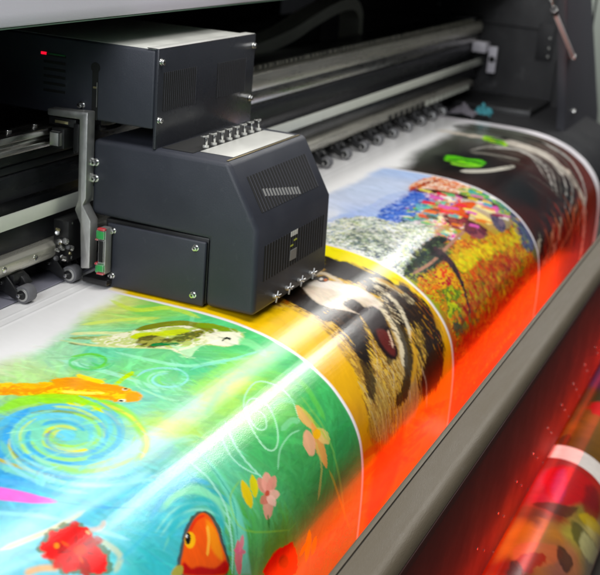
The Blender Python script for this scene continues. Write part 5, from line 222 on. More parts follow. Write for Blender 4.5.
(1.6155,2.1207,[1.8929,0.9771,1.8862,0.9824,1.884,0.9911,1.8813,1.0011,1.8765,1.0106,1.8679,1.0202,1.8595,1.0315,1.8559,1.043,1.8566,1.0522,1.8574,1.0526,1.8631,1.0457,1.8667,1.0341,1.8736,1.0222,1.8824,1.0124,1.8873,1.0026,1.89,0.9925,1.8916,0.9835,1.8936,0.9773],(232,220,192),0.3,0.00135,0,60),
(1.6155,2.1207,[1.9071,0.9883,1.9033,0.9941,1.9018,1.003,1.8991,1.0131,1.8943,1.0226,1.8901,1.0338,1.887,1.0468,1.8833,1.0585,1.8841,1.0679,1.8849,1.0682,1.8907,1.0613,1.8944,1.0495,1.8976,1.0363,1.9002,1.0245,1.9052,1.0147,1.9079,1.0044,1.9094,0.9954,1.9079,0.9885],(106,80,48),0.3,0.00135,0,60),
(1.6155,2.1207,[1.9254,1.0003,1.9214,1.0061,1.9199,1.0151,1.9172,1.0253,1.9191,1.037,1.9184,1.0494,1.9153,1.0626,1.9115,1.0744,1.9152,1.0852,1.9163,1.0856,1.9191,1.0773,1.9229,1.0653,1.9261,1.052,1.9268,1.0394,1.9235,1.0269,1.9262,1.0166,1.9277,1.0074,1.9261,1.0005],(184,156,104),0.3,0.00135,0,60),
(1.6155,2.1207,[1.9439,1.0125,1.9399,1.0183,1.939,1.0276,1.9449,1.0405,1.9482,1.0528,1.9475,1.0654,1.9448,1.079,1.9467,1.0934,1.9522,1.105,1.9533,1.1054,1.9559,1.0969,1.954,1.0824,1.9553,1.0681,1.956,1.0553,1.9526,1.0426,1.9466,1.0295,1.9463,1.0197,1.9446,1.0127],(232,220,192),0.3,0.00135,0,60),
('dab',1.6155,2.1207,[1.8179,0.9259,1.8741,0.9469,1.8809,1.0101,1.8437,1.0624,1.7675,1.0883,1.6729,1.0506,1.6998,0.9622],[(184,144,80),(160,120,56),(208,184,128),(128,88,44),(176,140,80),(216,184,104)],220,0.02,0.0016,1.5,0.35,0.75,7),
('dab',1.6155,2.1207,[1.9773,0.6975,2.0317,0.7688,2.0532,0.8707,2.0773,0.94,2.0424,1.0155,1.9708,1.0901,1.8014,1.1021,1.6607,1.063,1.7083,0.9362,1.7538,0.8327,1.7594,0.7654],[],200,0.014,0.0014,1.4,0.4,0.4,8),
(1.6155,2.1207,[1.9298,0.8254,1.9234,0.8343,1.9237,0.8444,1.9281,0.8542,1.9291,0.8641,1.9308,0.874,1.9307,0.885,1.9285,0.8964,1.9242,0.9076,1.9178,0.9189,1.9094,0.9303,1.9052,0.9415,1.8991,0.9518,1.889,0.962,1.8755,0.9724,1.8662,0.9829,1.8694,0.9928,1.8734,0.994,1.8888,0.99,1.9039,0.9815,1.9188,0.9702,1.9305,0.9585,1.9378,0.9465,1.9425,0.9341,1.9498,0.9214,1.9571,0.9088,1.962,0.8962,1.9646,0.8834,1.9647,0.871,1.965,0.8589,1.9638,0.8468,1.9588,0.8355,1.9479,0.8278,1.934,0.8242],(228,216,188),0.85,0.00338,0.006,60),
(1.6155,2.1207,[2.009,0.836,2.002,0.8456,1.9997,0.8579,2.001,0.8708,2.002,0.8824,1.9986,0.8931,1.993,0.9039,1.9853,0.9146,1.9759,0.9251,1.9667,0.9363,1.9573,0.948,1.9489,0.9587,1.9487,0.9674,1.9506,0.9678,1.9632,0.9619,1.9737,0.9515,1.9834,0.9393,1.9918,0.9274,2.002,0.9162,2.01,0.9048,2.016,0.8933,2.019,0.8816,2.018,0.8689,2.019,0.8552,2.018,0.843,2.011,0.8356],(232,220,192),0.8,0.0027,0.005,60),
(1.6155,2.1207,[1.9779,0.8755,1.9622,0.8837,1.9504,0.8955,1.9426,0.9087,1.9331,0.9213,1.9241,0.9332,1.9187,0.9455,1.9111,0.9573,1.9003,0.9685,1.8851,0.9795,1.87,0.9912,1.8551,1.0021,1.8397,1.0107,1.8219,1.0167,1.8009,1.0211,1.7845,1.0267,1.7829,1.0358,1.7873,1.0383,1.8103,1.0417,1.8345,1.0409,1.8548,1.0347,1.8714,1.0259,1.8895,1.0161,1.9061,1.0042,1.9203,0.991,1.9341,0.9779,1.9468,0.965,1.9556,0.9515,1.9616,0.9382,1.9689,0.9253,1.9795,0.9115,1.9881,0.8972,1.989,0.8846,1.9824,0.8756],(28,18,12),0.9,0.00338,0.01,60),
(1.6155,2.1207,[1.894,0.8946,1.8778,0.9011,1.869,0.9118,1.8586,0.9234,1.8495,0.9336,1.841,0.9433,1.83,0.9534,1.8193,0.9623,1.821,0.9712,1.8235,0.9719,1.84,0.9684,1.851,0.9594,1.8628,0.9488,1.8722,0.9381,1.8802,0.9267,1.8913,0.9145,1.9004,0.9036,1.8967,0.8949],(42,26,16),0.8,0.00338,0.008,60),
(1.6155,2.1207,[1.8202,0.857,1.799,0.865,1.7896,0.8766,1.7806,0.8896,1.7705,0.9019,1.7588,0.9138,1.7454,0.9261,1.7355,0.9382,1.7273,0.9497,1.718,0.9612,1.7076,0.9727,1.6998,0.9833,1.7088,0.9944,1.7128,0.9955,1.7286,0.9912,1.7368,0.9808,1.7478,0.9688,1.7577,0.9568,1.7664,0.9448,1.7748,0.932,1.788,0.9191,1.8009,0.9063,1.8121,0.8929,1.8218,0.8791,1.8277,0.867,1.824,0.8573],(28,18,12),0.85,0.00405,0.01,60),
(1.6155,2.1207,[1.9699,0.9487,1.957,0.9549,1.9492,0.9656,1.939,0.9772,1.9282,0.9877,1.9148,0.998,1.8964,1.0083,1.8786,1.0172,1.873,1.0264,1.8751,1.0273,1.8936,1.0239,1.9118,1.0148,1.9308,1.0042,1.9454,0.9932,1.9546,0.9813,1.9655,0.9691,1.9735,0.9581,1.9719,0.9491],(220,168,72),0.8,0.00338,0.006,60),
('dab',1.6155,2.1207,[2.0511,0.864,2.065,0.9092,2.058,0.9678,2.0338,1.0229,1.9577,1.0696,1.9373,1.0004,1.9935,0.922],[(28,18,12),(42,28,18),(60,40,24)],120,0.018,0.0022,1.5,0.35,0.8,9),
('dab',1.6155,2.1207,[1.8622,0.8167,1.8943,0.8408,1.8508,0.8916,1.7785,0.9428,1.7515,0.9137,1.7779,0.8561],[(20,14,12),(42,28,18),(28,18,12),(90,64,40)],70,0.016,0.002,1.5,0.3,0.8,10),
('dab',1.6155,2.1207,[2.0235,0.8349,2.0439,0.8671,1.9751,0.9226,1.9094,0.927,1.9469,0.8759],[(20,14,12),(42,28,18),(220,204,168),(90,64,40)],60,0.012,0.002,1.3,0.4,0.8,12),
('dab',1.6155,2.1207,[2.0929,0.8547,2.1187,0.9074,2.0972,0.9812,2.0645,1.0429,2.024,1.0094,2.0527,0.9365],[(192,136,32),(168,96,24),(216,160,32),(144,72,24)],50,0.014,0.0015,1.3,0.4,0.5,11),
(1.6155,2.1207,[1.8741,0.7469,1.8883,0.7471,1.9022,0.7527,1.9154,0.7612,1.9288,0.7725,1.9415,0.7867,1.9505,0.8017,1.9602,0.8158,1.9663,0.8306,1.9688,0.844,1.9675,0.8552,1.9627,0.8649,1.9592,0.8727,1.9522,0.8794,1.942,0.8848,1.9308,0.8881,1.9191,0.8897,1.9063,0.8894,1.8934,0.886,1.8802,0.8779,1.8668,0.8669,1.858,0.8562,1.8497,0.8479,1.8417,0.8405,1.8345,0.8331,1.8281,0.826,1.8225,0.8189,1.8191,0.8111,1.818,0.802,1.8227,0.7911,1.8307,0.78,1.8431,0.7674,1.8587,0.7546],(216,200,180),1,0.00202,0,60),
(1.6155,2.1207,[1.8732,0.7513,1.881,0.7496,1.8961,0.7547,1.911,0.7631,1.924,0.7744,1.9367,0.7889,1.9467,0.8033,1.9559,0.8165,1.9614,0.8297,1.9641,0.8416,1.9638,0.8527,1.9607,0.8624,1.9569,0.8663,1.9504,0.8621,1.9433,0.8522,1.9348,0.8408,1.925,0.8289,1.9137,0.8156,1.9011,0.8017,1.89,0.7831,1.878,0.7637],(239,230,220),0.8,0.00405,0,60),
(1.6155,2.1207,[1.8522,0.8044,1.8693,0.8052,1.8936,0.8108,1.9123,0.8182,1.9194,0.827,1.9206,0.8374,1.9196,0.8471,1.918,0.8562,1.9143,0.8645,1.9095,0.8688,1.897,0.8681,1.8802,0.8641,1.868,0.8582,1.8609,0.851,1.8566,0.8422,1.8536,0.8331,1.85,0.8222,1.8478,0.811],(200,184,160),0.8,0.00202,0,60),
(1.6155,2.1207,[1.8673,0.8334,1.8787,0.8322,1.8941,0.8331,1.9054,0.836,1.9089,0.8417,1.908,0.8494,1.9053,0.8573,1.9019,0.866,1.9004,0.8745,1.8969,0.8795,1.8907,0.8792,1.8826,0.8755,1.8751,0.8706,1.8686,0.8644,1.8659,0.8565,1.8644,0.8493,1.8633,0.8429,1.8634,0.8371],(42,30,24),1,0.00162,0.003,60),
(1.6155,2.1207,[1.8781,0.8602,1.8941,0.8602,1.9116,0.8649,1.9268,0.8704,1.9345,0.8759,1.9375,0.8825,1.9365,0.8905,1.9308,0.9,1.9211,0.9108,1.9099,0.9219,1.899,0.9342,1.8912,0.9469,1.8842,0.9569,1.8792,0.9629,1.8749,0.9664,1.8698,0.9685,1.8629,0.97,1.8551,0.9702,1.8479,0.9688,1.8413,0.9655,1.8351,0.9606,1.8307,0.954,1.8285,0.9454,1.828,0.9351,1.8314,0.9243,1.8391,0.9127,1.8482,0.9004,1.8566,0.8889,1.8624,0.8775,1.8676,0.8669],(30,12,10),1,0.00338,0.003,60),
(1.6155,2.1207,[1.8659,0.9084,1.8773,0.9092,1.8882,0.9162,1.8924,0.925,1.888,0.9355,1.8805,0.9477,1.8731,0.9571,1.8674,0.9621,1.8618,0.9642,1.8566,0.9636,1.8511,0.9604,1.846,0.9545,1.8435,0.9463,1.8444,0.9332,1.8545,0.9178],(92,36,32),1,0.00405,0,60),
(1.6155,2.1207,[1.898,0.9222,1.8928,0.9243,1.8891,0.9279,1.8858,0.932,1.8832,0.9359,1.8796,0.94,1.8751,0.9444,1.8708,0.9485,1.8705,0.952,1.8712,0.9522,1.8767,0.95,1.881,0.9459,1.8856,0.9414,1.8894,0.9371,1.8921,0.933,1.8949,0.9289,1.8987,0.9253,1.8987,0.9223],(216,184,160),1,0.00108,0,60),
('dab',1.6155,2.1207,[1.8842,0.7383,1.9372,0.7559,1.9642,0.7961,1.9862,0.8456,1.94,0.9134,1.8698,0.9685,1.8222,0.9592,1.8465,0.8795,1.8116,0.8309,1.8158,0.7787],[],500,0.01,0.0016,1.2,0.6,0.32,71),
(1.6155,2.1207,[1.9397,0.7734,1.931,0.7754,1.9217,0.7748,1.9144,0.7718,1.911,0.7672,1.9124,0.7621,1.9182,0.758,1.9269,0.7559,1.9362,0.7564,1.9436,0.7594,1.947,0.7641,1.9456,0.7692],(32,20,16),1,0.00135,0,60),
(1.6155,2.1207,[1.9289,0.7656,1.9252,0.7667,1.9216,0.7667,1.919,0.7658,1.918,0.7642,1.9191,0.7622,1.9217,0.7605,1.9254,0.7595,1.929,0.7594,1.9317,0.7604,1.9326,0.762,1.9316,0.7639],(232,224,216),1,0.00081,0,60),
(1.6155,2.1207,[1.9324,0.7734,1.9285,0.7744,1.9247,0.7746,1.922,0.7737,1.9212,0.772,1.9223,0.77,1.9253,0.7682,1.9291,0.7671,1.933,0.767,1.9357,0.7679,1.9366,0.7696,1.9354,0.7716],(176,96,48),1,0.00094,0,60),
(1.6155,2.1207,[1.924,0.7474,1.9263,0.7506,1.9344,0.7517,1.9425,0.753,1.9476,0.7554,1.9493,0.7598,1.9491,0.766,1.9476,0.7729,1.946,0.7795,1.944,0.7862,1.9412,0.7931,1.9394,0.7991,1.9435,0.8023,1.9452,0.802,1.9522,0.7968,1.9559,0.7903,1.9588,0.7831,1.9609,0.7763,1.9626,0.7694,1.9641,0.7622,1.9644,0.7553,1.9619,0.7497,1.9549,0.7463,1.945,0.7447,1.9351,0.7444,1.9252,0.7466],(216,200,176),0.8,0.00135,0,60),
(1.6155,2.1207,[1.7152,0.7424,1.7195,0.7468,1.7322,0.7475,1.7448,0.7488,1.7532,0.7512,1.757,0.7558,1.7585,0.7624,1.7587,0.7691,1.7663,0.7717,1.7684,0.7711,1.7756,0.7641,1.7755,0.7571,1.7737,0.7495,1.7684,0.7435,1.7574,0.7403,1.7436,0.7387,1.7305,0.7379,1.7165,0.7414],(160,72,24),0.6,0.0027,0,60),
(1.6155,2.1207,[2.032,0.7475,2.03,0.7515,2.034,0.755,2.038,0.7589,2.04,0.7627,2.039,0.767,2.038,0.7719,2.035,0.7765,2.038,0.7789,2.039,0.7787,2.045,0.7748,2.047,0.7701,2.049,0.7648,2.05,0.76,2.047,0.7556,2.043,0.7515,2.039,0.748,2.033,0.7471],(42,32,20),1,0.00108,0,60),
(1.6155,2.1207,[2.031,0.769,2.03,0.7729,2.034,0.7764,2.037,0.7804,2.039,0.7842,2.039,0.7884,2.037,0.7933,2.035,0.7978,2.037,0.8003,2.038,0.8001,2.044,0.7962,2.046,0.7916,2.049,0.7863,2.049,0.7815,2.047,0.7772,2.043,0.773,2.039,0.7695,2.032,0.7686],(42,32,20),1,0.00108,0,60),
(1.6155,2.1207,[2.03,0.7903,2.029,0.7943,2.033,0.7977,2.037,0.8016,2.041,0.8051,2.042,0.8089,2.042,0.8132,2.041,0.8172,2.045,0.8195,2.046,0.8193,2.05,0.8159,2.051,0.8117,2.05,0.8071,2.049,0.8027,2.046,0.7986,2.042,0.7944,2.038,0.7909,2.032,0.7899],(42,32,20),1,0.00108,0,60),
(1.6155,2.1207,[2.03,0.8122,2.03,0.8157,2.035,0.8189,2.041,0.8225,2.044,0.826,2.046,0.8297,2.046,0.8341,2.045,0.8381,2.049,0.8404,2.05,0.8402,2.054,0.8368,2.054,0.8327,2.054,0.828,2.053,0.8237,2.049,0.8198,2.043,0.816,2.038,0.8128,2.031,0.8119],(42,32,20),1,0.00108,0,60),
(1.6155,2.1207,[2.061,0.7675,2.055,0.7737,2.053,0.7809,2.051,0.789,2.049,0.7968,2.049,0.8044,2.051,0.8121,2.053,0.8189,2.059,0.8228,2.06,0.8225,2.063,0.8168,2.061,0.8099,2.059,0.8023,2.06,0.7945,2.062,0.7867,2.064,0.7785,2.066,0.7713,2.062,0.7673],(200,168,80),0.8,0.00135,0,60),
(1.6155,2.1207,[2.042,0.8297,2.038,0.8354,2.041,0.8411,2.045,0.8479,2.046,0.8553,2.046,0.8646,2.049,0.8749,2.052,0.8846,2.06,0.8906,2.062,0.8904,2.066,0.883,2.063,0.8733,2.061,0.8626,2.061,0.8528,2.059,0.8448,2.056,0.8376,2.052,0.8317,2.043,0.8292],(184,136,32),0.7,0.00202,0,60),
(1.6155,2.1207,[2.122,0.9318,2.109,0.936,2.104,0.9442,2.099,0.9531,2.094,0.961,2.088,0.9681,2.082,0.9753,2.077,0.9814,2.085,0.9883,2.088,0.9889,2.101,0.9864,2.105,0.9799,2.111,0.9726,2.117,0.9651,2.122,0.9569,2.128,0.9478,2.132,0.9395,2.125,0.9322],(208,152,32),0.7,0.00405,0,60),
(1.6155,2.1207,[1.6566,1.1321,1.6627,1.1089,1.6717,1.087,1.6868,1.0736,1.7078,1.0726,1.7314,1.0785,1.7564,1.0839,1.7808,1.081,1.8047,1.0767,1.8191,1.0809,1.8218,1.1023,1.8162,1.1331,1.8063,1.1615,1.7841,1.1796,1.7538,1.1925,1.7253,1.2014,1.6995,1.2087,1.6754,1.2122,1.6587,1.2067,1.6526,1.1872,1.6534,1.159],(176,36,20),0.85,0.0189,0,60),  # red patch in the ink deepens the heater glow here
(-9,9,[2.437,0.5425,2.562,0.5464,2.696,0.5467,2.907,0.5368,3.083,0.4949,3.046,0.3845,2.782,0.4039],(251,250,250),1,0.0135,0.01,12),
(2.1207,2.884,[2.266,0.6228,2.298,0.6222,2.331,0.6297,2.363,0.6374,2.389,0.6434,2.414,0.6497,2.444,0.6539,2.487,0.6535,2.537,0.6509,2.584,0.6519,2.629,0.6595,2.67,0.671,2.691,0.6834,2.682,0.6956,2.651,0.7085,2.61,0.7204,2.556,0.7332,2.496,0.7445,2.441,0.7482,2.395,0.7417,2.356,0.7279,2.315,0.7138,2.262,0.702,2.207,0.6901,2.178,0.677,2.191,0.6581,2.228,0.6369],(168,188,232),0.5,0.0054,0.01,30),
(2.1207,2.884,[2.434,0.6889,2.465,0.6857,2.501,0.6858,2.534,0.6869,2.562,0.6893,2.587,0.6928,2.615,0.6938,2.648,0.6883,2.683,0.6801,2.71,0.677,2.723,0.6838,2.728,0.6959,2.722,0.709,2.705,0.723,2.678,0.7377,2.648,0.7483,2.61,0.7539,2.566,0.7567,2.525,0.7588,2.487,0.7617,2.453,0.764,2.424,0.7638,2.403,0.7602,2.388,0.7542,2.376,0.7472,2.365,0.7393,2.359,0.7295,2.362,0.7196,2.379,0.7086,2.405,0.6972],[(88,120,200),(104,136,208),(64,96,184),(160,180,224)],1,0.0027,0.01,60),
(2.1207,2.884,[2.257,0.6356,2.288,0.6349,2.311,0.6415,2.332,0.6497,2.351,0.6575,2.367,0.6669,2.378,0.6784,2.384,0.6922,2.384,0.7077,2.386,0.7225,2.394,0.7355,2.405,0.7473,2.417,0.7592,2.425,0.7728,2.433,0.7869,2.439,0.7994,2.454,0.8084,2.469,0.8158,2.47,0.8221,2.449,0.8272,2.414,0.831,2.377,0.834,2.338,0.8351,2.296,0.8354,2.256,0.8379,2.218,0.8456,2.182,0.8552,2.154,0.8615,2.136,0.8636,2.126,0.8626,2.119,0.8561,2.115,0.8419,2.114,0.8221,2.112,0.8016,2.116,0.7787,2.119,0.7547,2.122,0.7325,2.119,0.7137,2.113,0.698,2.121,0.6831,2.157,0.6652,2.21,0.6472],[(242,242,234),(120,140,112),(230,235,220),(76,88,112),(223,224,188),(240,240,240),(136,152,168),(200,208,160)],1,0.00202,0.012,60),
(2.1207,2.884,[2.238,0.6977,2.261,0.6976,2.284,0.7064,2.301,0.7191,2.311,0.7362,2.319,0.7555,2.315,0.7715,2.289,0.7838,2.251,0.7928,2.22,0.7944,2.201,0.7853,2.188,0.7692,2.183,0.7523,2.192,0.7331,2.215,0.7113],[(64,76,96),(96,112,88),(216,216,200),(40,56,72),(168,176,144)],0.8,0.0027,0.015,60),
(2.1207,2.884,[2.122,0.8617,2.155,0.8533,2.21,0.8424,2.266,0.8343,2.319,0.8318,2.373,0.8326,2.418,0.8348,2.446,0.8376,2.462,0.8419,2.468,0.8483,2.462,0.8588,2.449,0.8709,2.432,0.8801,2.408,0.8846,2.377,0.8867,2.344,0.888,2.304,0.8898,2.262,0.8909,2.228,0.8895,2.205,0.8838,2.188,0.8757,2.172,0.8691,2.148,0.8664,2.125,0.8651],[(28,36,32),(14,22,20),(56,64,48),(32,48,56),(136,144,76)],1,0.00162,0.006,60),
(2.1207,2.884,[2.702,0.6692,2.732,0.6647,2.771,0.664,2.808,0.6656,2.837,0.6695,2.863,0.676,2.885,0.6839,2.903,0.6929,2.916,0.7035,2.925,0.715,2.929,0.7278,2.929,0.7414,2.923,0.7536,2.904,0.7668,2.876,0.7796,2.845,0.7875,2.813,0.7887,2.778,0.7852,2.75,0.7785,2.732,0.7674,2.719,0.753,2.708,0.7393,2.7,0.727,2.694,0.7154,2.69,0.704,2.688,0.6914,2.689,0.6789],[(216,112,40),(248,232,216),(200,88,24),(240,208,176),(232,128,56)],1,0.00162,0.005,60),
(2.1207,2.884,[2.663,0.6827,2.677,0.6863,2.707,0.687,2.739,0.6883,2.767,0.6904,2.79,0.6942,2.812,0.6993,2.831,0.7044,2.852,0.7049,2.854,0.704,2.849,0.6974,2.83,0.6923,2.808,0.6871,2.783,0.6832,2.754,0.681,2.721,0.6798,2.691,0.6791,2.664,0.6818],(144,56,24),1,0.00108,0,60),
(2.1207,2.884,[2.681,0.7173,2.696,0.7204,2.708,0.7325,2.719,0.7461,2.733,0.7607,2.745,0.7773,2.746,0.7904,2.726,0.799,2.697,0.8037,2.67,0.803,2.65,0.7944,2.634,0.78,2.628,0.765,2.636,0.7479,2.658,0.7287],[(136,48,156),(248,240,240),(224,96,48),(80,104,192),(244,200,176)],1,0.00135,0.006,70),
(2.1207,2.884,[2.53,0.7371,2.519,0.7496,2.535,0.7556,2.553,0.7625,2.571,0.7693,2.589,0.7766,2.61,0.7847,2.628,0.7921,2.664,0.7894,2.671,0.7872,2.681,0.7738,2.662,0.7664,2.641,0.7582,2.622,0.7508,2.603,0.744,2.586,0.7367,2.572,0.7301,2.537,0.7346],[(88,176,96),(120,200,184),(60,152,80),(200,224,128)],1,0.00162,0.006,60),
(2.1207,2.884,[2.416,0.7476,2.412,0.7578,2.428,0.7647,2.447,0.7724,2.466,0.7795,2.486,0.786,2.51,0.7925,2.532,0.7983,2.561,0.7965,2.565,0.795,2.564,0.7851,2.543,0.7794,2.519,0.773,2.498,0.7667,2.48,0.7599,2.461,0.7523,2.445,0.7453,2.42,0.7461],[(56,120,92),(96,168,144),(48,80,64)],1,0.00162,0.006,60),
(2.1207,2.884,[2.49,0.7948,2.477,0.8105,2.497,0.8212,2.518,0.8329,2.534,0.8429,2.544,0.8513,2.551,0.8595,2.558,0.8667,2.589,0.8664,2.596,0.865,2.62,0.854,2.614,0.8462,2.606,0.8368,2.594,0.8269,2.576,0.8159,2.553,0.8038,2.537,0.7919,2.497,0.7924],[(232,60,112),(244,232,144),(232,104,152),(240,240,232),(240,208,64)],1,0.00162,0.006,60),
(2.1207,2.884,[2.45,0.8334,2.435,0.8424,2.44,0.8485,2.444,0.8552,2.446,0.8614,2.447,0.8679,2.448,0.8754,2.448,0.8826,2.467,0.8865,2.473,0.8862,2.492,0.88,2.492,0.8724,2.491,0.8636,2.493,0.8546,2.49,0.8463,2.485,0.8385,2.479,0.832,2.456,0.8322],[(88,168,176),(240,232,80),(216,76,160),(240,240,240),(60,108,80)],1,0.00162,0.006,60),
(2.1207,2.884,[2.888,0.7529,2.875,0.7651,2.883,0.775,2.894,0.7855,2.903,0.7964,2.912,0.8074,2.923,0.8192,2.933,0.8312,2.939,0.8424,2.941,0.8535,2.94,0.865,2.949,0.8744,2.972,0.8793,2.978,0.8787,2.993,0.8698,2.995,0.859,2.996,0.8464,2.993,0.8338,2.986,0.8214,2.977,0.8086,2.968,0.7956,2.962,0.7829,2.953,0.771,2.94,0.7599,2.925,0.7515,2.895,0.751],[(56,96,184),(40,72,160),(96,160,176),(40,72,48)],1,0.00162,0.004,60),
(2.1207,2.884,[2.803,0.7675,2.781,0.7822,2.785,0.7942,2.796,0.8062,2.808,0.8178,2.818,0.8304,2.827,0.8446,2.834,0.8583,2.842,0.8691,2.847,0.8764,2.848,0.882,2.851,0.8866,2.875,0.8894,2.883,0.8891,2.908,0.8843,2.913,0.8782,2.911,0.8699,2.908,0.8598,2.903,0.8471,2.895,0.8325,2.885,0.8175,2.874,0.8038,2.867,0.7899,2.858,0.7764,2.846,0.7661,2.812,0.7653],[(104,168,64),(184,200,56),(56,136,72),(144,200,80),(72,160,160)],1,0.00162,0.006,60),
(2.1207,2.884,[2.946,0.82,2.964,0.8233,2.98,0.8341,2.988,0.8466,2.984,0.8607,2.981,0.8755,2.973,0.8863,2.956,0.892,2.933,0.8939,2.913,0.8918,2.899,0.8843,2.889,0.8727,2.888,0.8603,2.903,0.8451,2.926,0.829],[(56,152,168),(44,112,136),(80,176,168)],1,0.00202,0.004,60),
(2.1207,2.884,[2.405,0.8643,2.442,0.8683,2.488,0.8776,2.533,0.8873,2.567,0.8963,2.597,0.9057,2.632,0.9133,2.677,0.9188,2.726,0.9225,2.773,0.9234,2.819,0.9179,2.861,0.9093,2.887,0.9068,2.886,0.9155,2.868,0.9304,2.859,0.9465,2.849,0.9631,2.837,0.9808,2.834,0.998,2.835,1.0108,2.832,1.0218,2.833,1.0396,2.848,1.0704,2.879,1.1126,2.87,1.1486,2.786,1.1659,2.658,1.1713,2.527,1.1723,2.389,1.1752,2.252,1.1742,2.158,1.1591,2.123,1.1216,2.129,1.0748,2.147,1.0389,2.15,1.0158,2.151,0.9984,2.149,0.9823,2.151,0.9688,2.149,0.9565,2.143,0.9428,2.132,0.9249,2.127,0.9057,2.131,0.8918,2.147,0.8868,2.172,0.8869,2.206,0.8875,2.254,0.8879,2.312,0.8889,2.36,0.8874,2.381,0.8798,2.388,0.8696],[(224,192,32),(216,152,40),(192,88,40),(168,168,40),(184,60,40),(216,184,48),(224,120,40),(136,48,28),(120,140,40)],1,0.0027,0.014,45),
(2.1207,2.884,[2.392,0.9409,2.462,0.9413,2.539,0.9501,2.604,0.9618,2.653,0.9752,2.692,0.992,2.713,1.0092,2.699,1.0253,2.675,1.0437,2.631,1.0571,2.563,1.0626,2.479,1.0629,2.403,1.0628,2.335,1.0669,2.272,1.0704,2.228,1.0644,2.205,1.0424,2.21,1.0146,2.236,0.9913,2.276,0.9712,2.332,0.9525],[(168,56,40),(152,48,32),(200,80,40),(184,128,48),(112,40,24)],0.8,0.0054,0.02,40),
(2.1207,2.884,[2.361,0.9069,2.397,0.9048,2.447,0.9066,2.484,0.9109,2.497,0.9186,2.495,0.9286,2.484,0.936,2.45,0.9398,2.402,0.941,2.366,0.9384,2.348,0.929,2.348,0.916],[(228,212,40),(200,196,40),(224,168,40)],0.9,0.0027,0.01,60),
(2.1207,2.884,[2.235,0.8921,2.254,0.8907,2.277,0.895,2.294,0.9016,2.305,0.91,2.309,0.9205,2.306,0.9306,2.296,0.941,2.277,0.9508,2.257,0.9553,2.237,0.9519,2.216,0.9434,2.202,0.933,2.205,0.919,2.218,0.9028],[(200,48,64),(216,80,56),(224,176,48),(176,40,56)],1,0.0027,0.012,60),
(2.1207,2.884,[2.188,0.9333,2.21,0.9302,2.237,0.9338,2.257,0.9406,2.267,0.9504,2.268,0.9634,2.261,0.9759,2.243,0.9884,2.222,1.0009,2.202,1.0072,2.185,1.005,2.169,0.997,2.158,0.9852,2.161,0.9682,2.172,0.9475],[(128,160,40),(184,192,40),(96,120,40),(192,136,40)],1,0.0027,0.012,60),
(2.1207,2.884,[2.171,0.9977,2.19,0.9934,2.218,0.9922,2.246,0.9945,2.28,1.0022,2.314,1.0137,2.332,1.0243,2.327,1.0344,2.305,1.0433,2.277,1.0474,2.239,1.0451,2.195,1.0384,2.163,1.0294,2.154,1.0188,2.159,1.0067],[(64,92,56),(88,112,56),(108,64,40),(48,72,56)],0.9,0.00405,0.012,60),
(2.1207,2.884,[2.928,0.8733,2.942,0.8756,2.949,0.8835,2.948,0.8944,2.939,0.9082,2.922,0.9249,2.913,0.9421,2.904,0.9601,2.892,0.9785,2.885,0.994,2.872,1.0049,2.853,1.0117,2.833,1.0136,2.815,1.0098,2.796,1.0012,2.781,0.9903,2.778,0.9774,2.785,0.9627,2.793,0.9475,2.8,0.9316,2.82,0.9152,2.843,0.9009,2.872,0.8885,2.904,0.8783],[(80,88,108),(64,76,104),(96,96,128),(44,52,80)],1,0.00202,0.006,60),
(2.1207,2.884,[2.792,0.854,2.784,0.8631,2.801,0.8695,2.818,0.8765,2.828,0.8825,2.831,0.8884,2.829,0.8957,2.825,0.9027,2.839,0.9079,2.844,0.9079,2.864,0.903,2.868,0.8953,2.87,0.8861,2.866,0.8768,2.852,0.8684,2.836,0.8602,2.822,0.8532,2.796,0.8528],[(104,136,72),(168,176,72),(76,112,72)],1,0.00162,0,60),
('dab',2.1207,2.884,[2.405,0.8643,2.5326,0.8873,2.7732,0.9234,2.8869,0.9068,2.8455,0.9699,2.8122,1.0344,2.8028,1.1294,2.4991,1.115,2.2419,1.0688,2.1657,1.0133,2.1708,0.9708,2.1657,0.9198,2.3599,0.8874],[(232,208,32),(216,160,40),(200,88,40),(168,168,40),(184,48,40),(224,120,40),(120,40,28),(228,216,72),(96,128,40),(216,56,72)],420,0.011,0.005,0.8,1.2,0.6,21),
('dab',2.1207,2.884,[2.3989,0.9377,2.6158,0.9567,2.7276,1.013,2.6398,1.0642,2.4018,1.0671,2.2279,1.0644,2.2356,0.9913],[(176,44,40),(152,32,32),(192,64,32),(200,136,48),(112,24,24),(224,80,48)],160,0.013,0.006,0.8,1.2,0.7,22),
('dab',2.1207,2.884,[2.3755,0.8929,2.5111,0.907,2.6622,0.9359,2.8192,0.9364,2.7978,0.9721,2.6525,0.9613,2.484,0.936,2.347,0.9327],[(236,216,40),(228,200,40),(216,168,40),(168,184,48)],160,0.01,0.0045,0.8,1.2,0.75,34),
('dab',2.1207,2.884,[2.2429,0.6416,2.3161,0.6558,2.3865,0.7225,2.4394,0.7994,2.4516,0.8231,2.2661,0.8343,2.1378,0.8536,2.1225,0.7867,2.1272,0.6891],[(255,255,255),(244,244,234),(232,236,220),(168,180,168),(216,220,176),(248,248,248),(152,168,176),(184,200,144)],500,0.009,0.003,0.5,1.2,0.7,23),
('dab',2.1207,2.884,[2.2294,0.6899,2.306,0.7058,2.3207,0.7626,2.2944,0.795,2.1847,0.8125,2.1374,0.7854,2.1543,0.7305],[(64,80,88),(88,108,96),(232,236,220),(48,60,80),(168,184,144),(112,128,112),(216,220,200)],260,0.008,0.003,0.5,1.2,0.7,33),
('dab',2.1207,2.884,[2.1314,0.8583,2.2661,0.8343,2.4176,0.8348,2.468,0.8483,2.4319,0.8801,2.3436,0.888,2.212,0.8958,2.1352,0.8847],[(16,24,16),(10,16,14),(48,64,48),(88,112,72),(24,40,44)],200,0.007,0.003,0.5,1.2,0.8,24),
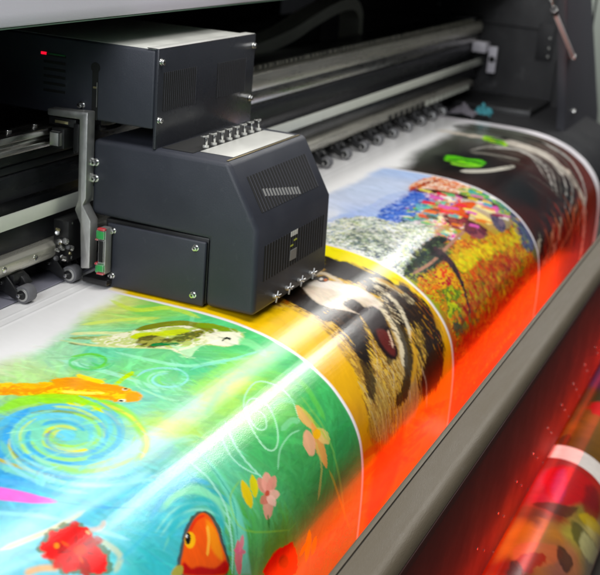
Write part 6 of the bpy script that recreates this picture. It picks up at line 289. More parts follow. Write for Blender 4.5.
('dab',2.1207,2.884,[2.4336,0.6889,2.5339,0.6869,2.7099,0.677,2.727,0.7127,2.598,0.7544,2.4426,0.7622,2.3668,0.7412],[(72,104,200),(48,80,176),(136,160,224),(184,200,240),(40,60,152)],200,0.008,0.003,0.5,1.0,0.8,25),
('dab',2.1207,2.884,[2.5421,0.7233,2.676,0.7341,2.7793,0.8071,2.7052,0.8468,2.5271,0.8652,2.4192,0.8444,2.4269,0.7916,2.4042,0.7516],[(88,176,104),(232,60,88),(244,234,128),(232,128,176),(244,240,232),(240,208,64),(72,160,176),(216,72,32),(48,104,64),(112,80,160)],130,0.011,0.004,0.5,0.8,0.7,26),
('dab',2.1207,2.884,[2.9125,0.7789,2.9659,0.8381,2.9588,0.8977,2.8214,0.898,2.7821,0.8485,2.7793,0.8071],[(88,160,72),(184,200,56),(40,112,72),(144,200,80),(56,144,160),(44,80,160)],160,0.008,0.0032,0.5,1.0,0.85,27),
('dab',2.1207,2.884,[2.8847,0.6839,2.9247,0.715,2.9179,0.7663,2.8275,0.7926,2.7359,0.7408,2.7099,0.677,2.8081,0.6656],[(208,96,32),(244,228,208),(184,72,24),(240,216,192),(232,136,72)],140,0.008,0.003,0.3,0.6,0.85,28),
('dab',2.1207,2.884,[2.9284,0.8733,2.9476,0.8944,2.9128,0.9421,2.8764,0.9921,2.8173,1.0096,2.7681,0.9758,2.8284,0.9187],[(80,92,120),(56,66,92),(104,112,144),(40,48,76)],60,0.01,0.004,1.3,0.3,0.8,29),
(2.1207,2.884,[2.158,0.8702,2.175,0.874,2.203,0.8765,2.237,0.8784,2.273,0.8793,2.311,0.8785,2.353,0.8766,2.396,0.8743,2.437,0.8726,2.479,0.8714,2.523,0.8706,2.563,0.8695,2.592,0.8661,2.592,0.8652,2.566,0.8628,2.527,0.8632,2.482,0.8642,2.439,0.8655,2.397,0.8674,2.354,0.8698,2.313,0.8718,2.276,0.8727,2.242,0.8719,2.208,0.87,2.18,0.8684,2.158,0.8694],(168,124,104),1,0.00108,0,60),
(2.1207,2.884,[2.305,0.8606,2.309,0.8679,2.317,0.8777,2.324,0.8888,2.325,0.9001,2.32,0.9125,2.31,0.9265,2.305,0.941,2.3,0.9549,2.291,0.969,2.279,0.9836,2.276,0.9975,2.272,1.0069,2.278,1.008,2.281,0.9985,2.288,0.9853,2.303,0.9712,2.316,0.9572,2.325,0.9434,2.334,0.9287,2.349,0.9141,2.359,0.8999,2.362,0.8858,2.36,0.8724,2.357,0.8611,2.36,0.853],[(44,32,36),(64,40,48),(28,24,24)],1,0.00162,0.005,60),
(2.1207,2.884,[2.787,0.8271,2.766,0.8372,2.773,0.8442,2.778,0.8518,2.78,0.8582,2.779,0.8644,2.778,0.8711,2.777,0.8775,2.8,0.8813,2.806,0.8811,2.831,0.8756,2.832,0.8686,2.836,0.8599,2.839,0.8507,2.836,0.8417,2.829,0.833,2.823,0.8256,2.793,0.8257],(216,104,176),1,0.00135,0,60),
(2.1207,2.884,[2.752,0.8322,2.742,0.8388,2.745,0.845,2.748,0.8519,2.751,0.8586,2.753,0.8656,2.759,0.8727,2.764,0.8792,2.78,0.8822,2.783,0.8818,2.79,0.8756,2.785,0.8691,2.781,0.8616,2.779,0.8543,2.776,0.8472,2.773,0.8401,2.77,0.8338,2.755,0.8316],(240,224,168),1,0.00108,0,60),
(2.1207,2.884,[2.672,0.8348,2.657,0.8436,2.662,0.8501,2.667,0.8574,2.67,0.8647,2.675,0.8725,2.679,0.8817,2.682,0.8904,2.703,0.8949,2.708,0.8944,2.725,0.8866,2.722,0.8776,2.718,0.8676,2.717,0.858,2.713,0.8491,2.707,0.8409,2.701,0.8341,2.678,0.8337],(242,220,140),1,0.00135,0,60),
(2.1207,2.884,[2.607,0.8448,2.601,0.8514,2.607,0.8579,2.612,0.8652,2.62,0.8722,2.625,0.8802,2.629,0.8894,2.631,0.898,2.643,0.9033,2.645,0.9031,2.652,0.8962,2.649,0.8875,2.646,0.8779,2.64,0.8692,2.634,0.8613,2.628,0.8534,2.623,0.8468,2.609,0.8443],(80,28,32),1,0.00108,0,60),
(2.1207,2.884,[2.603,0.8517,2.61,0.8564,2.613,0.8651,2.619,0.8744,2.627,0.8855,2.633,0.8979,2.633,0.9067,2.624,0.91,2.61,0.9098,2.595,0.9078,2.579,0.9046,2.562,0.8996,2.55,0.8931,2.544,0.8839,2.542,0.8732,2.546,0.8644,2.563,0.8575,2.585,0.8526],[(112,48,56),(92,40,56),(136,72,80)],1,0.00135,0.003,60),
(2.1207,2.884,[2.751,0.8727,2.767,0.8752,2.782,0.8831,2.79,0.892,2.787,0.9017,2.776,0.9123,2.763,0.9202,2.746,0.9245,2.725,0.9262,2.71,0.9248,2.703,0.9192,2.701,0.9106,2.704,0.9014,2.716,0.8906,2.734,0.8791],[(88,84,104),(72,64,88),(112,96,112)],1,0.00162,0,60),
(2.1207,2.884,[2.625,0.7913,2.653,0.7933,2.689,0.7977,2.72,0.8035,2.744,0.8112,2.763,0.8204,2.768,0.8276,2.752,0.8312,2.723,0.8327,2.696,0.8331,2.676,0.8334,2.657,0.8327,2.639,0.8292,2.621,0.8208,2.604,0.8097,2.594,0.8009,2.598,0.7953,2.608,0.7921],[(200,80,24),(216,96,32)],1,0.00108,0,60),
(2.1207,2.884,[2.582,0.7999,2.598,0.8075,2.615,0.821,2.633,0.8313,2.658,0.8335,2.685,0.8324,2.696,0.8331,2.682,0.8385,2.653,0.8456,2.623,0.8507,2.592,0.8533,2.56,0.8541,2.537,0.8515,2.528,0.8435,2.527,0.8321,2.532,0.8216,2.544,0.812,2.562,0.8031],[(108,44,48),(136,56,64),(80,28,32),(160,80,72)],1,0.00135,0.003,60),
(2.1207,2.884,[2.693,0.6876,2.689,0.7006,2.699,0.7142,2.71,0.7295,2.721,0.7449,2.733,0.76,2.743,0.7765,2.752,0.7937,2.766,0.8101,2.784,0.8276,2.802,0.8466,2.82,0.8635,2.847,0.8729,2.85,0.8723,2.844,0.8586,2.83,0.8409,2.811,0.8217,2.793,0.804,2.783,0.7866,2.773,0.7691,2.763,0.7523,2.752,0.7364,2.743,0.72,2.731,0.7044,2.717,0.6918,2.697,0.6864],(60,28,20),1,0.00108,0,60),
(2.1207,2.884,[2.52,0.7653,2.515,0.776,2.533,0.7814,2.553,0.7876,2.572,0.794,2.591,0.8011,2.615,0.8085,2.637,0.8154,2.669,0.8143,2.674,0.8126,2.675,0.8017,2.655,0.7941,2.635,0.7858,2.615,0.7784,2.595,0.7718,2.574,0.7655,2.555,0.7601,2.525,0.7634],[(216,72,32),(224,112,48),(184,56,24)],1,0.00135,0.003,60),
(2.1207,2.884,[2.683,0.7987,2.674,0.8034,2.677,0.8057,2.68,0.8085,2.683,0.8112,2.686,0.8144,2.688,0.8182,2.69,0.8217,2.703,0.822,2.706,0.8214,2.716,0.8167,2.713,0.8131,2.711,0.8092,2.708,0.8056,2.705,0.8025,2.702,0.7994,2.7,0.7966,2.687,0.7979],(232,60,80),0.9,0.00122,0,60),
(2.1207,2.884,[2.635,0.7873,2.628,0.7911,2.63,0.7935,2.632,0.7965,2.634,0.8,2.638,0.8043,2.643,0.8093,2.648,0.8141,2.659,0.8157,2.661,0.8152,2.665,0.8102,2.66,0.8054,2.655,0.8002,2.652,0.7955,2.65,0.7919,2.648,0.7888,2.647,0.7864,2.638,0.7867],(216,104,176),0.9,0.00122,0,60),
(2.1207,2.884,[2.652,0.8614,2.644,0.8656,2.649,0.8678,2.654,0.8704,2.658,0.873,2.663,0.8761,2.668,0.8797,2.672,0.8831,2.686,0.8835,2.689,0.883,2.696,0.8786,2.691,0.8752,2.686,0.8714,2.681,0.868,2.675,0.8651,2.671,0.8622,2.668,0.8597,2.655,0.8607],(224,128,64),0.9,0.00122,0,60),
(2.1207,2.884,[2.74,0.7726,2.735,0.7764,2.737,0.7791,2.739,0.7822,2.74,0.7853,2.74,0.7888,2.74,0.7929,2.739,0.7966,2.746,0.7979,2.748,0.7975,2.756,0.7935,2.756,0.7897,2.757,0.7855,2.756,0.7817,2.755,0.7783,2.753,0.775,2.751,0.7722,2.742,0.7721],(216,104,176),0.9,0.00122,0,60),
(2.1207,2.884,[2.526,0.7659,2.516,0.7706,2.518,0.7729,2.519,0.7758,2.521,0.7793,2.524,0.7841,2.527,0.7901,2.53,0.7957,2.544,0.7967,2.547,0.7959,2.556,0.7891,2.553,0.7834,2.55,0.7774,2.547,0.7725,2.545,0.7689,2.543,0.766,2.542,0.7637,2.53,0.7651],(72,160,176),0.9,0.00122,0,60),
(2.1207,2.884,[2.684,0.7436,2.673,0.7486,2.674,0.751,2.676,0.7541,2.678,0.7578,2.681,0.7629,2.685,0.7692,2.688,0.7751,2.703,0.7761,2.707,0.7752,2.717,0.7679,2.714,0.7619,2.71,0.7556,2.707,0.7504,2.705,0.7466,2.703,0.7435,2.701,0.7411,2.688,0.7427],(140,48,64),0.9,0.00122,0,60),
(2.1207,2.884,[2.7,0.752,2.689,0.757,2.691,0.7596,2.692,0.7626,2.694,0.7658,2.695,0.7698,2.696,0.7745,2.697,0.7789,2.709,0.7793,2.713,0.7785,2.724,0.7727,2.724,0.7683,2.723,0.7634,2.722,0.7592,2.72,0.7556,2.718,0.7524,2.716,0.7497,2.703,0.7511],(244,240,232),0.9,0.00122,0,60),
(2.1207,2.884,[2.846,0.8037,2.837,0.8083,2.84,0.8107,2.844,0.8136,2.847,0.8167,2.852,0.8207,2.856,0.8256,2.86,0.8301,2.876,0.8307,2.879,0.83,2.889,0.8242,2.885,0.8197,2.88,0.8147,2.875,0.8105,2.871,0.8071,2.868,0.8041,2.864,0.8017,2.85,0.8029],(240,208,64),0.9,0.00122,0,60),
(2.1207,2.884,[2.672,0.7339,2.659,0.7394,2.66,0.7419,2.662,0.7449,2.664,0.7485,2.666,0.7535,2.67,0.7596,2.673,0.7653,2.687,0.7662,2.69,0.7654,2.701,0.7583,2.697,0.7525,2.694,0.7463,2.691,0.7413,2.69,0.7373,2.69,0.7339,2.689,0.7312,2.675,0.7329],(216,104,176),0.9,0.00122,0,60),
(2.1207,2.884,[2.497,0.764,2.487,0.7687,2.489,0.7712,2.49,0.774,2.492,0.7769,2.492,0.7804,2.493,0.7846,2.493,0.7885,2.504,0.7887,2.507,0.788,2.518,0.7828,2.518,0.7789,2.517,0.7746,2.517,0.7707,2.515,0.7674,2.513,0.7644,2.512,0.7619,2.499,0.7631],(216,72,32),0.9,0.00122,0,60),
(2.1207,2.884,[2.712,0.6935,2.705,0.6974,2.706,0.7002,2.707,0.7036,2.707,0.7075,2.707,0.7127,2.707,0.7188,2.707,0.7246,2.714,0.7269,2.716,0.7264,2.723,0.7206,2.723,0.7148,2.723,0.7086,2.723,0.7034,2.722,0.6994,2.722,0.6959,2.721,0.693,2.714,0.693],(244,234,128),0.9,0.00122,0,60),
(2.1207,2.884,[2.669,0.8279,2.666,0.831,2.669,0.8333,2.672,0.8361,2.675,0.839,2.678,0.8424,2.681,0.8464,2.683,0.8501,2.691,0.8516,2.692,0.8513,2.696,0.8476,2.694,0.8438,2.691,0.8398,2.688,0.8362,2.685,0.8331,2.681,0.8302,2.678,0.8278,2.67,0.8276],(244,240,232),0.9,0.00122,0,60),
(2.1207,2.884,[2.803,0.8006,2.799,0.804,2.801,0.8063,2.805,0.8091,2.809,0.8124,2.814,0.8168,2.82,0.8221,2.825,0.8271,2.836,0.829,2.838,0.8286,2.841,0.8236,2.836,0.8186,2.83,0.8133,2.825,0.8089,2.821,0.8055,2.817,0.8026,2.814,0.8001,2.805,0.8001],(216,104,176),0.9,0.00122,0,60),
(2.1207,2.884,[2.839,0.8084,2.831,0.8126,2.835,0.8151,2.838,0.818,2.842,0.821,2.845,0.8247,2.849,0.8291,2.852,0.8332,2.865,0.8339,2.868,0.8334,2.877,0.8284,2.874,0.8242,2.87,0.8197,2.866,0.8157,2.863,0.8124,2.859,0.8094,2.855,0.8069,2.842,0.8077],(88,176,104),0.9,0.00122,0,60),
(2.1207,2.884,[2.664,0.8682,2.663,0.8708,2.667,0.8729,2.672,0.8755,2.678,0.8786,2.685,0.8825,2.694,0.8874,2.702,0.8919,2.712,0.894,2.714,0.8937,2.713,0.8895,2.704,0.8849,2.696,0.8801,2.688,0.8761,2.683,0.873,2.677,0.8703,2.673,0.8682,2.665,0.8679],(224,128,64),0.9,0.00122,0,60),
(2.1207,2.884,[2.538,0.8328,2.533,0.8364,2.535,0.8386,2.539,0.8413,2.541,0.844,2.544,0.8471,2.546,0.8508,2.548,0.8543,2.558,0.8551,2.56,0.8547,2.566,0.8507,2.564,0.8472,2.562,0.8434,2.559,0.84,2.556,0.837,2.553,0.8342,2.55,0.8319,2.54,0.8323],(224,128,64),0.9,0.00122,0,60),
(2.1207,2.884,[2.584,0.8097,2.576,0.8137,2.579,0.8159,2.582,0.8185,2.586,0.8216,2.59,0.8257,2.595,0.8306,2.6,0.8353,2.613,0.8363,2.616,0.8357,2.622,0.8301,2.617,0.8254,2.612,0.8204,2.607,0.8162,2.604,0.813,2.6,0.8103,2.598,0.8081,2.586,0.809],(244,234,128),0.9,0.00122,0,60),
(2.1207,2.884,[2.861,0.8366,2.855,0.8401,2.858,0.8423,2.862,0.8453,2.866,0.8489,2.873,0.854,2.881,0.8603,2.89,0.8662,2.906,0.8684,2.908,0.8679,2.909,0.8621,2.901,0.8561,2.892,0.8497,2.886,0.8446,2.881,0.841,2.877,0.838,2.874,0.8358,2.864,0.836],(244,240,232),0.9,0.00122,0,60),
(2.1207,2.884,[2.52,0.8387,2.517,0.8414,2.52,0.8436,2.523,0.8462,2.526,0.8493,2.53,0.8533,2.535,0.8581,2.54,0.8627,2.548,0.8648,2.549,0.8644,2.551,0.8602,2.546,0.8556,2.541,0.8507,2.537,0.8467,2.534,0.8436,2.53,0.8409,2.528,0.8387,2.521,0.8384],(140,48,64),0.9,0.00122,0,60),
(2.1207,2.884,[2.828,0.7865,2.821,0.7905,2.823,0.7933,2.825,0.7965,2.827,0.7997,2.829,0.8032,2.831,0.8071,2.833,0.8107,2.842,0.8119,2.844,0.8115,2.85,0.8075,2.848,0.8038,2.846,0.7997,2.846,0.7957,2.844,0.7921,2.842,0.7888,2.84,0.7859,2.831,0.786],(72,160,176),0.9,0.00122,0,60),
(2.1207,2.884,[2.748,0.749,2.743,0.7526,2.744,0.7551,2.746,0.7582,2.748,0.7619,2.75,0.7668,2.753,0.7727,2.756,0.7782,2.765,0.7804,2.767,0.7799,2.772,0.7744,2.769,0.7688,2.767,0.7629,2.764,0.7579,2.762,0.7542,2.76,0.751,2.759,0.7485,2.75,0.7485],(140,48,64),0.9,0.00122,0,60),
(2.1207,2.884,[2.614,0.7351,2.605,0.7396,2.607,0.7421,2.608,0.7451,2.61,0.7485,2.612,0.753,2.614,0.7585,2.616,0.7636,2.627,0.765,2.629,0.7644,2.637,0.7586,2.635,0.7534,2.632,0.7479,2.63,0.7433,2.628,0.7397,2.628,0.7364,2.627,0.7336,2.617,0.7344],(216,72,32),0.9,0.00122,0,60),
(2.1207,2.884,[2.78,0.8243,2.773,0.8279,2.776,0.8302,2.78,0.833,2.784,0.8364,2.79,0.8411,2.796,0.8468,2.803,0.8523,2.816,0.8541,2.818,0.8536,2.822,0.848,2.816,0.8425,2.809,0.8367,2.803,0.832,2.799,0.8286,2.795,0.8257,2.792,0.8234,2.782,0.8238],(244,240,232),0.9,0.00122,0,60),
(2.1207,2.884,[2.512,0.7774,2.501,0.7822,2.503,0.7845,2.504,0.7874,2.506,0.7907,2.508,0.7949,2.51,0.8,2.513,0.8044,2.527,0.8048,2.529,0.8042,2.538,0.7983,2.537,0.7935,2.534,0.7883,2.533,0.7839,2.531,0.7805,2.529,0.7775,2.528,0.7751,2.515,0.7765],(40,72,44),0.9,0.00122,0,60),
(2.1207,2.884,[2.586,0.8097,2.578,0.8139,2.581,0.8162,2.585,0.8188,2.587,0.8215,2.59,0.8247,2.592,0.8285,2.595,0.832,2.607,0.8324,2.609,0.8318,2.618,0.8273,2.616,0.8237,2.613,0.8197,2.611,0.8162,2.607,0.8132,2.604,0.8103,2.601,0.808,2.589,0.809],(72,160,176),0.9,0.00122,0,60),
(2.1207,2.884,[2.455,0.7832,2.449,0.7866,2.45,0.7888,2.452,0.7917,2.454,0.7951,2.456,0.7999,2.462,0.8053,2.468,0.8103,2.478,0.8122,2.479,0.8118,2.481,0.8067,2.475,0.8017,2.472,0.7958,2.469,0.791,2.467,0.7876,2.465,0.7847,2.464,0.7825,2.457,0.7827],(88,176,104),0.9,0.00122,0,60),
(2.1207,2.884,[2.777,0.8926,2.776,0.8955,2.781,0.8979,2.787,0.9006,2.791,0.9033,2.795,0.9063,2.8,0.9097,2.803,0.9128,2.811,0.9141,2.812,0.9139,2.816,0.9109,2.812,0.9077,2.808,0.9042,2.803,0.901,2.798,0.898,2.792,0.8952,2.787,0.8927,2.778,0.8922],(244,240,232),0.9,0.00122,0,60),
(2.1207,2.884,[2.788,0.8397,2.779,0.8441,2.783,0.8466,2.786,0.8494,2.789,0.8521,2.791,0.8552,2.793,0.8587,2.794,0.862,2.806,0.8624,2.81,0.8619,2.82,0.8578,2.819,0.8544,2.817,0.8506,2.815,0.8471,2.812,0.8439,2.808,0.8408,2.804,0.8382,2.791,0.839],(72,160,176),0.9,0.00122,0,60),
(2.1207,2.884,[2.575,0.7658,2.57,0.7693,2.572,0.7718,2.574,0.7748,2.575,0.7778,2.575,0.7813,2.576,0.7855,2.576,0.7893,2.582,0.7906,2.584,0.7902,2.59,0.7863,2.59,0.7824,2.59,0.7782,2.589,0.7744,2.588,0.7712,2.586,0.7681,2.584,0.7655,2.577,0.7653],(40,72,44),0.9,0.00122,0,60),
(2.1207,2.884,[2.734,0.7473,2.728,0.751,2.73,0.7536,2.732,0.7567,2.733,0.7602,2.735,0.7646,2.737,0.7698,2.738,0.7747,2.747,0.7764,2.748,0.7759,2.755,0.7709,2.753,0.7659,2.752,0.7607,2.75,0.7562,2.748,0.7526,2.746,0.7494,2.744,0.7468,2.736,0.7468],(40,72,44),0.9,0.00122,0,60),
(2.1207,2.884,[2.758,0.8435,2.754,0.8465,2.756,0.8487,2.76,0.8516,2.764,0.8551,2.771,0.8601,2.779,0.8661,2.791,0.8716,2.804,0.874,2.806,0.8737,2.804,0.8685,2.793,0.8629,2.786,0.8567,2.779,0.8517,2.775,0.8482,2.771,0.8453,2.768,0.8431,2.76,0.843],(224,128,64),0.9,0.00122,0,60),
(2.1207,2.884,[2.586,0.7896,2.579,0.7933,2.581,0.7957,2.583,0.7987,2.585,0.802,2.589,0.8061,2.595,0.8111,2.6,0.8158,2.61,0.8174,2.612,0.8169,2.616,0.8119,2.611,0.8072,2.605,0.8021,2.603,0.7976,2.601,0.7941,2.599,0.7911,2.597,0.7887,2.588,0.789],(232,60,80),0.9,0.00122,0,60),
(2.1207,2.884,[2.727,0.7455,2.715,0.7504,2.717,0.7528,2.719,0.7559,2.721,0.7597,2.724,0.7649,2.728,0.7713,2.731,0.7773,2.746,0.7784,2.749,0.7776,2.76,0.7703,2.756,0.7642,2.752,0.7578,2.749,0.7525,2.747,0.7487,2.745,0.7456,2.744,0.7431,2.73,0.7446],(88,176,104),0.9,0.00122,0,60),
(2.1207,2.884,[2.806,0.8327,2.802,0.8361,2.805,0.8386,2.809,0.8415,2.812,0.8443,2.814,0.8475,2.816,0.8511,2.817,0.8544,2.825,0.8556,2.827,0.8552,2.833,0.8518,2.832,0.8484,2.83,0.8446,2.828,0.8412,2.825,0.8381,2.821,0.835,2.817,0.8324,2.808,0.8323],(240,208,64),0.9,0.00122,0,60),
(2.1207,2.884,[2.671,0.8313,2.665,0.8352,2.668,0.8376,2.671,0.8403,2.674,0.843,2.676,0.8461,2.678,0.8498,2.68,0.8532,2.69,0.8539,2.693,0.8535,2.701,0.8495,2.699,0.846,2.697,0.8422,2.694,0.8388,2.691,0.8357,2.688,0.8328,2.684,0.8303,2.673,0.8308],(216,104,176),0.9,0.00122,0,60),
(2.1207,2.884,[2.778,0.8817,2.776,0.8843,2.78,0.8864,2.786,0.8892,2.793,0.8926,2.803,0.8975,2.815,0.9035,2.828,0.9093,2.841,0.9122,2.842,0.9119,2.839,0.9067,2.827,0.9009,2.814,0.8948,2.804,0.89,2.797,0.8865,2.791,0.8838,2.787,0.8817,2.779,0.8814],(216,104,176),0.9,0.00122,0,60),
(2.1207,2.884,[2.755,0.8743,2.75,0.8778,2.755,0.88,2.76,0.8826,2.766,0.8857,2.773,0.8897,2.782,0.8945,2.79,0.899,2.804,0.9005,2.806,0.9,2.808,0.8951,2.8,0.8906,2.792,0.8857,2.784,0.8816,2.778,0.8785,2.772,0.8757,2.768,0.8735,2.757,0.8738],(140,48,64),0.9,0.00122,0,60),
(2.1207,2.884,[2.54,0.7619,2.534,0.7657,2.535,0.768,2.537,0.7709,2.538,0.7743,2.54,0.7787,2.543,0.7839,2.545,0.7889,2.553,0.7904,2.555,0.7899,2.562,0.7846,2.56,0.7797,2.558,0.7744,2.555,0.7699,2.554,0.7665,2.552,0.7635,2.55,0.7611,2.542,0.7614],(224,128,64),0.9,0.00122,0,60),
(2.1207,2.884,[2.716,0.7377,2.707,0.7425,2.708,0.7451,2.71,0.7482,2.712,0.7513,2.712,0.7548,2.712,0.759,2.712,0.7629,2.722,0.7635,2.724,0.763,2.735,0.7582,2.735,0.7542,2.735,0.7499,2.734,0.746,2.733,0.7425,2.731,0.7391,2.73,0.7361,2.719,0.7369],(232,60,80),0.9,0.00122,0,60),
(2.1207,2.884,[2.623,0.8241,2.617,0.828,2.62,0.8304,2.623,0.8331,2.626,0.8357,2.628,0.8387,2.63,0.8422,2.631,0.8454,2.641,0.8461,2.644,0.8456,2.652,0.8417,2.65,0.8384,2.648,0.8347,2.646,0.8313,2.643,0.8283,2.64,0.8254,2.636,0.823,2.625,0.8235],(216,72,32),0.9,0.00122,0,60),
(2.1207,2.884,[2.621,0.7722,2.609,0.7773,2.611,0.7798,2.613,0.7827,2.614,0.786,2.616,0.79,2.617,0.7949,2.618,0.7994,2.632,0.7997,2.635,0.7989,2.647,0.7929,2.646,0.7883,2.645,0.7833,2.643,0.779,2.642,0.7755,2.64,0.7724,2.638,0.7698,2.624,0.7713],(216,104,176),0.9,0.00122,0,60),
(2.1207,2.884,[2.598,0.8617,2.592,0.8654,2.597,0.8677,2.602,0.8702,2.606,0.8726,2.61,0.8754,2.613,0.8786,2.617,0.8816,2.627,0.8823,2.629,0.8819,2.635,0.8784,2.632,0.8753,2.627,0.872,2.623,0.8688,2.618,0.866,2.614,0.8632,2.611,0.8608,2.6,0.8612],(216,104,176),0.9,0.00122,0,60),
(2.1207,2.884,[2.604,0.7367,2.598,0.7404,2.6,0.7428,2.601,0.7458,2.603,0.7493,2.605,0.7538,2.608,0.7594,2.61,0.7645,2.618,0.7666,2.62,0.7661,2.624,0.7609,2.622,0.7557,2.62,0.7502,2.618,0.7455,2.616,0.742,2.614,0.7388,2.614,0.7361,2.606,0.7361],(232,60,80),0.9,0.00122,0,60),
(2.1207,2.884,[2.771,0.8037,2.765,0.8074,2.769,0.8099,2.772,0.8127,2.775,0.8155,2.778,0.8187,2.78,0.8224,2.781,0.8258,2.791,0.8268,2.793,0.8264,2.8,0.8225,2.798,0.819,2.796,0.8151,2.794,0.8116,2.791,0.8085,2.787,0.8055,2.783,0.803,2.773,0.8032],(240,208,64),0.9,0.00122,0,60),
(2.1207,2.884,[2.678,0.8191,2.675,0.8221,2.677,0.8243,2.681,0.827,2.685,0.8303,2.69,0.8348,2.696,0.8402,2.702,0.8454,2.712,0.8476,2.713,0.8473,2.715,0.8424,2.709,0.8372,2.703,0.8317,2.697,0.8273,2.693,0.8239,2.69,0.8211,2.687,0.8189,2.68,0.8187],(244,234,128),0.9,0.00122,0,60),
(2.1207,2.884,[2.866,0.8151,2.858,0.819,2.861,0.8212,2.865,0.8242,2.87,0.8278,2.877,0.8331,2.886,0.8396,2.894,0.8458,2.91,0.8478,2.913,0.8472,2.917,0.8406,2.909,0.8343,2.9,0.8278,2.893,0.8225,2.888,0.8189,2.884,0.8159,2.881,0.8137,2.869,0.8144],(48,80,140),0.9,0.00122,0,60),
('dab',2.1207,2.884,[2.2662,0.6228,2.3868,0.6399,2.7099,0.677,2.9367,0.7608,2.9192,0.8898,2.6622,0.9359,2.3419,0.9,2.134,0.8596,2.1272,0.6891],[],900,0.012,0.0028,0.5,0.9,0.4,72),
(2.1207,2.884,[2.147,1.0389,2.211,1.0351,2.304,1.0462,2.405,1.0543,2.515,1.0502,2.635,1.0417,2.737,1.0358,2.798,1.0331,2.832,1.0337,2.854,1.0448,2.888,1.0764,2.94,1.1277,2.941,1.1687,2.832,1.1747,2.67,1.1642,2.519,1.1575,2.382,1.1676,2.253,1.1796,2.163,1.1722,2.114,1.1275,2.109,1.072],[(176,28,16),(200,52,20),(160,24,8),(208,96,48)],0.85,0.0162,0.01,12),  # reds put into the lower garden print to deepen the heater glow
('dab',2.1207,2.884,[2.1455,1.0446,2.4036,1.0586,2.8524,1.0546,2.9126,1.1605,2.5191,1.1575,2.1659,1.1623],[(176,28,16),(160,20,8),(200,64,24),(144,16,8),(216,112,56)],160,0.035,0.004,0.15,0.25,0.4,30),
(-9,9,[2.836,0.5102,2.911,0.5908,3.133,0.5456,3.361,0.5484,3.611,0.544,3.815,0.5127,3.845,0.3999,3.395,0.3796],(251,250,250),1,0.0297,0.01,14),
(-9,9,[3.49,0.5,3.53,0.5,3.53,1.5,3.49,1.5],(232,220,204),0.8,0.0108,0.02,30),
(2.884,9,[3.614,0.5103,3.579,0.5416,3.586,0.5713,3.59,0.6052,3.592,0.6382,3.585,0.674,3.583,0.7114,3.582,0.7444,3.624,0.7596,3.632,0.758,3.66,0.7295,3.663,0.6952,3.671,0.6555,3.678,0.6183,3.678,0.5835,3.674,0.5485,3.668,0.518,3.624,0.5074],(68,68,60),0.8,0.00405,0,60),
(2.884,9,[3.559,0.6798,3.536,0.6992,3.533,0.7208,3.529,0.7443,3.53,0.7646,3.523,0.7845,3.514,0.8051,3.514,0.8219,3.53,0.8318,3.534,0.8313,3.551,0.8176,3.551,0.8004,3.565,0.7787,3.572,0.7577,3.573,0.7363,3.579,0.7117,3.583,0.6897,3.565,0.6785],(28,28,24),0.9,0.0027,0,60),
(2.884,9,[3.643,0.7226,3.618,0.7454,3.623,0.7704,3.624,0.7983,3.633,0.8221,3.628,0.8455,3.619,0.8701,3.621,0.8909,3.64,0.9047,3.644,0.9045,3.658,0.889,3.655,0.8678,3.668,0.8422,3.673,0.8173,3.668,0.7916,3.667,0.7629,3.663,0.7372,3.649,0.7216],(48,44,40),0.9,0.0027,0,60),
(2.884,9,[3.113,0.636,3.086,0.6496,3.086,0.6581,3.09,0.6664,3.093,0.6749,3.093,0.6838,3.092,0.6936,3.092,0.704,3.094,0.7144,3.101,0.7249,3.111,0.7355,3.126,0.7435,3.16,0.7428,3.168,0.7407,3.19,0.7267,3.185,0.7161,3.175,0.7056,3.168,0.6957,3.166,0.6863,3.167,0.6759,3.171,0.6648,3.172,0.6544,3.169,0.6447,3.165,0.6358,3.155,0.6297,3.122,0.6333],[(100,200,40),(80,176,32),(136,224,64)],0.95,0.00338,0.006,60),
(2.884,9,[3.066,0.6672,3.053,0.6784,3.054,0.6899,3.056,0.7024,3.061,0.7135,3.07,0.7233,3.083,0.7328,3.096,0.7409,3.116,0.7434,3.119,0.7427,3.119,0.7343,3.107,0.7262,3.094,0.7168,3.084,0.7073,3.08,0.6964,3.078,0.684,3.079,0.6721,3.069,0.6664],(152,224,80),0.8,0.00202,0,60),
(2.884,9,[3.095,0.647,3.097,0.6557,3.109,0.665,3.121,0.6762,3.131,0.6877,3.136,0.7015,3.138,0.7175,3.138,0.7324,3.146,0.7411,3.147,0.7408,3.153,0.729,3.153,0.7141,3.151,0.6978,3.146,0.6838,3.137,0.6717,3.125,0.6604,3.112,0.651,3.097,0.6465],(28,48,16),0.8,0.00135,0,60),
(2.884,9,[2.982,0.6646,2.971,0.6771,2.979,0.6878,2.99,0.7002,3.005,0.7131,3.027,0.7279,3.055,0.7443,3.088,0.7585,3.124,0.7646,3.128,0.7636,3.119,0.7496,3.088,0.7348,3.061,0.7179,3.039,0.7032,3.024,0.6905,3.013,0.6779,3.007,0.6666,2.987,0.6633],(12,12,12),0.9,0.0027,0,60),
(2.884,9,[3.285,0.6615,3.305,0.6724,3.347,0.6842,3.391,0.6985,3.418,0.7161,3.425,0.7379,3.432,0.7612,3.427,0.7858,3.415,0.8088,3.392,0.8315,3.35,0.8554,3.318,0.8759,3.307,0.8898,3.309,0.8899,3.332,0.8766,3.366,0.856,3.409,0.8313,3.434,0.8072,3.448,0.7828,3.453,0.7575,3.449,0.733,3.441,0.7105,3.413,0.6923,3.368,0.6776,3.325,0.6663,3.288,0.6607],(184,180,172),0.6,0.00216,0.004,60),
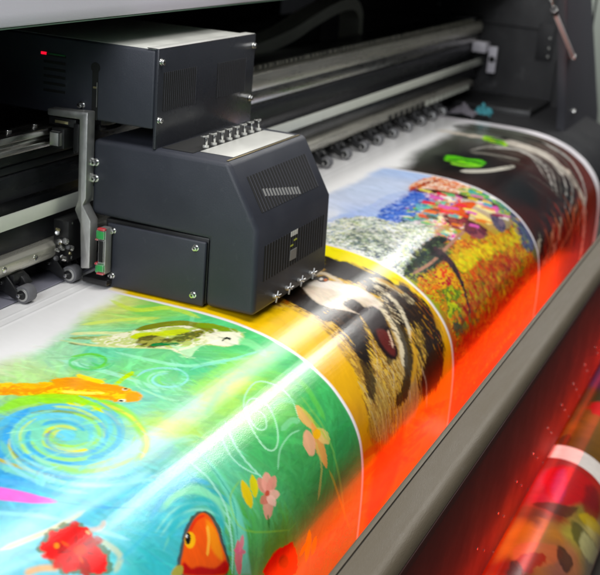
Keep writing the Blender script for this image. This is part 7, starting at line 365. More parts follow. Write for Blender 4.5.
(2.884,9,[3.322,0.6783,3.337,0.6907,3.37,0.7053,3.403,0.723,3.42,0.7429,3.426,0.7645,3.421,0.7891,3.414,0.8132,3.403,0.8349,3.372,0.8568,3.336,0.8784,3.304,0.8969,3.288,0.9102,3.289,0.9104,3.317,0.8981,3.351,0.8796,3.388,0.8573,3.421,0.834,3.433,0.8112,3.442,0.786,3.447,0.7607,3.441,0.7383,3.425,0.7172,3.392,0.6992,3.355,0.6852,3.324,0.6775],(108,104,96),0.6,0.00216,0.004,60),
(2.884,9,[3.362,0.6943,3.371,0.7088,3.394,0.7265,3.418,0.7468,3.433,0.7675,3.428,0.7907,3.422,0.8151,3.412,0.8388,3.391,0.8606,3.366,0.8807,3.328,0.9006,3.29,0.9177,3.269,0.9303,3.271,0.9305,3.302,0.9195,3.342,0.9024,3.382,0.8818,3.409,0.8605,3.43,0.8375,3.441,0.813,3.449,0.7877,3.454,0.7636,3.439,0.7421,3.417,0.7208,3.39,0.7036,3.365,0.6936],(224,220,212),0.6,0.00216,0.004,60),
(2.884,9,[3.404,0.7106,3.405,0.7271,3.422,0.7471,3.442,0.7691,3.446,0.7921,3.441,0.8153,3.43,0.8399,3.409,0.8643,3.397,0.8849,3.367,0.9041,3.321,0.9226,3.284,0.9385,3.269,0.9504,3.271,0.9507,3.297,0.9407,3.334,0.925,3.381,0.9058,3.414,0.8854,3.427,0.8637,3.449,0.8386,3.46,0.8133,3.467,0.7889,3.463,0.7649,3.443,0.7424,3.425,0.7223,3.407,0.7099],(184,180,172),0.6,0.00216,0.004,60),
(2.884,9,[3.447,0.7271,3.443,0.7451,3.457,0.7667,3.466,0.7916,3.47,0.8153,3.461,0.8391,3.439,0.8647,3.428,0.8882,3.406,0.9089,3.368,0.9275,3.328,0.9447,3.29,0.9593,3.269,0.9705,3.271,0.9709,3.302,0.962,3.342,0.9477,3.381,0.9298,3.422,0.9101,3.445,0.8883,3.457,0.8641,3.48,0.8377,3.489,0.8129,3.488,0.788,3.478,0.7625,3.462,0.7412,3.45,0.7265],(108,104,96),0.6,0.00216,0.004,60),
(2.884,9,[3.493,0.7436,3.488,0.7622,3.492,0.7866,3.5,0.813,3.501,0.8378,3.481,0.8629,3.468,0.8881,3.446,0.9122,3.419,0.9331,3.389,0.9511,3.342,0.9671,3.296,0.9803,3.276,0.9913,3.278,0.9918,3.307,0.9834,3.356,0.9705,3.404,0.9539,3.436,0.9349,3.463,0.913,3.486,0.8881,3.5,0.8622,3.52,0.836,3.52,0.8102,3.514,0.7829,3.507,0.7587,3.495,0.7431],(224,220,212),0.6,0.00216,0.004,60),
(2.884,9,[3.545,0.7593,3.533,0.7797,3.532,0.8062,3.541,0.8338,3.532,0.8605,3.52,0.8857,3.498,0.9118,3.472,0.9366,3.453,0.9577,3.413,0.975,3.363,0.9902,3.319,1.003,3.296,1.0135,3.297,1.014,3.333,1.0068,3.379,0.9943,3.428,0.9783,3.47,0.9601,3.49,0.938,3.516,0.9124,3.538,0.8856,3.551,0.8594,3.561,0.8315,3.552,0.8033,3.553,0.7765,3.548,0.7588],(184,180,172),0.6,0.00216,0.004,60),
(2.884,9,[3.599,0.7753,3.58,0.7975,3.583,0.8248,3.583,0.8549,3.58,0.8825,3.562,0.9087,3.535,0.9359,3.517,0.9615,3.487,0.9827,3.454,1.0007,3.4,1.0152,3.346,1.0265,3.329,1.0383,3.331,1.0391,3.365,1.0316,3.415,1.0198,3.471,1.0049,3.506,0.9858,3.534,0.9634,3.553,0.9371,3.58,0.9092,3.599,0.8819,3.603,0.8532,3.604,0.8223,3.6,0.7948,3.602,0.7749],(108,104,96),0.6,0.00216,0.004,60),
(2.884,9,[3.655,0.7917,3.638,0.8142,3.635,0.8438,3.635,0.8758,3.632,0.9047,3.607,0.9322,3.591,0.9607,3.566,0.9873,3.548,1.0107,3.506,1.0284,3.459,1.0446,3.409,1.0567,3.383,1.0674,3.385,1.0682,3.428,1.0623,3.482,1.0509,3.53,1.0342,3.567,1.0144,3.586,0.99,3.61,0.9624,3.626,0.9332,3.651,0.9046,3.655,0.8745,3.656,0.8417,3.657,0.8121,3.657,0.7913],(224,220,212),0.6,0.00216,0.004,60),
(2.884,9,[3.493,0.6408,3.458,0.655,3.459,0.6629,3.458,0.6725,3.456,0.6827,3.452,0.6953,3.445,0.7105,3.438,0.7246,3.465,0.7285,3.474,0.7269,3.512,0.711,3.519,0.6964,3.527,0.6806,3.535,0.6661,3.539,0.6543,3.539,0.6439,3.538,0.6356,3.502,0.6384],[(140,216,40),(176,224,64),(96,184,32)],0.95,0.0027,0.004,60),
(2.884,9,[2.997,0.7154,2.994,0.729,3.009,0.7431,3.035,0.7566,3.06,0.7682,3.086,0.7773,3.114,0.7853,3.141,0.7923,3.165,0.7983,3.186,0.8031,3.205,0.8067,3.222,0.8088,3.244,0.8071,3.247,0.8059,3.247,0.8001,3.235,0.7965,3.218,0.7926,3.199,0.7877,3.175,0.7817,3.147,0.7748,3.119,0.767,3.094,0.7582,3.069,0.7468,3.047,0.7326,3.028,0.7194,3.002,0.7141],(200,196,184),0.9,0.00202,0,60),
(2.884,9,[3.257,0.6695,3.25,0.6845,3.26,0.7007,3.27,0.7192,3.278,0.7373,3.289,0.7547,3.301,0.7735,3.311,0.7905,3.329,0.8002,3.332,0.7996,3.336,0.7855,3.326,0.7684,3.314,0.7494,3.305,0.7311,3.297,0.7128,3.286,0.6941,3.277,0.6775,3.26,0.6686],(128,124,116),0.8,0.0027,0,60),
(2.884,9,[3.509,0.7049,3.473,0.7238,3.466,0.7414,3.47,0.7591,3.471,0.7776,3.47,0.7974,3.479,0.817,3.485,0.8365,3.482,0.8545,3.47,0.8725,3.455,0.8911,3.442,0.9081,3.454,0.9209,3.462,0.9212,3.498,0.91,3.521,0.8924,3.538,0.8715,3.555,0.8494,3.559,0.8277,3.552,0.8064,3.551,0.7844,3.553,0.7638,3.553,0.7442,3.556,0.724,3.553,0.7077,3.52,0.7027],(216,208,196),0.7,0.0027,0,60),
(2.884,9,[3.036,0.9571,3.085,0.9495,3.147,0.948,3.207,0.9493,3.269,0.9524,3.328,0.9585,3.347,0.9681,3.3,0.9836,3.232,1.0032,3.166,1.0174,3.105,1.0252,3.047,1.0283,3.005,1.0227,2.99,1.0033,3.0,0.9764],[(60,36,32),(40,24,26),(20,16,16)],0.8,0.0054,0.02,30),
(2.884,9,[3.393,1.0069,3.362,1.0107,3.339,1.0207,3.316,1.0326,3.294,1.0441,3.255,1.0538,3.204,1.063,3.156,1.0705,3.141,1.0815,3.146,1.0832,3.194,1.0831,3.239,1.0747,3.292,1.0654,3.333,1.0553,3.358,1.043,3.372,1.0289,3.394,1.0182,3.397,1.0078],(240,160,128),0.5,0.0027,0.01,60),
(2.884,9,[3.295,1.0044,3.265,1.0086,3.241,1.019,3.217,1.031,3.196,1.0427,3.162,1.0524,3.118,1.0614,3.075,1.0688,3.062,1.0792,3.067,1.0808,3.11,1.0807,3.151,1.0728,3.197,1.0637,3.233,1.0535,3.256,1.041,3.271,1.0265,3.295,1.0159,3.299,1.0053],(96,32,24),0.5,0.0027,0.01,60),
(2.884,9,[3.202,1.002,3.172,1.0066,3.148,1.0174,3.122,1.0294,3.103,1.0414,3.073,1.0511,3.034,1.0599,2.998,1.0672,2.986,1.0771,2.991,1.0785,3.03,1.0784,3.067,1.071,3.107,1.062,3.139,1.0518,3.159,1.039,3.176,1.0247,3.201,1.0137,3.206,1.0029],(216,208,184),0.5,0.0027,0.01,60),
(2.884,9,[3.114,0.9998,3.084,1.0046,3.06,1.0159,3.032,1.0279,3.015,1.0402,2.989,1.0499,2.955,1.0586,2.924,1.0656,2.915,1.0753,2.919,1.0765,2.954,1.0764,2.986,1.0693,3.021,1.0604,3.049,1.0502,3.068,1.0372,3.086,1.023,3.111,1.0116,3.117,1.0006],(240,160,128),0.5,0.0027,0.01,60),
(2.884,9,[3.029,0.9976,3.0,1.0028,2.975,1.0144,2.947,1.0265,2.931,1.039,2.908,1.0487,2.879,1.0572,2.853,1.0641,2.847,1.0735,2.85,1.0748,2.882,1.0746,2.909,1.0676,2.939,1.0589,2.963,1.0487,2.98,1.0355,3.001,1.0213,3.026,1.0096,3.033,0.9985],(96,32,24),0.5,0.0027,0.01,60),
(2.884,9,[2.949,0.9956,2.92,1.0011,2.895,1.013,2.867,1.0255,2.851,1.0379,2.831,1.0476,2.807,1.056,2.784,1.0627,2.781,1.0719,2.784,1.0731,2.813,1.0728,2.836,1.066,2.861,1.0574,2.882,1.0472,2.897,1.0339,2.919,1.0197,2.945,1.0077,2.952,0.9964],(216,208,184),0.5,0.0027,0.01,60),
('dab',2.884,9,[2.9909,1.0083,3.2105,1.0068,3.4737,1.0239,3.6276,1.0861,3.3759,1.1227,2.9583,1.0917],[(160,40,24),(208,64,32),(80,20,16),(216,120,80),(112,24,16),(56,12,12)],200,0.045,0.005,1.5,0.2,0.55,41),  # red streaks in the ink carry the heater glow on the dark print
('dab',2.884,9,[3.2867,0.6611,3.5948,0.6707,3.6112,0.8643,3.5923,0.9839,3.2011,0.996,3.1427,0.8498],[(12,12,12),(32,28,26),(56,52,48),(16,16,16),(92,88,80)],120,0.04,0.004,1.3,0.5,0.7,42),
('dab',1.6155,2.1207,[1.618,1.0491,1.7571,1.0878,1.8407,1.0799,2.0397,1.1154,2.105,1.1503,1.8189,1.167,1.6636,1.1905],[(200,48,24),(176,32,16),(216,80,32)],60,0.05,0.006,0.3,0.3,0.3,43),
(-9,9,[1.6112,0.5,1.6198,0.5,1.6198,1.6,1.6112,1.6],(244,240,244),1,0.00108,0,60),
(-9,9,[2.117,0.5,2.125,0.5,2.125,1.6,2.117,1.6],(244,240,244),1,0.00108,0,60),
(-9,9,[2.879,0.52,2.889,0.52,2.889,1.6,2.879,1.6],(244,240,244),1,0.00108,0,60),
(-9,9,[3.715,0.3,3.775,0.3,3.775,1.6,3.715,1.6],(244,240,244),1,0.00108,0,60),
]
BASE = {
 'A': [(1.5674,0.5568,224,238,144),(1.5837,0.6031,144,220,112),(1.5788,0.6973,108,216,140),(1.3508,0.5895,184,236,192),(1.2358,0.6035,192,234,160),(1.3846,0.6357,120,220,176),(1.2548,0.5563,224,245,192),(1.3445,0.7272,136,220,144),(1.4252,0.7805,104,208,152),(1.5633,0.7947,96,204,128),(1.5828,0.8593,92,200,124),(1.5609,0.9347,80,184,104),(1.5523,1.0022,63,156,88),(1.4835,0.8364,124,216,96),(1.3705,0.8281,168,224,96),(1.4433,0.8365,200,232,80),(1.2559,0.8289,184,224,96),(1.3249,0.8037,144,216,168),(1.1912,0.8372,160,224,216),(1.0997,0.8505,128,208,232),(1.017,0.8201,108,200,234),(1.0138,0.7377,88,168,220),(0.9281,0.8308,152,220,240),(1.0057,0.9034,120,216,224),(1.1276,0.896,96,200,216),(1.0388,0.946,88,200,208),(1.2547,0.9159,112,204,160),(1.3717,0.9403,88,188,112),(1.4428,0.8768,136,216,120),(1.4096,0.9907,72,160,88),(1.4857,1.0395,64,144,80),(1.2263,0.9814,88,176,80),(1.1691,1.0158,96,168,64),(1.4846,1.1373,80,144,60),(1.2984,1.0745,96,160,64),(1.0719,0.694,104,184,224),(1.2079,0.6872,168,224,80),(1.2417,0.7272,144,220,160),(1.2706,0.7562,136,216,208),(1.127,0.9302,96,192,208),(1.1616,0.9775,88,184,184),(1.1889,0.9322,112,200,176),(0.9411,0.8769,136,216,232)],
 'B': [(1.6348,0.5732,232,196,28),(1.6206,0.6933,236,196,28),(1.6268,0.7815,232,188,28),(1.6486,0.8465,228,184,28),(1.6248,0.9216,224,172,32),(1.5944,1.0023,200,144,48),(1.7059,1.136,208,138,40),(2.1094,0.7051,246,230,12),(2.1114,0.8133,250,226,12),(2.0903,0.9192,242,204,24),(2.1172,1.0191,232,176,32),(2.0397,1.1154,216,144,48),(1.8051,1.1225,216,138,40),(1.6747,1.1959,208,136,40)],
 'C': [(2.3315,0.6146,232,236,246),(2.6314,0.6222,204,216,240),(2.8984,0.609,184,204,240),(2.3628,0.6492,184,200,236),(2.6707,0.7616,200,184,168),(2.5666,0.9054,184,144,44),(2.2517,0.973,168,80,40),(2.4938,1.0432,176,72,48),(2.7946,1.025,112,112,72),(2.1724,1.0996,192,72,56),(2.4141,1.1237,192,64,48),(2.1259,0.9044,152,160,40)],
 'D': [(3.1708,0.5479,64,68,60),(3.1278,0.6774,10,12,12),(3.0623,0.8723,8,10,12),(3.1662,1.0174,10,8,8),(3.3814,0.9891,8,8,8),(2.9628,1.0264,32,18,16),(3.0244,1.1031,160,56,40),(3.4039,1.0901,160,56,40),(2.9196,1.1354,160,48,40),(3.6235,0.5989,96,100,92)],
}
PROFILE = [(1.5, 0.0), (0.9, 0.0), (0.82, -0.001), (0.76, -0.005), (0.7, -0.0155), (0.64, -0.037), (0.585, -0.072), (0.549, -0.112), (0.529, -0.15), (0.5195, -0.2), (0.517, -0.25), (0.517, -0.4), (0.52, -0.6)]
L1=42.; L2=44.; L3=110.; L4=88.; LH=7.5; LP=3.6; LW=.09; EXPO=.05

scene = bpy.context.scene
col = scene.collection

# ------------------------------------------------------------------ materials
def s2l(c):
    c = c/255.0
    return c/12.92 if c <= .04045 else ((c+.055)/1.055)**2.4
def rgb(h):
    h = h.lstrip('#')
    return tuple(s2l(int(h[i:i+2], 16)) for i in (0, 2, 4)) + (1,)
def mat(name, color, rough=.5, metal=0., bump=0., bscale=400., var=0., vscale=6., spec=.5, emit=None, estr=0.,
        stretch=None, coat=0., rvar=.0):
    m = bpy.data.materials.new(name); m.use_nodes = True
    nt = m.node_tree; b = nt.nodes['Principled BSDF']
    c = rgb(color) if isinstance(color, str) else tuple(color)+(1,)
    b.inputs['Base Color'].default_value = c
    b.inputs['Roughness'].default_value = rough
    b.inputs['Metallic'].default_value = metal
    b.inputs['Specular IOR Level'].default_value = spec
    b.inputs['Coat Weight'].default_value = coat
    tc = nt.nodes.new('ShaderNodeTexCoord'); mp = nt.nodes.new('ShaderNodeMapping')
    nt.links.new(tc.outputs['Object'], mp.inputs[0])
    if stretch: mp.inputs['Scale'].default_value = stretch
    if bump:
        n = nt.nodes.new('ShaderNodeTexNoise'); n.inputs['Scale'].default_value = bscale
        n.inputs['Detail'].default_value = 3
        nt.links.new(mp.outputs[0], n.inputs['Vector'])
        bp = nt.nodes.new('ShaderNodeBump'); bp.inputs['Strength'].default_value = bump
        bp.inputs['Distance'].default_value = .001
        nt.links.new(n.outputs[0], bp.inputs['Height']); nt.links.new(bp.outputs[0], b.inputs['Normal'])
    if var or rvar:
        n = nt.nodes.new('ShaderNodeTexNoise'); n.inputs['Scale'].default_value = vscale
        n.inputs['Detail'].default_value = 6; n.inputs['Roughness'].default_value = .65
        nt.links.new(mp.outputs[0], n.inputs['Vector'])
        if var:
            mx = nt.nodes.new('ShaderNodeMix'); mx.data_type = 'RGBA'
            mx.inputs['A'].default_value = tuple(max(0, v*(1-var)) for v in c[:3])+(1,)
            mx.inputs['B'].default_value = tuple(min(1, v*(1+var)) for v in c[:3])+(1,)
            nt.links.new(n.outputs[0], mx.inputs['Factor']); nt.links.new(mx.outputs['Result'], b.inputs['Base Color'])
        if rvar:
            mr = nt.nodes.new('ShaderNodeMapRange')
            mr.inputs['From Min'].default_value = .3; mr.inputs['From Max'].default_value = .7
            mr.inputs['To Min'].default_value = max(.02, rough-rvar); mr.inputs['To Max'].default_value = rough+rvar
            nt.links.new(n.outputs[0], mr.inputs['Value']); nt.links.new(mr.outputs[0], b.inputs['Roughness'])
    if emit:
        b.inputs['Emission Color'].default_value = rgb(emit); b.inputs['Emission Strength'].default_value = estr
    return m
M = {
 'coat':   mat('slate_powder_coat', (.029,.032,.043), .45, spec=.4, bump=.3, bscale=900, var=.22, rvar=.08, vscale=9),
 'coatg':  mat('glossy_slate_plastic', (.028,.030,.037), .27, bump=.05, bscale=700, var=.15, rvar=.06, vscale=12),
 'black':  mat('black_plastic', (.010,.010,.011), .4, var=.3, vscale=30, rvar=.1),
 'void':   mat('matt_black', (.003,.003,.003), .8, var=.3),
 'cavity': mat('dark_inner_sheet_metal', (.010,.010,.012), .55, var=.4, vscale=4, rvar=.15),
 'wall':   mat('dark_grey_side_wall', (.010,.010,.012), .65, bump=.3, bscale=120, var=.9, vscale=5, rvar=.15),
 'frame':  mat('grey_blue_side_frame', (.055,.056,.066), .5, bump=.2, bscale=500, var=.15, vscale=5),
 'lilac':  mat('lilac_white_hood_paint', (.62,.60,.66), .35, var=.05, vscale=5, bump=.1, bscale=300),
 'green':  mat('green_edge_gasket', (.10,.17,.12), .5, var=.2),
 'steel':  mat('brushed_steel', (.52,.51,.49), .30, 1., bump=.15, bscale=300, var=.15, vscale=40, stretch=(.4,6,6), rvar=.1),
 'zinc':   mat('zinc_bracket', (.50,.50,.49), .42, .85, bump=.25, bscale=260, var=.2, vscale=30, rvar=.12),
 'rail':   mat('machined_rail', (.58,.56,.52), .22, 1., bump=.1, bscale=200, var=.2, vscale=25, stretch=(.3,8,8), rvar=.1),
 'beige':  mat('champagne_anodised_rail', (.50,.485,.42), .30, .65, bump=.2, bscale=260, var=.2, vscale=14, stretch=(.3,5,5), rvar=.1),
 'darkal': mat('dark_anodised_extrusion', (.026,.027,.031), .30, .3, bump=.12, bscale=400, var=.25, vscale=8, stretch=(.3,3,3), rvar=.1),
 'belt':   mat('pale_timing_belt', (.60,.62,.55), .5, var=.06, vscale=30, bump=.2, bscale=500),
 'rubber': mat('grey_rubber', (.13,.13,.14), .6, bump=.3, bscale=900, var=.15, vscale=60),
 'white':  mat('white_plastic', (.75,.75,.74), .4, var=.05),
 'screw':  mat('bright_screw_steel', (.72,.72,.70), .2, 1., var=.1, vscale=200),
 'gold':   mat('brassy_edge', (.55,.45,.25), .3, .8, var=.1),
 'top':    mat('pale_metal_top', (.60,.60,.56), .40, .4, bump=.25, bscale=700, var=.1, vscale=14, rvar=.08),
 'bar':    mat('brushed_tan_aluminium', (.088,.070,.044), .46, .2, bump=.35, bscale=260, var=.14, vscale=10, stretch=(.5,4,4), rvar=.1),
 'panel':  mat('dark_heater_panel', (.035,.009,.007), .62, .0, spec=.25, bump=.15, bscale=300, var=.5, vscale=6, rvar=.1),  # red of the heater glow is mixed into this base colour
 'platen': mat('lilac_grey_platen', (.30,.30,.37), .42, .3, bump=.15, bscale=300, var=.08, vscale=10),
 'red':    mat('red_plastic', (.65,.02,.03), .4, var=.1), 'grn': mat('green_plastic', (.03,.35,.08), .4, var=.1),
 'ledr':   mat('red_indicator', (.6,.01,.02), .3, emit='ff1030', estr=1.2), 'ledg': mat('green_indicator', (.02,.12,.04), .4, var=.3),
 'brass':  mat('brass_fittings', (.55,.48,.26), .35, .8, var=.3, vscale=120),
 'glow':   mat('red_quartz_tube', (.6,.03,.01), .3, emit='ff2a08', estr=3.),
 'lcd':    mat('lit_label', (.5,.5,.46), .5, emit='dfe0d8', estr=.12),
 'lcdy':   mat('lit_label_yellow', (.3,.32,.05), .5, emit='a8b020', estr=.15),
 'ventlit':mat('vent_light_and_window_grey', (.22,.22,.21), .5, var=.1),  # grey that paints light through the slanted vent; also the indicator window's grey
 'teal':   mat('teal_cloth', (.03,.20,.24), .8, bump=.5, bscale=80, var=.2, vscale=20),
 'grey':   mat('grey_cloth', (.12,.11,.13), .85, bump=.5, bscale=80, var=.2, vscale=20),
 'cable':  mat('olive_grey_cable_carrier', (.75,.74,.62), .5, bump=.3, bscale=200, var=.2, vscale=10),
'dots':   mat('encoder_tape', (.5,.48,.40), .5),
 'floor':  mat('dark_workshop_floor', (.06,.045,.035), .6, bump=.2, bscale=40, var=.4, vscale=3),
 'core':   mat('cardboard_core', (.35,.25,.15), .8, var=.15, vscale=20),
 'clear':  mat('greenish_white_panel', (.50,.56,.50), .45, var=.06),
}
nt=M['dots'].node_tree; wv=nt.nodes.new('ShaderNodeTexNoise'); wv.inputs['Scale'].default_value=1; wv.inputs['Detail'].default_value=2
mp=[n for n in nt.nodes if n.type=='MAPPING'][0]; mp.inputs['Scale'].default_value=(75,0,0); nt.links.new(mp.outputs[0],wv.inputs['Vector'])
cr_=nt.nodes.new('ShaderNodeValToRGB'); cr_.color_ramp.elements[0].position=.47; cr_.color_ramp.elements[1].position=.53
cr_.color_ramp.elements[0].color=(.03,.03,.02,1); cr_.color_ramp.elements[1].color=(.7,.66,.55,1)
nt.links.new(wv.outputs[0],cr_.inputs[0]); nt.links.new(cr_.outputs[0],nt.nodes['Principled BSDF'].inputs['Base Color'])
def scuff(m,amount,scale):
    nt=m.node_tree; b=nt.nodes['Principled BSDF']; tc=nt.nodes.new('ShaderNodeTexCoord')
    n=nt.nodes.new('ShaderNodeTexNoise'); n.inputs['Scale'].default_value=scale; n.inputs['Detail'].default_value=9; n.inputs['Roughness'].default_value=.72
    r=nt.nodes.new('ShaderNodeValToRGB'); r.color_ramp.elements[0].position=.60; r.color_ramp.elements[1].position=.80
    nt.links.new(tc.outputs['Object'],n.inputs['Vector']); nt.links.new(n.outputs[0],r.inputs[0])
    mx=nt.nodes.new('ShaderNodeMix'); mx.data_type='RGBA'; mx.inputs['B'].default_value=(.20,.20,.21,1)
    mu=nt.nodes.new('ShaderNodeMath'); mu.operation='MULTIPLY'; mu.inputs[1].default_value=amount
    nt.links.new(r.outputs[0],mu.inputs[0]); nt.links.new(mu.outputs[0],mx.inputs['Factor'])
    l=b.inputs['Base Color'].links
    if l: nt.links.new(l[0].from_socket,mx.inputs['A'])
    else: mx.inputs['A'].default_value=b.inputs['Base Color'].default_value
    nt.links.new(mx.outputs['Result'],b.inputs['Base Color'])
scuff(M['coat'],.16,38); scuff(M['coatg'],.10,45); scuff(M['wall'],.35,9); scuff(M['bar'],.25,30); scuff(M['darkal'],.12,25)
# ------------------------------------------------------------------ mesh building
class MB:
    def __init__(s): s.v=[]; s.f=[]; s.m=[]; s.mats=[]
    def mi(s, m):
        if m not in s.mats: s.mats.append(m)
        return s.mats.index(m)
    def add(s, vs, fs, m):
        o=len(s.v); s.v+= [tuple(v) for v in vs]; k=s.mi(m)
        for f in fs: s.f.append(tuple(i+o for i in f)); s.m.append(k)
    def box(s, x0,x1,y0,y1,z0,z1,m):
        s.add([(x,y,z) for x in (x0,x1) for y in (y0,y1) for z in (z0,z1)],
              [(0,1,3,2),(4,6,7,5),(0,4,5,1),(2,3,7,6),(0,2,6,4),(1,5,7,3)], m)
    def prism(s, prof, x0, x1, m, axis=0):
        n=len(prof)
        def P(a,b,x): return (x,a,b) if axis==0 else ((a,x,b) if axis==1 else (a,b,x))
        vs=[P(a,b,x0) for a,b in prof]+[P(a,b,x1) for a,b in prof]
        s.add(vs,[tuple(range(n))[::-1],tuple(range(n,2*n))]+[(i,(i+1)%n,(i+1)%n+n,i+n) for i in range(n)],m)
    def tube(s, p0,p1,r0,m,r1=None,n=20):
        p0=Vector(p0);p1=Vector(p1);r1=r0 if r1 is None else r1
        d=(p1-p0).normalized(); a=d.orthogonal().normalized(); b=d.cross(a)
        vs=[p0+(a*math.cos(2*math.pi*i/n)+b*math.sin(2*math.pi*i/n))*r0 for i in range(n)]
        vs+=[p1+(a*math.cos(2*math.pi*i/n)+b*math.sin(2*math.pi*i/n))*r1 for i in range(n)]
        s.add(vs,[tuple(range(n))[::-1],tuple(range(n,2*n))]+[(i,(i+1)%n,(i+1)%n+n,i+n) for i in range(n)],m)
    def build(s, name, parent=None, bevel=0., seg=2, smooth=True):
        me=bpy.data.meshes.new(name); me.from_pydata(s.v,[],s.f)
        for m in s.mats: me.materials.append(M[m])
        me.polygons.foreach_set('material_index', s.m)
        bm=bmesh.new(); bm.from_mesh(me); bmesh.ops.recalc_face_normals(bm, faces=bm.faces)
        if bevel:
            es=[e for e in bm.edges if len(e.link_faces)==2 and e.calc_face_angle(0)>.6]
            bmesh.ops.bevel(bm, geom=es, offset=bevel, segments=seg, profile=.5, affect='EDGES', clamp_overlap=True)
        if smooth:
            for f in bm.faces: f.smooth=True
            for e in bm.edges:
                if len(e.link_faces)==2 and e.calc_face_angle(0)>.6: e.smooth=False
        bm.to_mesh(me); bm.free()
        o=bpy.data.objects.new(name,me); col.objects.link(o)
        if parent is not None:
            o.parent=parent; o.matrix_parent_inverse=Matrix.Translation(parent_world(parent)).inverted()
        return o
def parent_world(p):
    v=Vector((0,0,0))
    while p is not None:
        v+=p.location
        if p.parent is not None: v+=p.matrix_parent_inverse.to_translation()
        p=p.parent
    return v
def thing(name, label, cat, loc=(0,0,0), group=None):
    o=bpy.data.objects.new(name,None); col.objects.link(o); o.location=loc; o.empty_display_size=.05
    o['label']=label; o['category']=cat
    if group: o['group']=group
    return o
def tag(o,label,cat,group=None):
    o['label']=label; o['category']=cat
    if group: o['group']=group
    return o
def dup(o, off, parent=None):
    c=o.copy(); col.objects.link(c)
    if parent is not None: c.parent=parent
    c.location=o.location+Vector(off)
    for ch in list(o.children):
        d=ch.copy(); col.objects.link(d); d.parent=c
    return c

# ------------------------------------------------------------------ printed sheet (own coordinates: metres along X, metres along the web)
PR=np.array(PROFILE); SL=np.concatenate([[0],np.cumsum(np.hypot(*np.diff(PR,axis=0).T))])
# smooth the profile between its stations
def prof_at(s):
    ss=np.asarray(s)
    def pw(t): return np.stack([np.interp(t,SL,PR[:,0]),np.interp(t,SL,PR[:,1])],-1)
    acc=0; w=0
    for d in np.linspace(-.028,.028,9):
        k=1-abs(d)/.035; acc=acc+pw(np.clip(ss+d,0,SL[-1]))*k; w+=k
    return acc/w
def _hash(ix,iy,seed):
    h=(ix.astype(np.int64)*374761393+iy.astype(np.int64)*668265263+seed*974711)&0x7fffffff
    h=((h^(h>>13))*1274126177)&0x7fffffff
    return ((h^(h>>16))&0xffff)/65535.0
def vnoise(x,y,seed=0):
    ix=np.floor(x);iy=np.floor(y);fx=x-ix;fy=y-iy;fx=fx*fx*(3-2*fx);fy=fy*fy*(3-2*fy)
    a=_hash(ix,iy,seed);b=_hash(ix+1,iy,seed);c=_hash(ix,iy+1,seed);d=_hash(ix+1,iy+1,seed)
    return (a*(1-fx)+b*fx)*(1-fy)+(c*(1-fx)+d*fx)*fy
def fbm(x,y,seed=0,o=3):
    t=0;a=.5;n=0
    for k in range(o): t=t+a*vnoise(x*2**k,y*2**k,seed+k*7);n+=a;a*=.55
    return t/n
def lin(c):
    c=np.asarray(c,float)/255.; return np.where(c<=.04045,c/12.92,((c+.055)/1.055)**2.4)
def sdf(px,py,poly):
    d=np.full(px.shape,1e9);inside=np.zeros(px.shape,bool);n=len(poly)
    for i in range(n):
        ax,ay=poly[i];bx,by=poly[(i+1)%n];ex=bx-ax;ey=by-ay
        L=ex*ex+ey*ey
        if L<1e-14: continue
        wx=px-ax;wy=py-ay;t=np.clip((wx*ex+wy*ey)/L,0,1)
        d=np.minimum(d,(wx-ex*t)**2+(wy-ey*t)**2)
        if ay!=by:
            c=((ay>py)!=(by>py))&(px<ex*(py-ay)/ey+ax); inside^=c
    d=np.sqrt(d); return np.where(inside,-d,d)
def inpoly_winding(px,py,poly): pass
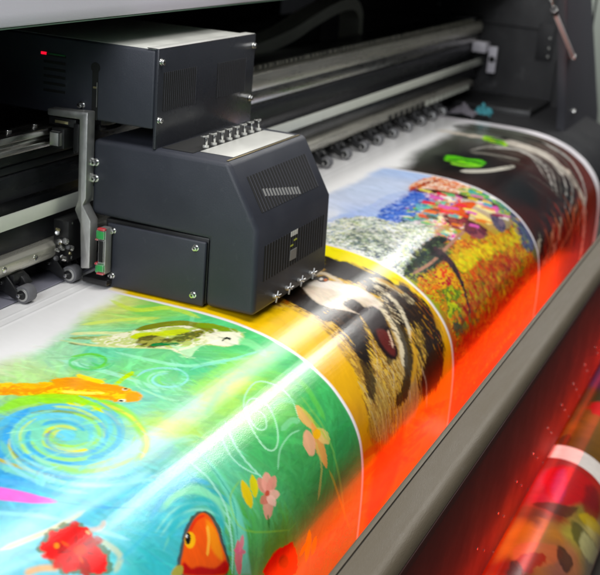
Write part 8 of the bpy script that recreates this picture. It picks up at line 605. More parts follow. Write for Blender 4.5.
def paint(XX,SS,gx,gs,art,base,bounds):
    """colour of every grid point of a print, in linear albedo"""
    C=np.ones(XX.shape+(3,))*lin((250,249,250))
    wx=XX+ .030*(fbm(XX*9,SS*30,3)-.5)+.012*(fbm(XX*30,SS*110,5)-.5)
    ws=SS+ .030*(fbm(XX*30+5,SS*9,9)-.5)+.010*(fbm(XX*90,SS*40,15)-.5)
    for k,(x0,x1,s0) in bounds.items():
        m=(XX>x0)&(XX<=x1)&(SS>s0)
        if not m.any(): continue
        px=wx[m];ps=ws[m];acc=np.zeros((px.size,3));w=np.zeros(px.size)
        for (bx,bs,r,g,b) in base[k]:
            q=1/(((px-bx)*.7)**2+(ps-bs)**2+1e-4)**1.8
            acc+=q[:,None]*lin((r,g,b));w+=q
        cc=acc/w[:,None]*(.86 if k=='A' else 1)
        st=fbm(px*70+40*ps,ps*18-px*9,21)-.5      # brush-stroke value changes in the artwork
        cc*= (1+ .30*st)[:,None]
        C[m]=cc
    for ent in art:
        if ent[0]=='dab': dabs(C,gx,gs,*ent[1:]); continue
        (x0,x1,flat,colr,a,f,rag,rf)=ent
        P=[(flat[i],flat[i+1]) for i in range(0,len(flat),2)]
        xs=[p[0] for p in P];ys=[p[1] for p in P];mg=f*1.5+rag
        i0=max(0,np.searchsorted(gx,max(min(xs)-mg,x0)));i1=np.searchsorted(gx,min(max(xs)+mg,x1))
        j0=max(0,np.searchsorted(gs,min(ys)-mg));j1=np.searchsorted(gs,max(ys)+mg)
        if i1<=i0 or j1<=j0: continue
        sx=XX[j0:j1,i0:i1];sy=SS[j0:j1,i0:i1]
        d=sdf(sx,sy,P)
        if rag and x0==1.6155: d=d+rag*1.5*(fbm(sx*rf*2.6+sy*20,sy*rf*.55,33)-.5)+rag*1.3*(fbm(sx*rf*9+sy*60,sy*rf*1.3,34)-.5)
        elif rag: d=d+rag*2*(fbm(sx*rf,sy*rf*1.7,33)-.5)+rag*.7*(fbm(sx*rf*4,sy*rf*5,34)-.5)
        al=np.clip(.5-d/(2*f),0,1);al=al*al*(3-2*al)*a
        if isinstance(colr,list):
            n1=fbm(sx*30+8*sy,sy*42-8*sx,int(abs(flat[0])*1000)%97,4) if x0!=1.6155 else fbm(sx*120+20*sy,sy*16,7,4);n2=vnoise(sx*150,sy*210,5)
            q=np.clip((.8*n1+.2*n2-.25)*2.0,0,.9999)*len(colr)
            i=np.floor(q).astype(int);fr=np.clip((q-i-.75)*4,0,1)[...,None];T=lin(np.array(colr))
            cc=T[i]*(1-fr)+T[np.minimum(i+1,len(colr)-1)]*fr
        else:
            cc=lin(colr)*(1+(.03 if min(colr)>225 else .22)*(fbm(sx*160+60*sy,sy*50-sx*30,8,2)-.5))[...,None]
        C[j0:j1,i0:i1]=C[j0:j1,i0:i1]*(1-al[...,None])+cc*al[...,None]
    g=C.mean(-1,keepdims=True); C=g+(C-g)*1.16
    return np.clip(C*.90,0.002,.9)
def dabs(C,gx,gs,x0,x1,flat,pal,n,ln,wd,ang,jit,a,seed):
    '''n brush dabs scattered in a polygon; an empty palette only tints what is there'''
    rg=np.random.RandomState(seed);P=[(flat[i],flat[i+1]) for i in range(0,len(flat),2)]
    xs=[p[0] for p in P];ys=[p[1] for p in P]
    X=rg.uniform(min(xs),max(xs),n*3);Y=rg.uniform(min(ys),max(ys),n*3)
    ok=(sdf(X,Y,P)<0)&(X>x0+ln*.3)&(X<x1-ln*.3);X=X[ok][:n];Y=Y[ok][:n]
    T=lin(np.array(pal)) if pal else None
    fld=fbm(X*4,Y*4,seed,2)
    for k in range(len(X)):
        th=ang+jit*(rg.rand()-.5)*2+(0 if pal else 5*(fld[k]-.5))
        L=ln*(.5+rg.rand());W=wd*(.5+rg.rand());c,s_=math.cos(th),math.sin(th)
        i0=np.searchsorted(gx,X[k]-L);i1=np.searchsorted(gx,X[k]+L);j0=np.searchsorted(gs,Y[k]-L);j1=np.searchsorted(gs,Y[k]+L)
        if i1<=i0 or j1<=j0: continue
        dx=gx[i0:i1][None,:]-X[k];dy=gs[j0:j1][:,None]-Y[k]
        u=(dx*c+dy*s_)/L;v=(-dx*s_+dy*c)/W+ .6*u*u*(rg.rand()-.5)*L/W*.5
        q=1-(u*u*u*u+v*v); al=np.clip(q*2.2,0,1)*a*(.6+.4*rg.rand())
        al=al*((dx+X[k]>x0)&(dx+X[k]<x1))
        S=C[j0:j1,i0:i1]
        if pal: cc=T[rg.randint(len(T))]*(.8+.4*rg.rand())
        else: cc=np.clip(C[min(j0+(j1-j0)//2,len(gs)-1),min(i0+(i1-i0)//2,len(gx)-1)]*(.72+.62*rg.rand())*(1+.22*(rg.rand(3)-.5)),0,1)
        C[j0:j1,i0:i1]=S*(1-al[...,None])+cc*al[...,None]
def sheet_mesh(name,gx,gs,pos,C,material):
    nx,ns=len(gx),len(gs)
    v=pos.reshape(-1,3).astype(np.float32)
    me=bpy.data.meshes.new(name); me.vertices.add(nx*ns); me.vertices.foreach_set('co',v.ravel())
    j,i=np.meshgrid(np.arange(ns-1),np.arange(nx-1),indexing='ij');a=(j*nx+i).ravel()
    q=np.stack([a,a+1,a+nx+1,a+nx],1).astype(np.int32)
    me.loops.add(q.size);me.loops.foreach_set('vertex_index',q.ravel())
    me.polygons.add(len(q));me.polygons.foreach_set('loop_start',np.arange(0,q.size,4,dtype=np.int32))
    me.polygons.foreach_set('loop_total',np.full(len(q),4,dtype=np.int32))
    me.update(calc_edges=True)
    me.polygons.foreach_set('use_smooth',np.ones(len(q),bool))
    at=me.color_attributes.new('ink','FLOAT_COLOR','POINT')
    at.data.foreach_set('color',np.concatenate([C.reshape(-1,3),np.ones((nx*ns,1))],1).astype(np.float32).ravel())
    me.materials.append(material); o=bpy.data.objects.new(name,me);col.objects.link(o);return o
def ink_material(name,rough=.19):
    m=bpy.data.materials.new(name);m.use_nodes=True;nt=m.node_tree;b=nt.nodes['Principled BSDF']
    at=nt.nodes.new('ShaderNodeAttribute');at.attribute_name='ink';nt.links.new(at.outputs['Color'],b.inputs['Base Color'])
    b.inputs['Roughness'].default_value=rough;b.inputs['Specular IOR Level'].default_value=.42
    b.inputs['Coat Weight'].default_value=.12;b.inputs['Coat Roughness'].default_value=.10
    tc=nt.nodes.new('ShaderNodeTexCoord')
    n=nt.nodes.new('ShaderNodeTexNoise');n.inputs['Scale'].default_value=650;n.inputs['Detail'].default_value=2
    n2=nt.nodes.new('ShaderNodeTexNoise');n2.inputs['Scale'].default_value=7;n2.inputs['Detail'].default_value=2
    mp=nt.nodes.new('ShaderNodeMapping');mp.inputs['Scale'].default_value=(.35,2.,2.)
    nt.links.new(tc.outputs['Object'],n.inputs['Vector']);nt.links.new(tc.outputs['Object'],mp.inputs[0]);nt.links.new(mp.outputs[0],n2.inputs['Vector'])
    b1=nt.nodes.new('ShaderNodeBump');b1.inputs['Strength'].default_value=.16;b1.inputs['Distance'].default_value=.0006
    b2=nt.nodes.new('ShaderNodeBump');b2.inputs['Strength'].default_value=.25;b2.inputs['Distance'].default_value=.004
    nt.links.new(n.outputs[0],b1.inputs['Height']);nt.links.new(n2.outputs[0],b2.inputs['Height'])
    nt.links.new(b1.outputs[0],b2.inputs['Normal']);nt.links.new(b2.outputs[0],b.inputs['Normal'])
    return m
INK=ink_material('glossy_printed_vinyl')
QUAL=1.0
gx=[.42]
while gx[-1]<3.775: gx.append(gx[-1]*(1+.0017/QUAL)+.0003)
gx=np.array(gx); gx[-1]=3.775
S_end=SL[-1]
gs=np.concatenate([np.arange(.0,.38,.01),np.arange(.38,1.42,.0014/QUAL),np.arange(1.42,S_end,.01)])
XX,SS=np.meshgrid(gx,gs)
C=paint(XX,SS,gx,gs,ART,BASE,{'A':(-9,1.6155,.50),'B':(1.6155,2.1207,.50),'C':(2.1207,2.884,.5),'D':(2.884,3.715,.50)})
yz=prof_at(gs)
pos=np.zeros(XX.shape+(3,));pos[...,0]=XX;pos[...,1]=yz[:,0][:,None];pos[...,2]=(yz[:,1]+.0007*np.exp(-((yz[:,0]-1.033)/.0025)**2)+.0005*np.exp(-((yz[:,0]-1.052)/.002)**2))[:,None]
sheet=sheet_mesh('printed_sheet',gx,gs,pos,C,INK)
tag(sheet,'wide glossy colour print of koi, tiger face and garden curving over the printer bed','printed sheet')

# ------------------------------------------------------------------ the printer
PRN=thing('large_format_printer','large dark printer body with long gantry, pinch rollers, raised hood and front bar','printer',(2.2,1.2,-.9))
def z1(z,y): return z-.355*(y-1.1)
# gantry beam
b=MB()
b.prism([(1.128,.150),(1.128,.1905),(1.132,.1925),(1.128,.1945),(1.128,.206),(1.131,.2065),(1.131,.2085),(1.128,.209),(1.128,.238),(1.36,.238),(1.36,.05),(1.135,.05),(1.135,.150)],.3,4.30,'darkal')
beam=b.build('gantry_beam',PRN,.0015)
b=MB(); b.prism([(1.104,.232),(1.104,.241),(1.109,.244),(1.109,.249),(1.104,.2515),(1.104,.262),(1.150,.262),(1.150,.232)],.3,1.70,'rail')
lrl=b.build('linear_rail',beam,.0012)
for x in np.arange(1.18,1.70,.07):
    b=MB(); b.tube((x,1.135,.2618),(x,1.135,.2638),.006,'screw'); b.build('rail_bolt',lrl,.0003)
b=MB(); b.prism([(1.112,.232),(1.108,.250),(1.112,.268),(1.160,.276),(1.160,.236),(1.13,.232)],1.70,4.30,'beige')
b.box(1.7,4.30,1.118,1.124,.2688,.2716,'gold')
b.build('encoder_rail',beam,.0015)
b=MB(); b.box(1.71,4.28,1.134,1.140,.270,.2795,'dots'); b.build('encoder_strip',beam)
b=MB(); b.prism([(1.121,.215),(1.126,.243),(1.126,.205),(1.1245,.1995)],1.70,4.30,'steel'); b.build('face_strip',beam,.0008)
# belt and lower rail
b=MB(); b.box(.3,4.33,1.0985,1.1025,.1165,.1405,'belt'); b.build('drive_belt',PRN,.0006)
b=MB(); b.prism([(1.112,.0725),(1.112,.112),(1.135,.118),(1.135,.0725)],.3,4.30,'darkal'); b.build('rail_backing',PRN,.001)
b=MB(); b.prism([(1.095,.044),(1.091,.050),(1.091,.0655),(1.098,.072),(1.125,.072),(1.125,.044)],.3,4.20,'beige')
lr=b.build('lower_rail',PRN,.0012)
for x in list(np.arange(1.215,1.70,.082)):
    b=MB(); b.tube((x,1.0895,.0575),(x,1.092,.0575),.0052,'screw'); b.build('rail_bolt',lr,.0003)
for x in np.arange(3.28,4.15,.052):
    b=MB(); b.box(x,x+.026,1.0892,1.0925,.046,.062,'void' if x<3.62 else 'belt'); b.build('rail_slot',lr)  # pale slots at the far end paint in bright reflections
b=MB(); b.box(.3,4.2,1.135,1.16,.0045,.0435,'void'); b.build('roller_backing',PRN)
# pinch rollers
def roller():
    x=0.
    b=MB()
    b.prism([(1.150,.044),(1.112,.046),(1.100,.034),(1.090,.022),(1.0865,.013),(1.089,.007),(1.098,.008),(1.120,.018),(1.150,.020)],x-.013,x-.009,'black')
    b.prism([(1.150,.044),(1.112,.046),(1.096,.036),(1.088,.026),(1.100,.020),(1.120,.022),(1.150,.024)],x+.012,x+.030,'black')
    b.box(x-.012,x+.030,1.118,1.148,.016,.044,'black')
    b.box(x-.006,x+.020,1.099,1.121,.028,.0435,'black')
    arm=b.build('pinch_roller',PRN,.0012)
    b=MB(); b.tube((x-.008,1.082,.0152),(x+.013,1.082,.0152),.0145,'rubber',n=32); w=b.build('roller_wheel',arm,.0012)
    b=MB(); b.tube((x-.0090,1.082,.0152),(x-.0078,1.082,.0152),.0108,'zinc',n=24)
    b.tube((x-.0094,1.082,.0152),(x-.0082,1.082,.0152),.0082,'black',n=24)
    b.tube((x-.0155,1.085,.0145),(x-.0082,1.085,.0145),.0030,'screw',n=14)
    b.build('roller_hub',arm,.0004)
    b=MB(); b.tube((x-.0155,1.118,.030),(x-.0125,1.118,.030),.0028,'screw',n=14); b.build('pivot_screw',arm,.0003)
    return arm
ROLL=[1.227,1.357,1.487,1.617]+[1.617+.1425*i for i in range(1,8)]+[2.757,2.893,3.025,3.143,3.272,3.408,3.542,3.655,3.765]
r0=roller(); r0.location=r0.location+Vector((ROLL[0],-.012,0))
for x in ROLL[1:]: dup(r0,(x-ROLL[0],0,0))
# platen strip behind the rollers, platen block
b=MB(); b.box(.3,1.95,1.080,1.133,.0015,.004,'platen'); b.build('rear_platen',PRN,.0008)
b=MB(); b.prism([(1.5,-.004),(.80,-.008),(.70,-.024),(.62,-.056),(.56,-.118),(.54,-.16),(.54,-.30),(1.5,-.30)],.3,4.36,'cavity'); b.build('platen_block',PRN)
# cavity behind the beam
b=MB(); b.box(-.2,4.0,1.78,1.80,-.3,.9,'cavity'); b.build('rear_panel',PRN)
b=MB()
path=[(2.3,.236),(2.75,.232),(3.18,.238),(3.45,.262),(3.73,.290),(3.90,.312),(4.02,.310)]
path=[(2.0,.20),(2.45,.205),(2.78,.222),(3.08,.250),(3.26,.285),(3.42,.312),(3.52,.322),(3.60,.316),(3.645,.29),(3.66,.25),(3.665,.12)]
pts=[Vector((p[0]+.10,1.38,p[1]+.012)) for p in path]
for t,w_,mm,yy in ((0,.018,'cable',0),(1,.0,'cable',0)):
    if t: break
    vs=[];fs=[]
    fine=[]
    for i in range(len(pts)-1):
        a,bb,c,d=pts[max(i-1,0)],pts[i],pts[i+1],pts[min(i+2,len(pts)-1)]
        for k in range(6):
            u=k/6;fine.append(.5*((2*bb)+(c-a)*u+(2*a-5*bb+4*c-d)*u*u+(3*bb-a-3*c+d)*u**3))
    for i,p in enumerate(fine):
        q=fine[min(i+1,len(fine)-1)]-fine[max(i-1,0)];nn=Vector((-q.z,0,q.x)).normalized()*w_
        for sg in (1,-1):
            for dy in (0,.07): vs.append((p+nn*sg+Vector((0,dy,0))))
    for i in range(len(fine)-1):
        o=i*4;fs+=[(o,o+4,o+6,o+2),(o,o+1,o+5,o+4),(o+2,o+6,o+7,o+3),(o+1,o+3,o+7,o+5)]
    b.add(vs,fs,mm)
b.build('cable_carrier',PRN)
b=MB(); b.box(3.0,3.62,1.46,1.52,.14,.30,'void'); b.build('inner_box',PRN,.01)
# hood
b=MB()
b.prism([(.985,.452),(.985,.470),(.992,.70),(1.02,.95),(1.06,.95),(1.06,.452)],-.3,4.36,'lilac'); hood=b.build('hood',PRN,.003)
b=MB(); b.box(-.3,4.36,.9865,1.06,.4498,.4515,'green'); b.build('hood_seal',hood)
b=MB(); b.box(-.3,4.36,1.062,1.80,.70,.72,'cavity'); b.build('hood_lining',hood)
b=MB(); b.box(-.3,4.36,1.062,1.075,.45,.70,'cavity'); b.build('hood_back',hood)
# side wall and end frame
b=MB(); b.prism([(.731,-.9),(.731,.9),(1.80,.9),(1.80,-.9)],4.36,4.40,'wall'); sw=b.build('side_wall',PRN,.002)
b=MB()
b.box(4.32,4.36,1.36,1.78,-.05,.10,'wall'); b.box(4.20,4.36,1.16,1.30,-.02,.03,'black'); b.box(4.05,4.36,.84,1.12,-.03,.012,'black')
b.box(4.350,4.3595,.856,.915,.155,.285,'wall'); b.box(4.352,4.3595,.833,.838,-.02,.16,'void'); b.box(4.350,4.3595,.74,1.7,.262,.266,'wall')
b.build('wall_ribs',sw,.002)
for z in (.235,.20,.17):
    b=MB(); b.tube((4.346,.868,z),(4.351,.868,z),.0042,'screw'); b.build('screw',sw)
b=MB(); b.prism([(3.50,.70),(3.66,.44),(3.93,.052),(3.975,-.05),(3.975,-.9),(5.1,-.9),(4.61,-.033),(4.107,.40),(3.9,.70)],.70,.73,'frame',axis=1)
sf=b.build('end_frame',PRN,.004)
b=MB(); b.tube((4.06,.692,.03),(4.06,.701,.03),.010,'screw'); b.build('frame_screw',sf,.001)
b=MB(); b.prism([(3.9,.75),(5.8,.75),(6.2,-.9),(4.9,-.9)],.732,.75,'clear',axis=1); b.build('outer_panel',PRN,.003)
b=MB(); b.tube((3.36,.69,.4565),(3.40,.69,.430),.009,'screw',n=16); b.tube((3.40,.69,.430),(3.45,.69,.402),.004,'screw',n=12)
b.tube((3.45,.69,.4025),(3.475,.69,.388),.0095,'black'); b.tube((3.475,.69,.388),(3.8595,.69,.2329),.0068,'white'); b.tube((3.858,.682,.233),(3.858,.70,.233),.010,'screw')
b.build('gas_strut',PRN,.0005)
random.seed(8)
for i in range(3):
    pts=[(4.345,1.30-.05*i+.02*k,.06-.02*i+.018*math.sin(k*1.3+i)) for k in range(9)]
    b=MB()
    for p,q in zip(pts,pts[1:]): b.tube(p,q,.006,'black',n=8)
    b.build('wall_cable',PRN)
for z,y in ((.31,1.30),):
    b=MB(); b.tube((4.352,y,z),(4.361,y,z),.006,'screw'); b.build('screw',sw,.0005)
# end pulley bracket
b=MB(); b.box(4.305,4.325,1.046,1.076,.090,.185,'lilac'); b.box(4.25,4.31,1.076,1.125,.165,.200,'lilac'); b.tube((4.302,1.06,.14),(4.3065,1.06,.14),.014,'void')
b.build('end_pulley_bracket',PRN,.004)
b=MB(); b.box(4.25,4.36,1.13,1.26,.245,.285,'black'); b.tube((4.238,1.147,.264),(4.25,1.147,.264),.006,'screw'); b.tube((4.24,1.163,.264),(4.25,1.163,.264),.006,'red'); b.build('end_sensor',PRN,.002)
# front bar
def arc(cx,cz,r,a0,a1,n): return [(cx+r*math.cos(math.radians(a0+(a1-a0)*i/n)),cz+r*math.sin(math.radians(a0+(a1-a0)*i/n))) for i in range(n+1)]
ba=MB()
prof=[(.4085,-.1385),(.374,-.1385)]+arc(.374,-.1625,.024,90,165,10)[1:]+[(.356,-.168),(.356,-.230),(.4085,-.230)]
ba.prism(prof,.2,4.4,'bar'); bar=ba.build('front_bar',PRN,.0)
b=MB(); b.prism([(.4105,-.1375),(.4185,-.1375),(.4195,-.140),(.4195,-.235),(.4105,-.235)],.2,4.4,'bar'); b.build('bar_lip',PRN,.0008)
b=MB(); b.box(.2,4.4,.4075,.4115,-.23,-.1405,'void'); b.build('bar_gap',PRN)
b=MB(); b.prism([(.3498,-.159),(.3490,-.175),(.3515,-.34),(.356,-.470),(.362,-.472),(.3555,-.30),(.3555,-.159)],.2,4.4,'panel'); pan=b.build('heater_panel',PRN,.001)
for i,x in enumerate(np.arange(1.2,4.0,.14)):
    for (dx,y,z,r) in ((0,.3505,-.365,.0020),(.070,.3520,-.405,.0020),(.03,.3545,-.460,.0016)):
        b=MB(); b.tube((x+dx,y,z),(x+dx,y+.004,z),r,'screw',n=10); b.build('rivet',pan)
b=MB(); b.tube((.3,.39,-.44),(4.0,.39,-.44),.008,'glow'); b.build('infrared_tube',PRN)
# ------------------------------------------------------------------ the print carriage
CAR=thing('print_carriage','dark slate print head carriage box riding above the yellow and green print','print carriage',(1.78,.9,.0))
b=MB()
b.prism([(1.045,.248),(1.045,.121),(.824,.1175),(.824,.004),(.7350,.004),(.7385,.148),(.796,.248)],1.633,1.938,'coat')
body=b.build('carriage_cover',CAR,.009,4)
b=MB(); b.box(1.6415,1.915,.8265,1.02,.004,.1165,'black'); b.build('inner_block',CAR,.002)
b=MB(); b.box(1.6325,1.6405,.8275,1.012,.002,.1115,'coat')
sp=b.build('side_plate',CAR,.003,3)
def screw(p,d,parent,r=.0042,l=.007,name='screw'):
    b=MB(); p=Vector(p);d=Vector(d); b.tube(p,p+d*.0012,r*1.35,'screw',n=18); b.tube(p+d*.001,p+d*l,r,'screw',n=18)
    b.tube(p+d*(l-.0004),p+d*(l+.0001),r*.5,'black',n=6)
    return b.build(name,parent,.0003)
for y,z in ((.845,.100),(.845,.020),(1.000,.100),(1.000,.022)): screw((1.6325,y,z),(-1,0,0),sp)
b=MB(); b.box(1.650,1.915,.868,.925,.2482,.2492,'void'); b.box(1.668,1.910,.805,.866,.2482,.2490,'top'); b.box(1.640,1.922,.800,.804,.2476,.2486,'gold')
b.build('cover_top',body,.0003)
# vents
def vent_slots(b, P, n, x0, x1, h0, h1, lit=None):
    w=(x1-x0)/n
    for i in range(n):
        xa=x0+i*w; xb=xa+w*.55
        for (m,a0,a1,o) in (('void',xa,xb,.0006),('frame',xb,xb+w*.14,.0012)):  # black slot fill, then a paler strip painting the edge highlight
            vs=[P(a,h,oo) for a in (a0,a1) for h in (h0,h1) for oo in (-.001,o)]
            b.add(vs,[(0,1,3,2),(4,6,7,5),(0,4,5,1),(2,3,7,6),(0,2,6,4),(1,5,7,3)],m)
        if lit:
            lx0,lx1,lh0,lh1,lm=lit
            if xa>=lx0 and xb<=lx1:
                sh=(xa-lx0)*-.17
                vs=[P(a,h,oo) for a in (xa,xb) for h in (lh0+sh,lh1+sh) for oo in (-.001,.0009)]
                b.add(vs,[(0,1,3,2),(4,6,7,5),(0,4,5,1),(2,3,7,6),(0,2,6,4),(1,5,7,3)],lm)
A0=Vector((0,.7385,.148));A1=Vector((0,.796,.248));dv=(A1-A0);Ls=dv.length;dv.normalize();nv=Vector((0,-dv.z,dv.y))
def Pslant(a,h,o): return Vector((a,0,0))+A0+dv*h+nv*o
b=MB(); vent_slots(b,Pslant,22,1.668,1.905,.022,.084,(1.700,1.835,.044,.057,'ventlit')); b.build('slanted_vent',body)  # pale bars paint in the light coming through the slots
B0=Vector((0,.7350,.004));B1=Vector((0,.7385,.148));db=(B1-B0).normalized();nb=Vector((0,-db.z,db.y))
def Plow(a,h,o): return Vector((a,0,0))+B0+db*h+nb*o
b=MB(); vent_slots(b,Plow,24,1.662,1.916,.052,.112)
b.build('lower_vent',body)
b=MB()
for k in range(4):
    xa=1.764+k*.0075; b.box(xa,xa+.0048,.7358,.7364,.108,.1165,'lcd')
b.box(1.778,1.790,.7356,.7362,.098,.1005,'lcdy'); b.box(1.764,1.776,.7355,.7361,.0905,.093,'lcdy'); b.box(1.765,1.790,.7345,.7362,.066,.084,'ventlit'); b.box(1.765,1.790,.7355,.7372,.064,.086,'void')
b.build('indicator_window',body)
for k in range(4):
    x=1.706+k*.0515; b=MB()
    b.tube((x,.736,.020),(x,.728,.020),.0040,'zinc'); b.tube((x-.011,.7275,.025),(x+.007,.7275,.018),.0016,'screw'); b.tube((x+.002,.7275,.030),(x-.004,.7275,.011),.0015,'zinc'); b.tube((x+.002,.729,.020),(x+.015,.727,.021),.0012,'screw')
    b.build('valve_clip',CAR,.0003)
for k in range(8):
    x=1.700+k*.0285; y=.872; b=MB()
    b.tube((x,y,.2488),(x,y,.2528),.0050,'top'); b.tube((x,y,.2528),(x,y,.266),.0025,'screw'); b.tube((x,y,.266),(x,y,.2685),.0042,'zinc'); b.box(x-.014,x+.003,y-.003,y+.003,.2682,.270,'screw')
    b.build('spring_pin',CAR,.0003)
# upper electronics box
b=MB(); b.box(1.634,1.976,.9345,1.42,.2785,.4035,'coat'); ub=b.build('upper_box',CAR,.004,3)
b=MB(); b.box(1.638,1.976,.936,1.30,.4037,.4046,'top'); b.build('box_lid',ub,.0003)
b=MB(); b.box(1.634,1.984,.9285,.9335,.2475,.4055,'coatg'); b.box(1.634,1.984,.9285,.950,.4052,.4066,'top'); fp=b.build('front_plate',CAR,.001)
def Pf(a,h,o): return Vector((a,.9285-o,h))
b=MB(); vent_slots(b,Pf,17,1.652,1.762,.307,.368); b.build('plate_vent',fp)
b=MB(); vent_slots(b,Pf,17,1.838,1.950,.306,.366); b.build('plate_vent',fp)
for x,z in ((1.642,.386),(1.642,.2935),(1.975,.386),(1.975,.2905)): screw((x,.9285,z),(0,-1,0),fp,.0044,.006)
b=MB()
for i in range(6):
    z=.373-i*.0116; b.box(1.6332,1.6345,1.100,1.142,z-.002,z+.002,'void')
b.build('side_slots',ub)
b=MB(); b.box(1.6326,1.6338,1.137,1.147,.3725,.3765,'ledr'); b.box(1.6328,1.6338,1.100,1.134,.3735,.3760,'ledg'); b.build('status_light',ub)
b=MB(); b.tube((1.6332,1.043,.3635),(1.6345,1.043,.3635),.0085,'void',n=28); b.box(1.6330,1.6343,1.0375,1.0485,.279,.3615,'void'); b.box(1.6325,1.6330,1.0385,1.0395,.300,.340,'zinc'); b.box(1.6322,1.6329,1.040,1.046,.330,.333,'brass'); b.build('keyhole_slot',ub)
screw((1.634,1.067,.300),(-1,0,0),ub,.0044,.009)
for i,(y0,c_) in enumerate(((1.052,'black'),(1.075,'cable'),(1.098,'black'))):
    b=MB(); pts=[(1.66+.012*k,y0+.004*math.sin(k*.8+i),.262-.006*math.sin(k*.5+i*1.7)) for k in range(22)]
    for p,q in zip(pts,pts[1:]): b.tube(p,q,.0042,c_,n=8)
    b.build('ink_tube',CAR)
# L bracket on the rail
b=MB(); b.prism([(1.117,.2795),(1.117,.2905),(1.040,.2945),(1.040,.152),(1.046,.140),(1.030,.116),(1.030,.034),(1.047,.031),(1.050,.108),(1.061,.130),(1.0555,.147),(1.0555,.281)],1.609,1.632,'zinc')
br=b.build('mounting_bracket',CAR,.002)
for z in (.210,.183): screw((1.633,1.037,z),(-1,0,0),br,.0048,.010)
b=MB(); b.box(1.615,1.68,1.066,1.118,.264,.2775,'black'); b.box(1.613,1.618,1.078,1.106,.267,.2745,'brass'); b.box(1.614,1.68,1.059,1.070,.225,.272,'black'); b.box(1.60,1.68,1.078,1.102,.230,.263,'black'); b.box(1.592,1.602,1.082,1.101,.234,.258,'zinc'); b.build('rail_slider',CAR,.0015)
b=MB(); random.seed(2)
for i in range(26):
    x=1.585+random.random()*.035;y=1.062+random.random()*.02;z=.045+random.random()*.062; r=.0025+random.random()*.003
    b.tube((x,y,z),(x-.006,y-.004+random.random()*.008,z+.003),r,random.choice(['zinc','brass','black','steel']),n=10)
b.box(1.60,1.66,1.066,1.095,.04,.11,'black'); b.build('slider_fittings',CAR,.0004)
b=MB(); b.box(1.608,1.626,.999,1.013,.030,.108,'zinc'); b.box(1.6055,1.6095,1.0010,1.0110,.050,.088,'void'); b.box(1.604,1.610,1.0,1.012,.090,.104,'grn'); b.box(1.604,1.610,1.0,1.012,.034,.046,'grn')
b.box(1.603,1.611,.999,1.013,.105,.1085,'red'); b.box(1.603,1.611,.9995,1.0125,.0295,.0325,'red'); b.box(1.607,1.620,1.0135,1.019,.086,.0885,'red'); b.box(1.607,1.620,1.0135,1.019,.044,.0475,'red'); b.box(1.610,1.626,1.0135,1.019,.088,.102,'grn'); b.box(1.610,1.626,1.0135,1.019,.030,.042,'grn'); b.build('height_sensor',CAR,.0006)
b=MB(); b.box(1.616,1.66,1.0,1.048,.006,.016,'black'); b.build('bracket_foot',CAR,.002)

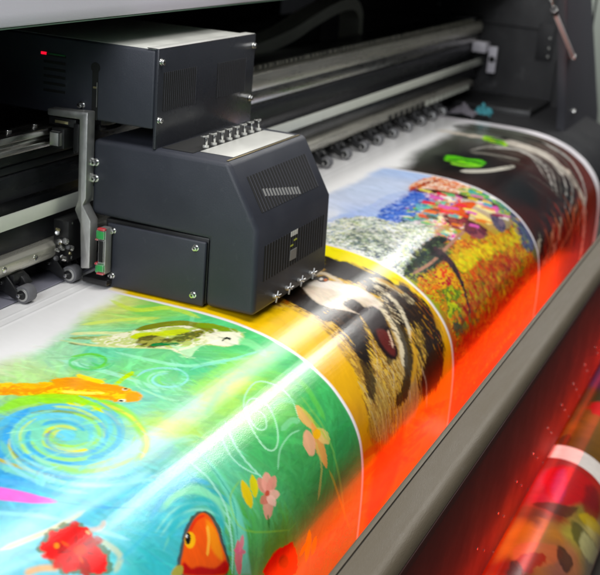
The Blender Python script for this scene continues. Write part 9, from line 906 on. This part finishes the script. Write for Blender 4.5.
# ------------------------------------------------------------------ take-up roll with a second print below the bar
RC=(.335,-.635);RR=.125
gx2=np.arange(1.5,4.0,.0028);gs2=np.arange(0,2*math.pi*RR,.0024);X2,S2=np.meshgrid(gx2,gs2)
def take_up():
    th=S2/RR
    pos=np.zeros(X2.shape+(3,));pos[...,0]=X2;pos[...,1]=RC[0]-RR*np.cos(th);pos[...,2]=RC[1]+RR*np.sin(th)
    WB=2.576
    base={'P':[(2.493,0.2013,140,58,56),(2.464,0.1348,176,48,40),(2.376,0.2101,192,72,88),(2.352,0.1604,192,40,56),(2.283,0.1898,184,56,72),(2.401,0.1036,112,32,24),(2.206,0.1938,108,64,48),(2.262,0.1518,136,48,32),(2.12,0.1844,192,120,56),(2.174,0.1541,184,120,60),(2.052,0.1883,184,112,56),(1.97,0.1878,128,40,32),(2.12,0.1286,168,104,64),(2.316,0.0953,128,112,44),(2.23,0.1029,168,152,72),(2.311,0.0728,200,184,120),(2.141,0.0905,176,112,80),(2.073,0.1006,144,88,72),(2.267,0.0483,112,104,88)],'Q':[(2.694,0.1819,124,84,36),(2.614,0.2025,104,72,24),(2.772,0.1715,138,92,40),(2.774,0.2216,80,64,28),(2.895,0.1939,48,56,24),(2.921,0.224,36,48,24),(3.042,0.2119,40,36,76),(3.057,0.2358,32,32,72)]}
    art=[(-9,9,[2.43,0.215,2.45,0.2058,2.468,0.1913,2.478,0.1754,2.478,0.1569,2.473,0.1367,2.466,0.1208,2.451,0.1121,2.427,0.1086,2.4,0.1099,2.368,0.1165,2.335,0.1271,2.31,0.1386,2.296,0.151,2.291,0.1646,2.293,0.177,2.304,0.1878,2.323,0.1977,2.346,0.2057,2.373,0.2122,2.404,0.2164],(200,28,48),0.8,0.009,0.004,40),(-9,9,[2.417,0.1946,2.442,0.1921,2.457,0.186,2.452,0.1792,2.412,0.171,2.355,0.1625,2.313,0.1587,2.296,0.1627,2.292,0.171,2.302,0.1788,2.333,0.1854,2.379,0.1917],(184,80,128),0.5,0.0072,0.004,40),(-9,9,[2.436,0.1253,2.454,0.1188,2.465,0.106,2.464,0.0931,2.443,0.0799,2.411,0.0665,2.383,0.0617,2.356,0.0731,2.337,0.0911,2.337,0.1052,2.362,0.115,2.403,0.1229],(128,28,20),0.8,0.009,0.004,40),(-9,9,[2.25,0.2142,2.245,0.2061,2.244,0.1904,2.245,0.1751,2.245,0.1613,2.246,0.1473,2.256,0.1356,2.281,0.1263,2.314,0.1194,2.335,0.1173,2.333,0.1219,2.319,0.1313,2.305,0.1423,2.295,0.1549,2.286,0.1692,2.278,0.1824,2.268,0.1961,2.258,0.2091],(80,40,28),0.8,0.0036,0.004,40),(-9,9,[2.267,0.1224,2.274,0.1158,2.278,0.1027,2.282,0.0878,2.29,0.0699,2.304,0.0472,2.32,0.027,2.315,0.0194,2.289,0.0252,2.258,0.0395,2.23,0.0611,2.213,0.0839,2.211,0.1004,2.226,0.1118,2.249,0.1201],(60,60,24),0.75,0.0054,0.004,40),(-9,9,[2.301,0.1141,2.303,0.0957,2.327,0.063,2.37,0.0305,2.393,0.0218,2.392,0.0325,2.385,0.047,2.372,0.0633,2.359,0.0809,2.347,0.0944,2.331,0.1057,2.312,0.1145],(200,168,56),0.7,0.0054,0.004,40),(-9,9,[2.276,0.0858,2.289,0.0663,2.319,0.0286,2.376,-0.0196,2.354,-0.0193,2.334,-0.0195,2.327,-0.02,2.244,0.0327,2.218,0.0621,2.215,0.0792,2.231,0.0872,2.257,0.0902],(208,200,144),0.7,0.0054,0.004,40),(-9,9,[2.043,0.202,2.061,0.199,2.079,0.1899,2.094,0.1783,2.108,0.1632,2.123,0.1452,2.135,0.1301,2.139,0.1197,2.135,0.1127,2.123,0.1105,2.101,0.1144,2.072,0.1229,2.045,0.1333,2.02,0.1459,1.998,0.1603,1.99,0.1731,1.999,0.1852,2.021,0.1964],(200,104,72),0.7,0.0054,0.004,40),(-9,9,[2.011,0.1864,2.027,0.1846,2.045,0.178,2.059,0.1698,2.069,0.1596,2.077,0.1479,2.078,0.1396,2.069,0.1373,2.051,0.1386,2.034,0.1418,2.015,0.1465,1.997,0.153,1.987,0.1602,1.988,0.1698,1.998,0.1803],(160,28,20),0.8,0.0036,0.008,40),(-9,9,[2.141,0.1265,2.148,0.1212,2.153,0.1118,2.155,0.1021,2.154,0.0921,2.15,0.0818,2.143,0.0754,2.128,0.0761,2.109,0.0813,2.095,0.0881,2.09,0.0967,2.092,0.1067,2.099,0.1147,2.111,0.121,2.128,0.1257],(40,20,16),0.8,0.0036,0.006,40),(-9,9,[1.965,0.1943,1.983,0.1941,2.002,0.191,2.011,0.1864,2.005,0.1788,1.989,0.17,1.974,0.1651,1.957,0.1668,1.939,0.1721,1.93,0.1779,1.936,0.1839,1.95,0.1904],(48,20,16),0.8,0.0036,0.006,40),(-9,9,[2.852,0.2038,2.869,0.1984,2.886,0.1888,2.891,0.1804,2.874,0.1739,2.844,0.1686,2.819,0.1672,2.805,0.1721,2.796,0.1808,2.797,0.1888,2.81,0.1956,2.832,0.2018],(168,32,24),0.9,0.0054,0.01,40),(-9,9,[2.62,0.2272,2.634,0.2229,2.646,0.2155,2.649,0.2095,2.634,0.2055,2.609,0.2027,2.589,0.2023,2.577,0.2058,2.57,0.2118,2.571,0.2172,2.583,0.2219,2.602,0.2261],(28,24,16),0.8,0.0036,0.004,40),(-9,9,[2.501,-0.3,2.576,-0.3,2.576,0.7,2.501,0.7],(240,232,225),1,0.002,0,20)]
    C2=paint(X2,S2,gx2,gs2,art,base,{'P':(-9,WB,-1),'Q':(WB,9,-1)})
    return pos,C2
p2,C2=take_up()
TU=thing('take_up_roll','roll of finished print, red and orange with a white margin, below the front bar','paper roll',(2.6,RC[0],RC[1]))
o=sheet_mesh('wound_print',gx2,gs2,p2,C2,ink_material('rolled_print',.25)); o.parent=TU; o.matrix_parent_inverse=Matrix.Translation(TU.location).inverted()
b=MB(); b.tube((1.3,RC[0],RC[1]),(4.05,RC[0],RC[1]),.04,'core',n=32); b.build('roll_core',TU)
# cloths on the far end of the bed
def cloth(name,label,c,sx,sy,h,m,seed):
    random.seed(seed); bm=bmesh.new(); bmesh.ops.create_grid(bm,x_segments=22,y_segments=22,size=1)
    for v in bm.verts:
        r=math.hypot(v.co.x,v.co.y); n=math.sin(v.co.x*5+seed)*math.cos(v.co.y*4+seed*2)+.5*math.sin(v.co.x*11+v.co.y*9)
        z=max(0,1-r*.75)*(1+.5*n)*h+.002*abs(n)
        v.co=Vector((c[0]+v.co.x*sx*(1+.18*math.sin(v.co.y*4+seed)),c[1]+v.co.y*sy*(1+.2*math.sin(v.co.x*5)),c[2]+z))
    for f in bm.faces: f.smooth=True
    me=bpy.data.meshes.new(name);bm.to_mesh(me);bm.free();me.materials.append(M[m]);o=bpy.data.objects.new(name,me);col.objects.link(o)
    md=o.modifiers.new('thick','SOLIDIFY');md.thickness=.0015
    return tag(o,label,'cloth')
cloth('crumpled_cloth','small crumpled teal cloth lying on the dark bed beyond the far edge of the print',(3.88,.962,.004),.024,.027,.034,'teal',3)
cloth('crumpled_cloth','grey crumpled cloth lying between the last pinch roller and the teal cloth',(3.84,1.020,.004),.030,.040,.028,'grey',5)
# floor
b=MB(); b.box(-12,14,-10,12,-1.02,-1.0,'floor'); fl=b.build('floor'); fl['kind']='structure'
# rear workshop wall, seen only as darkness past the printer
b=MB(); b.box(-12,14,4.0,4.1,-1.0,3.2,'cavity'); wl=b.build('wall'); wl['kind']='structure'

# ------------------------------------------------------------------ light
def area(name,loc,rot,sx,sy,power,color):
    l=bpy.data.lights.new(name,'AREA');l.shape='RECTANGLE';l.size=sx;l.size_y=sy;l.energy=power;l.color=color
    o=bpy.data.objects.new(name,l);col.objects.link(o);o.location=loc;o.rotation_euler=[math.radians(a) for a in rot];return o
def aim(o,t):
    d=Vector(t)-o.location;o.rotation_euler=d.to_track_quat('-Z','Y').to_euler()
area('ceiling_tube',(5.3,.94,2.1),(0,0,0),5.6,.17,L1,(1,.99,.95))
area('ceiling_tube',(4.75,-.10,2.1),(0,0,0),2.5,.24,L2,(1,.99,.96))
k=area('side_fill',(-2.0,.45,1.9),(0,0,0),1.6,1.6,L3,(.93,.96,1)); aim(k,(1.7,.85,.1))  # added soft fill for left faces and tops, not a window
k=area('overhead_fill',(1.2,.35,2.7),(0,0,0),3.0,1.0,L4,(1,.98,.95)); aim(k,(2.0,.75,0))  # added overhead fill for diffuse brightness, not a fitting of the room
h=area('heater_lamp',(2.05,.409,-.42),(90,0,0),3.3,.20,LH,(1,.05,.002)); 
h.rotation_euler=(math.radians(90+8),0,0)
h2=area('panel_red_fill',(2.2,.285,-.50),(0,0,0),3.5,.02,LP,(1,.022,.005)); h2.rotation_euler=(math.radians(135),0,0)  # added red fill for the panel's lower edge; no tube stands there
w=bpy.data.worlds.new('World');scene.world=w;w.use_nodes=True
bg=w.node_tree.nodes['Background'];bg.inputs[0].default_value=(.75,.82,.9,1);bg.inputs[1].default_value=LW
# ------------------------------------------------------------------ camera
F=1186.;vx=np.array([535,-347,F]);vx/=np.linalg.norm(vx);vy=np.array([-3050,-647,F]);vy/=np.linalg.norm(vy);vz=np.cross(vx,vy);vz/=np.linalg.norm(vz)
Rm=np.array([vx,vy,vz]);cx=Rm@np.array([1,0,0]);cu=Rm@np.array([0,-1,0]);cb=Rm@np.array([0,0,-1])
cam=bpy.data.cameras.new('camera');co=bpy.data.objects.new('camera',cam);col.objects.link(co)
mt=Matrix([[cx[i],cu[i],cb[i],0] for i in range(3)]+[[0,0,0,1]]);mt.translation=Vector((0,0,.65));co.matrix_world=mt
cam.sensor_width=36;cam.lens=F/600*36;cam.clip_start=.05;cam.clip_end=100
cam.dof.use_dof=True;cam.dof.focus_distance=1.72;cam.dof.aperture_fstop=6.5
scene.camera=co
scene.view_settings.view_transform='Standard';scene.view_settings.look='None';scene.view_settings.exposure=EXPO
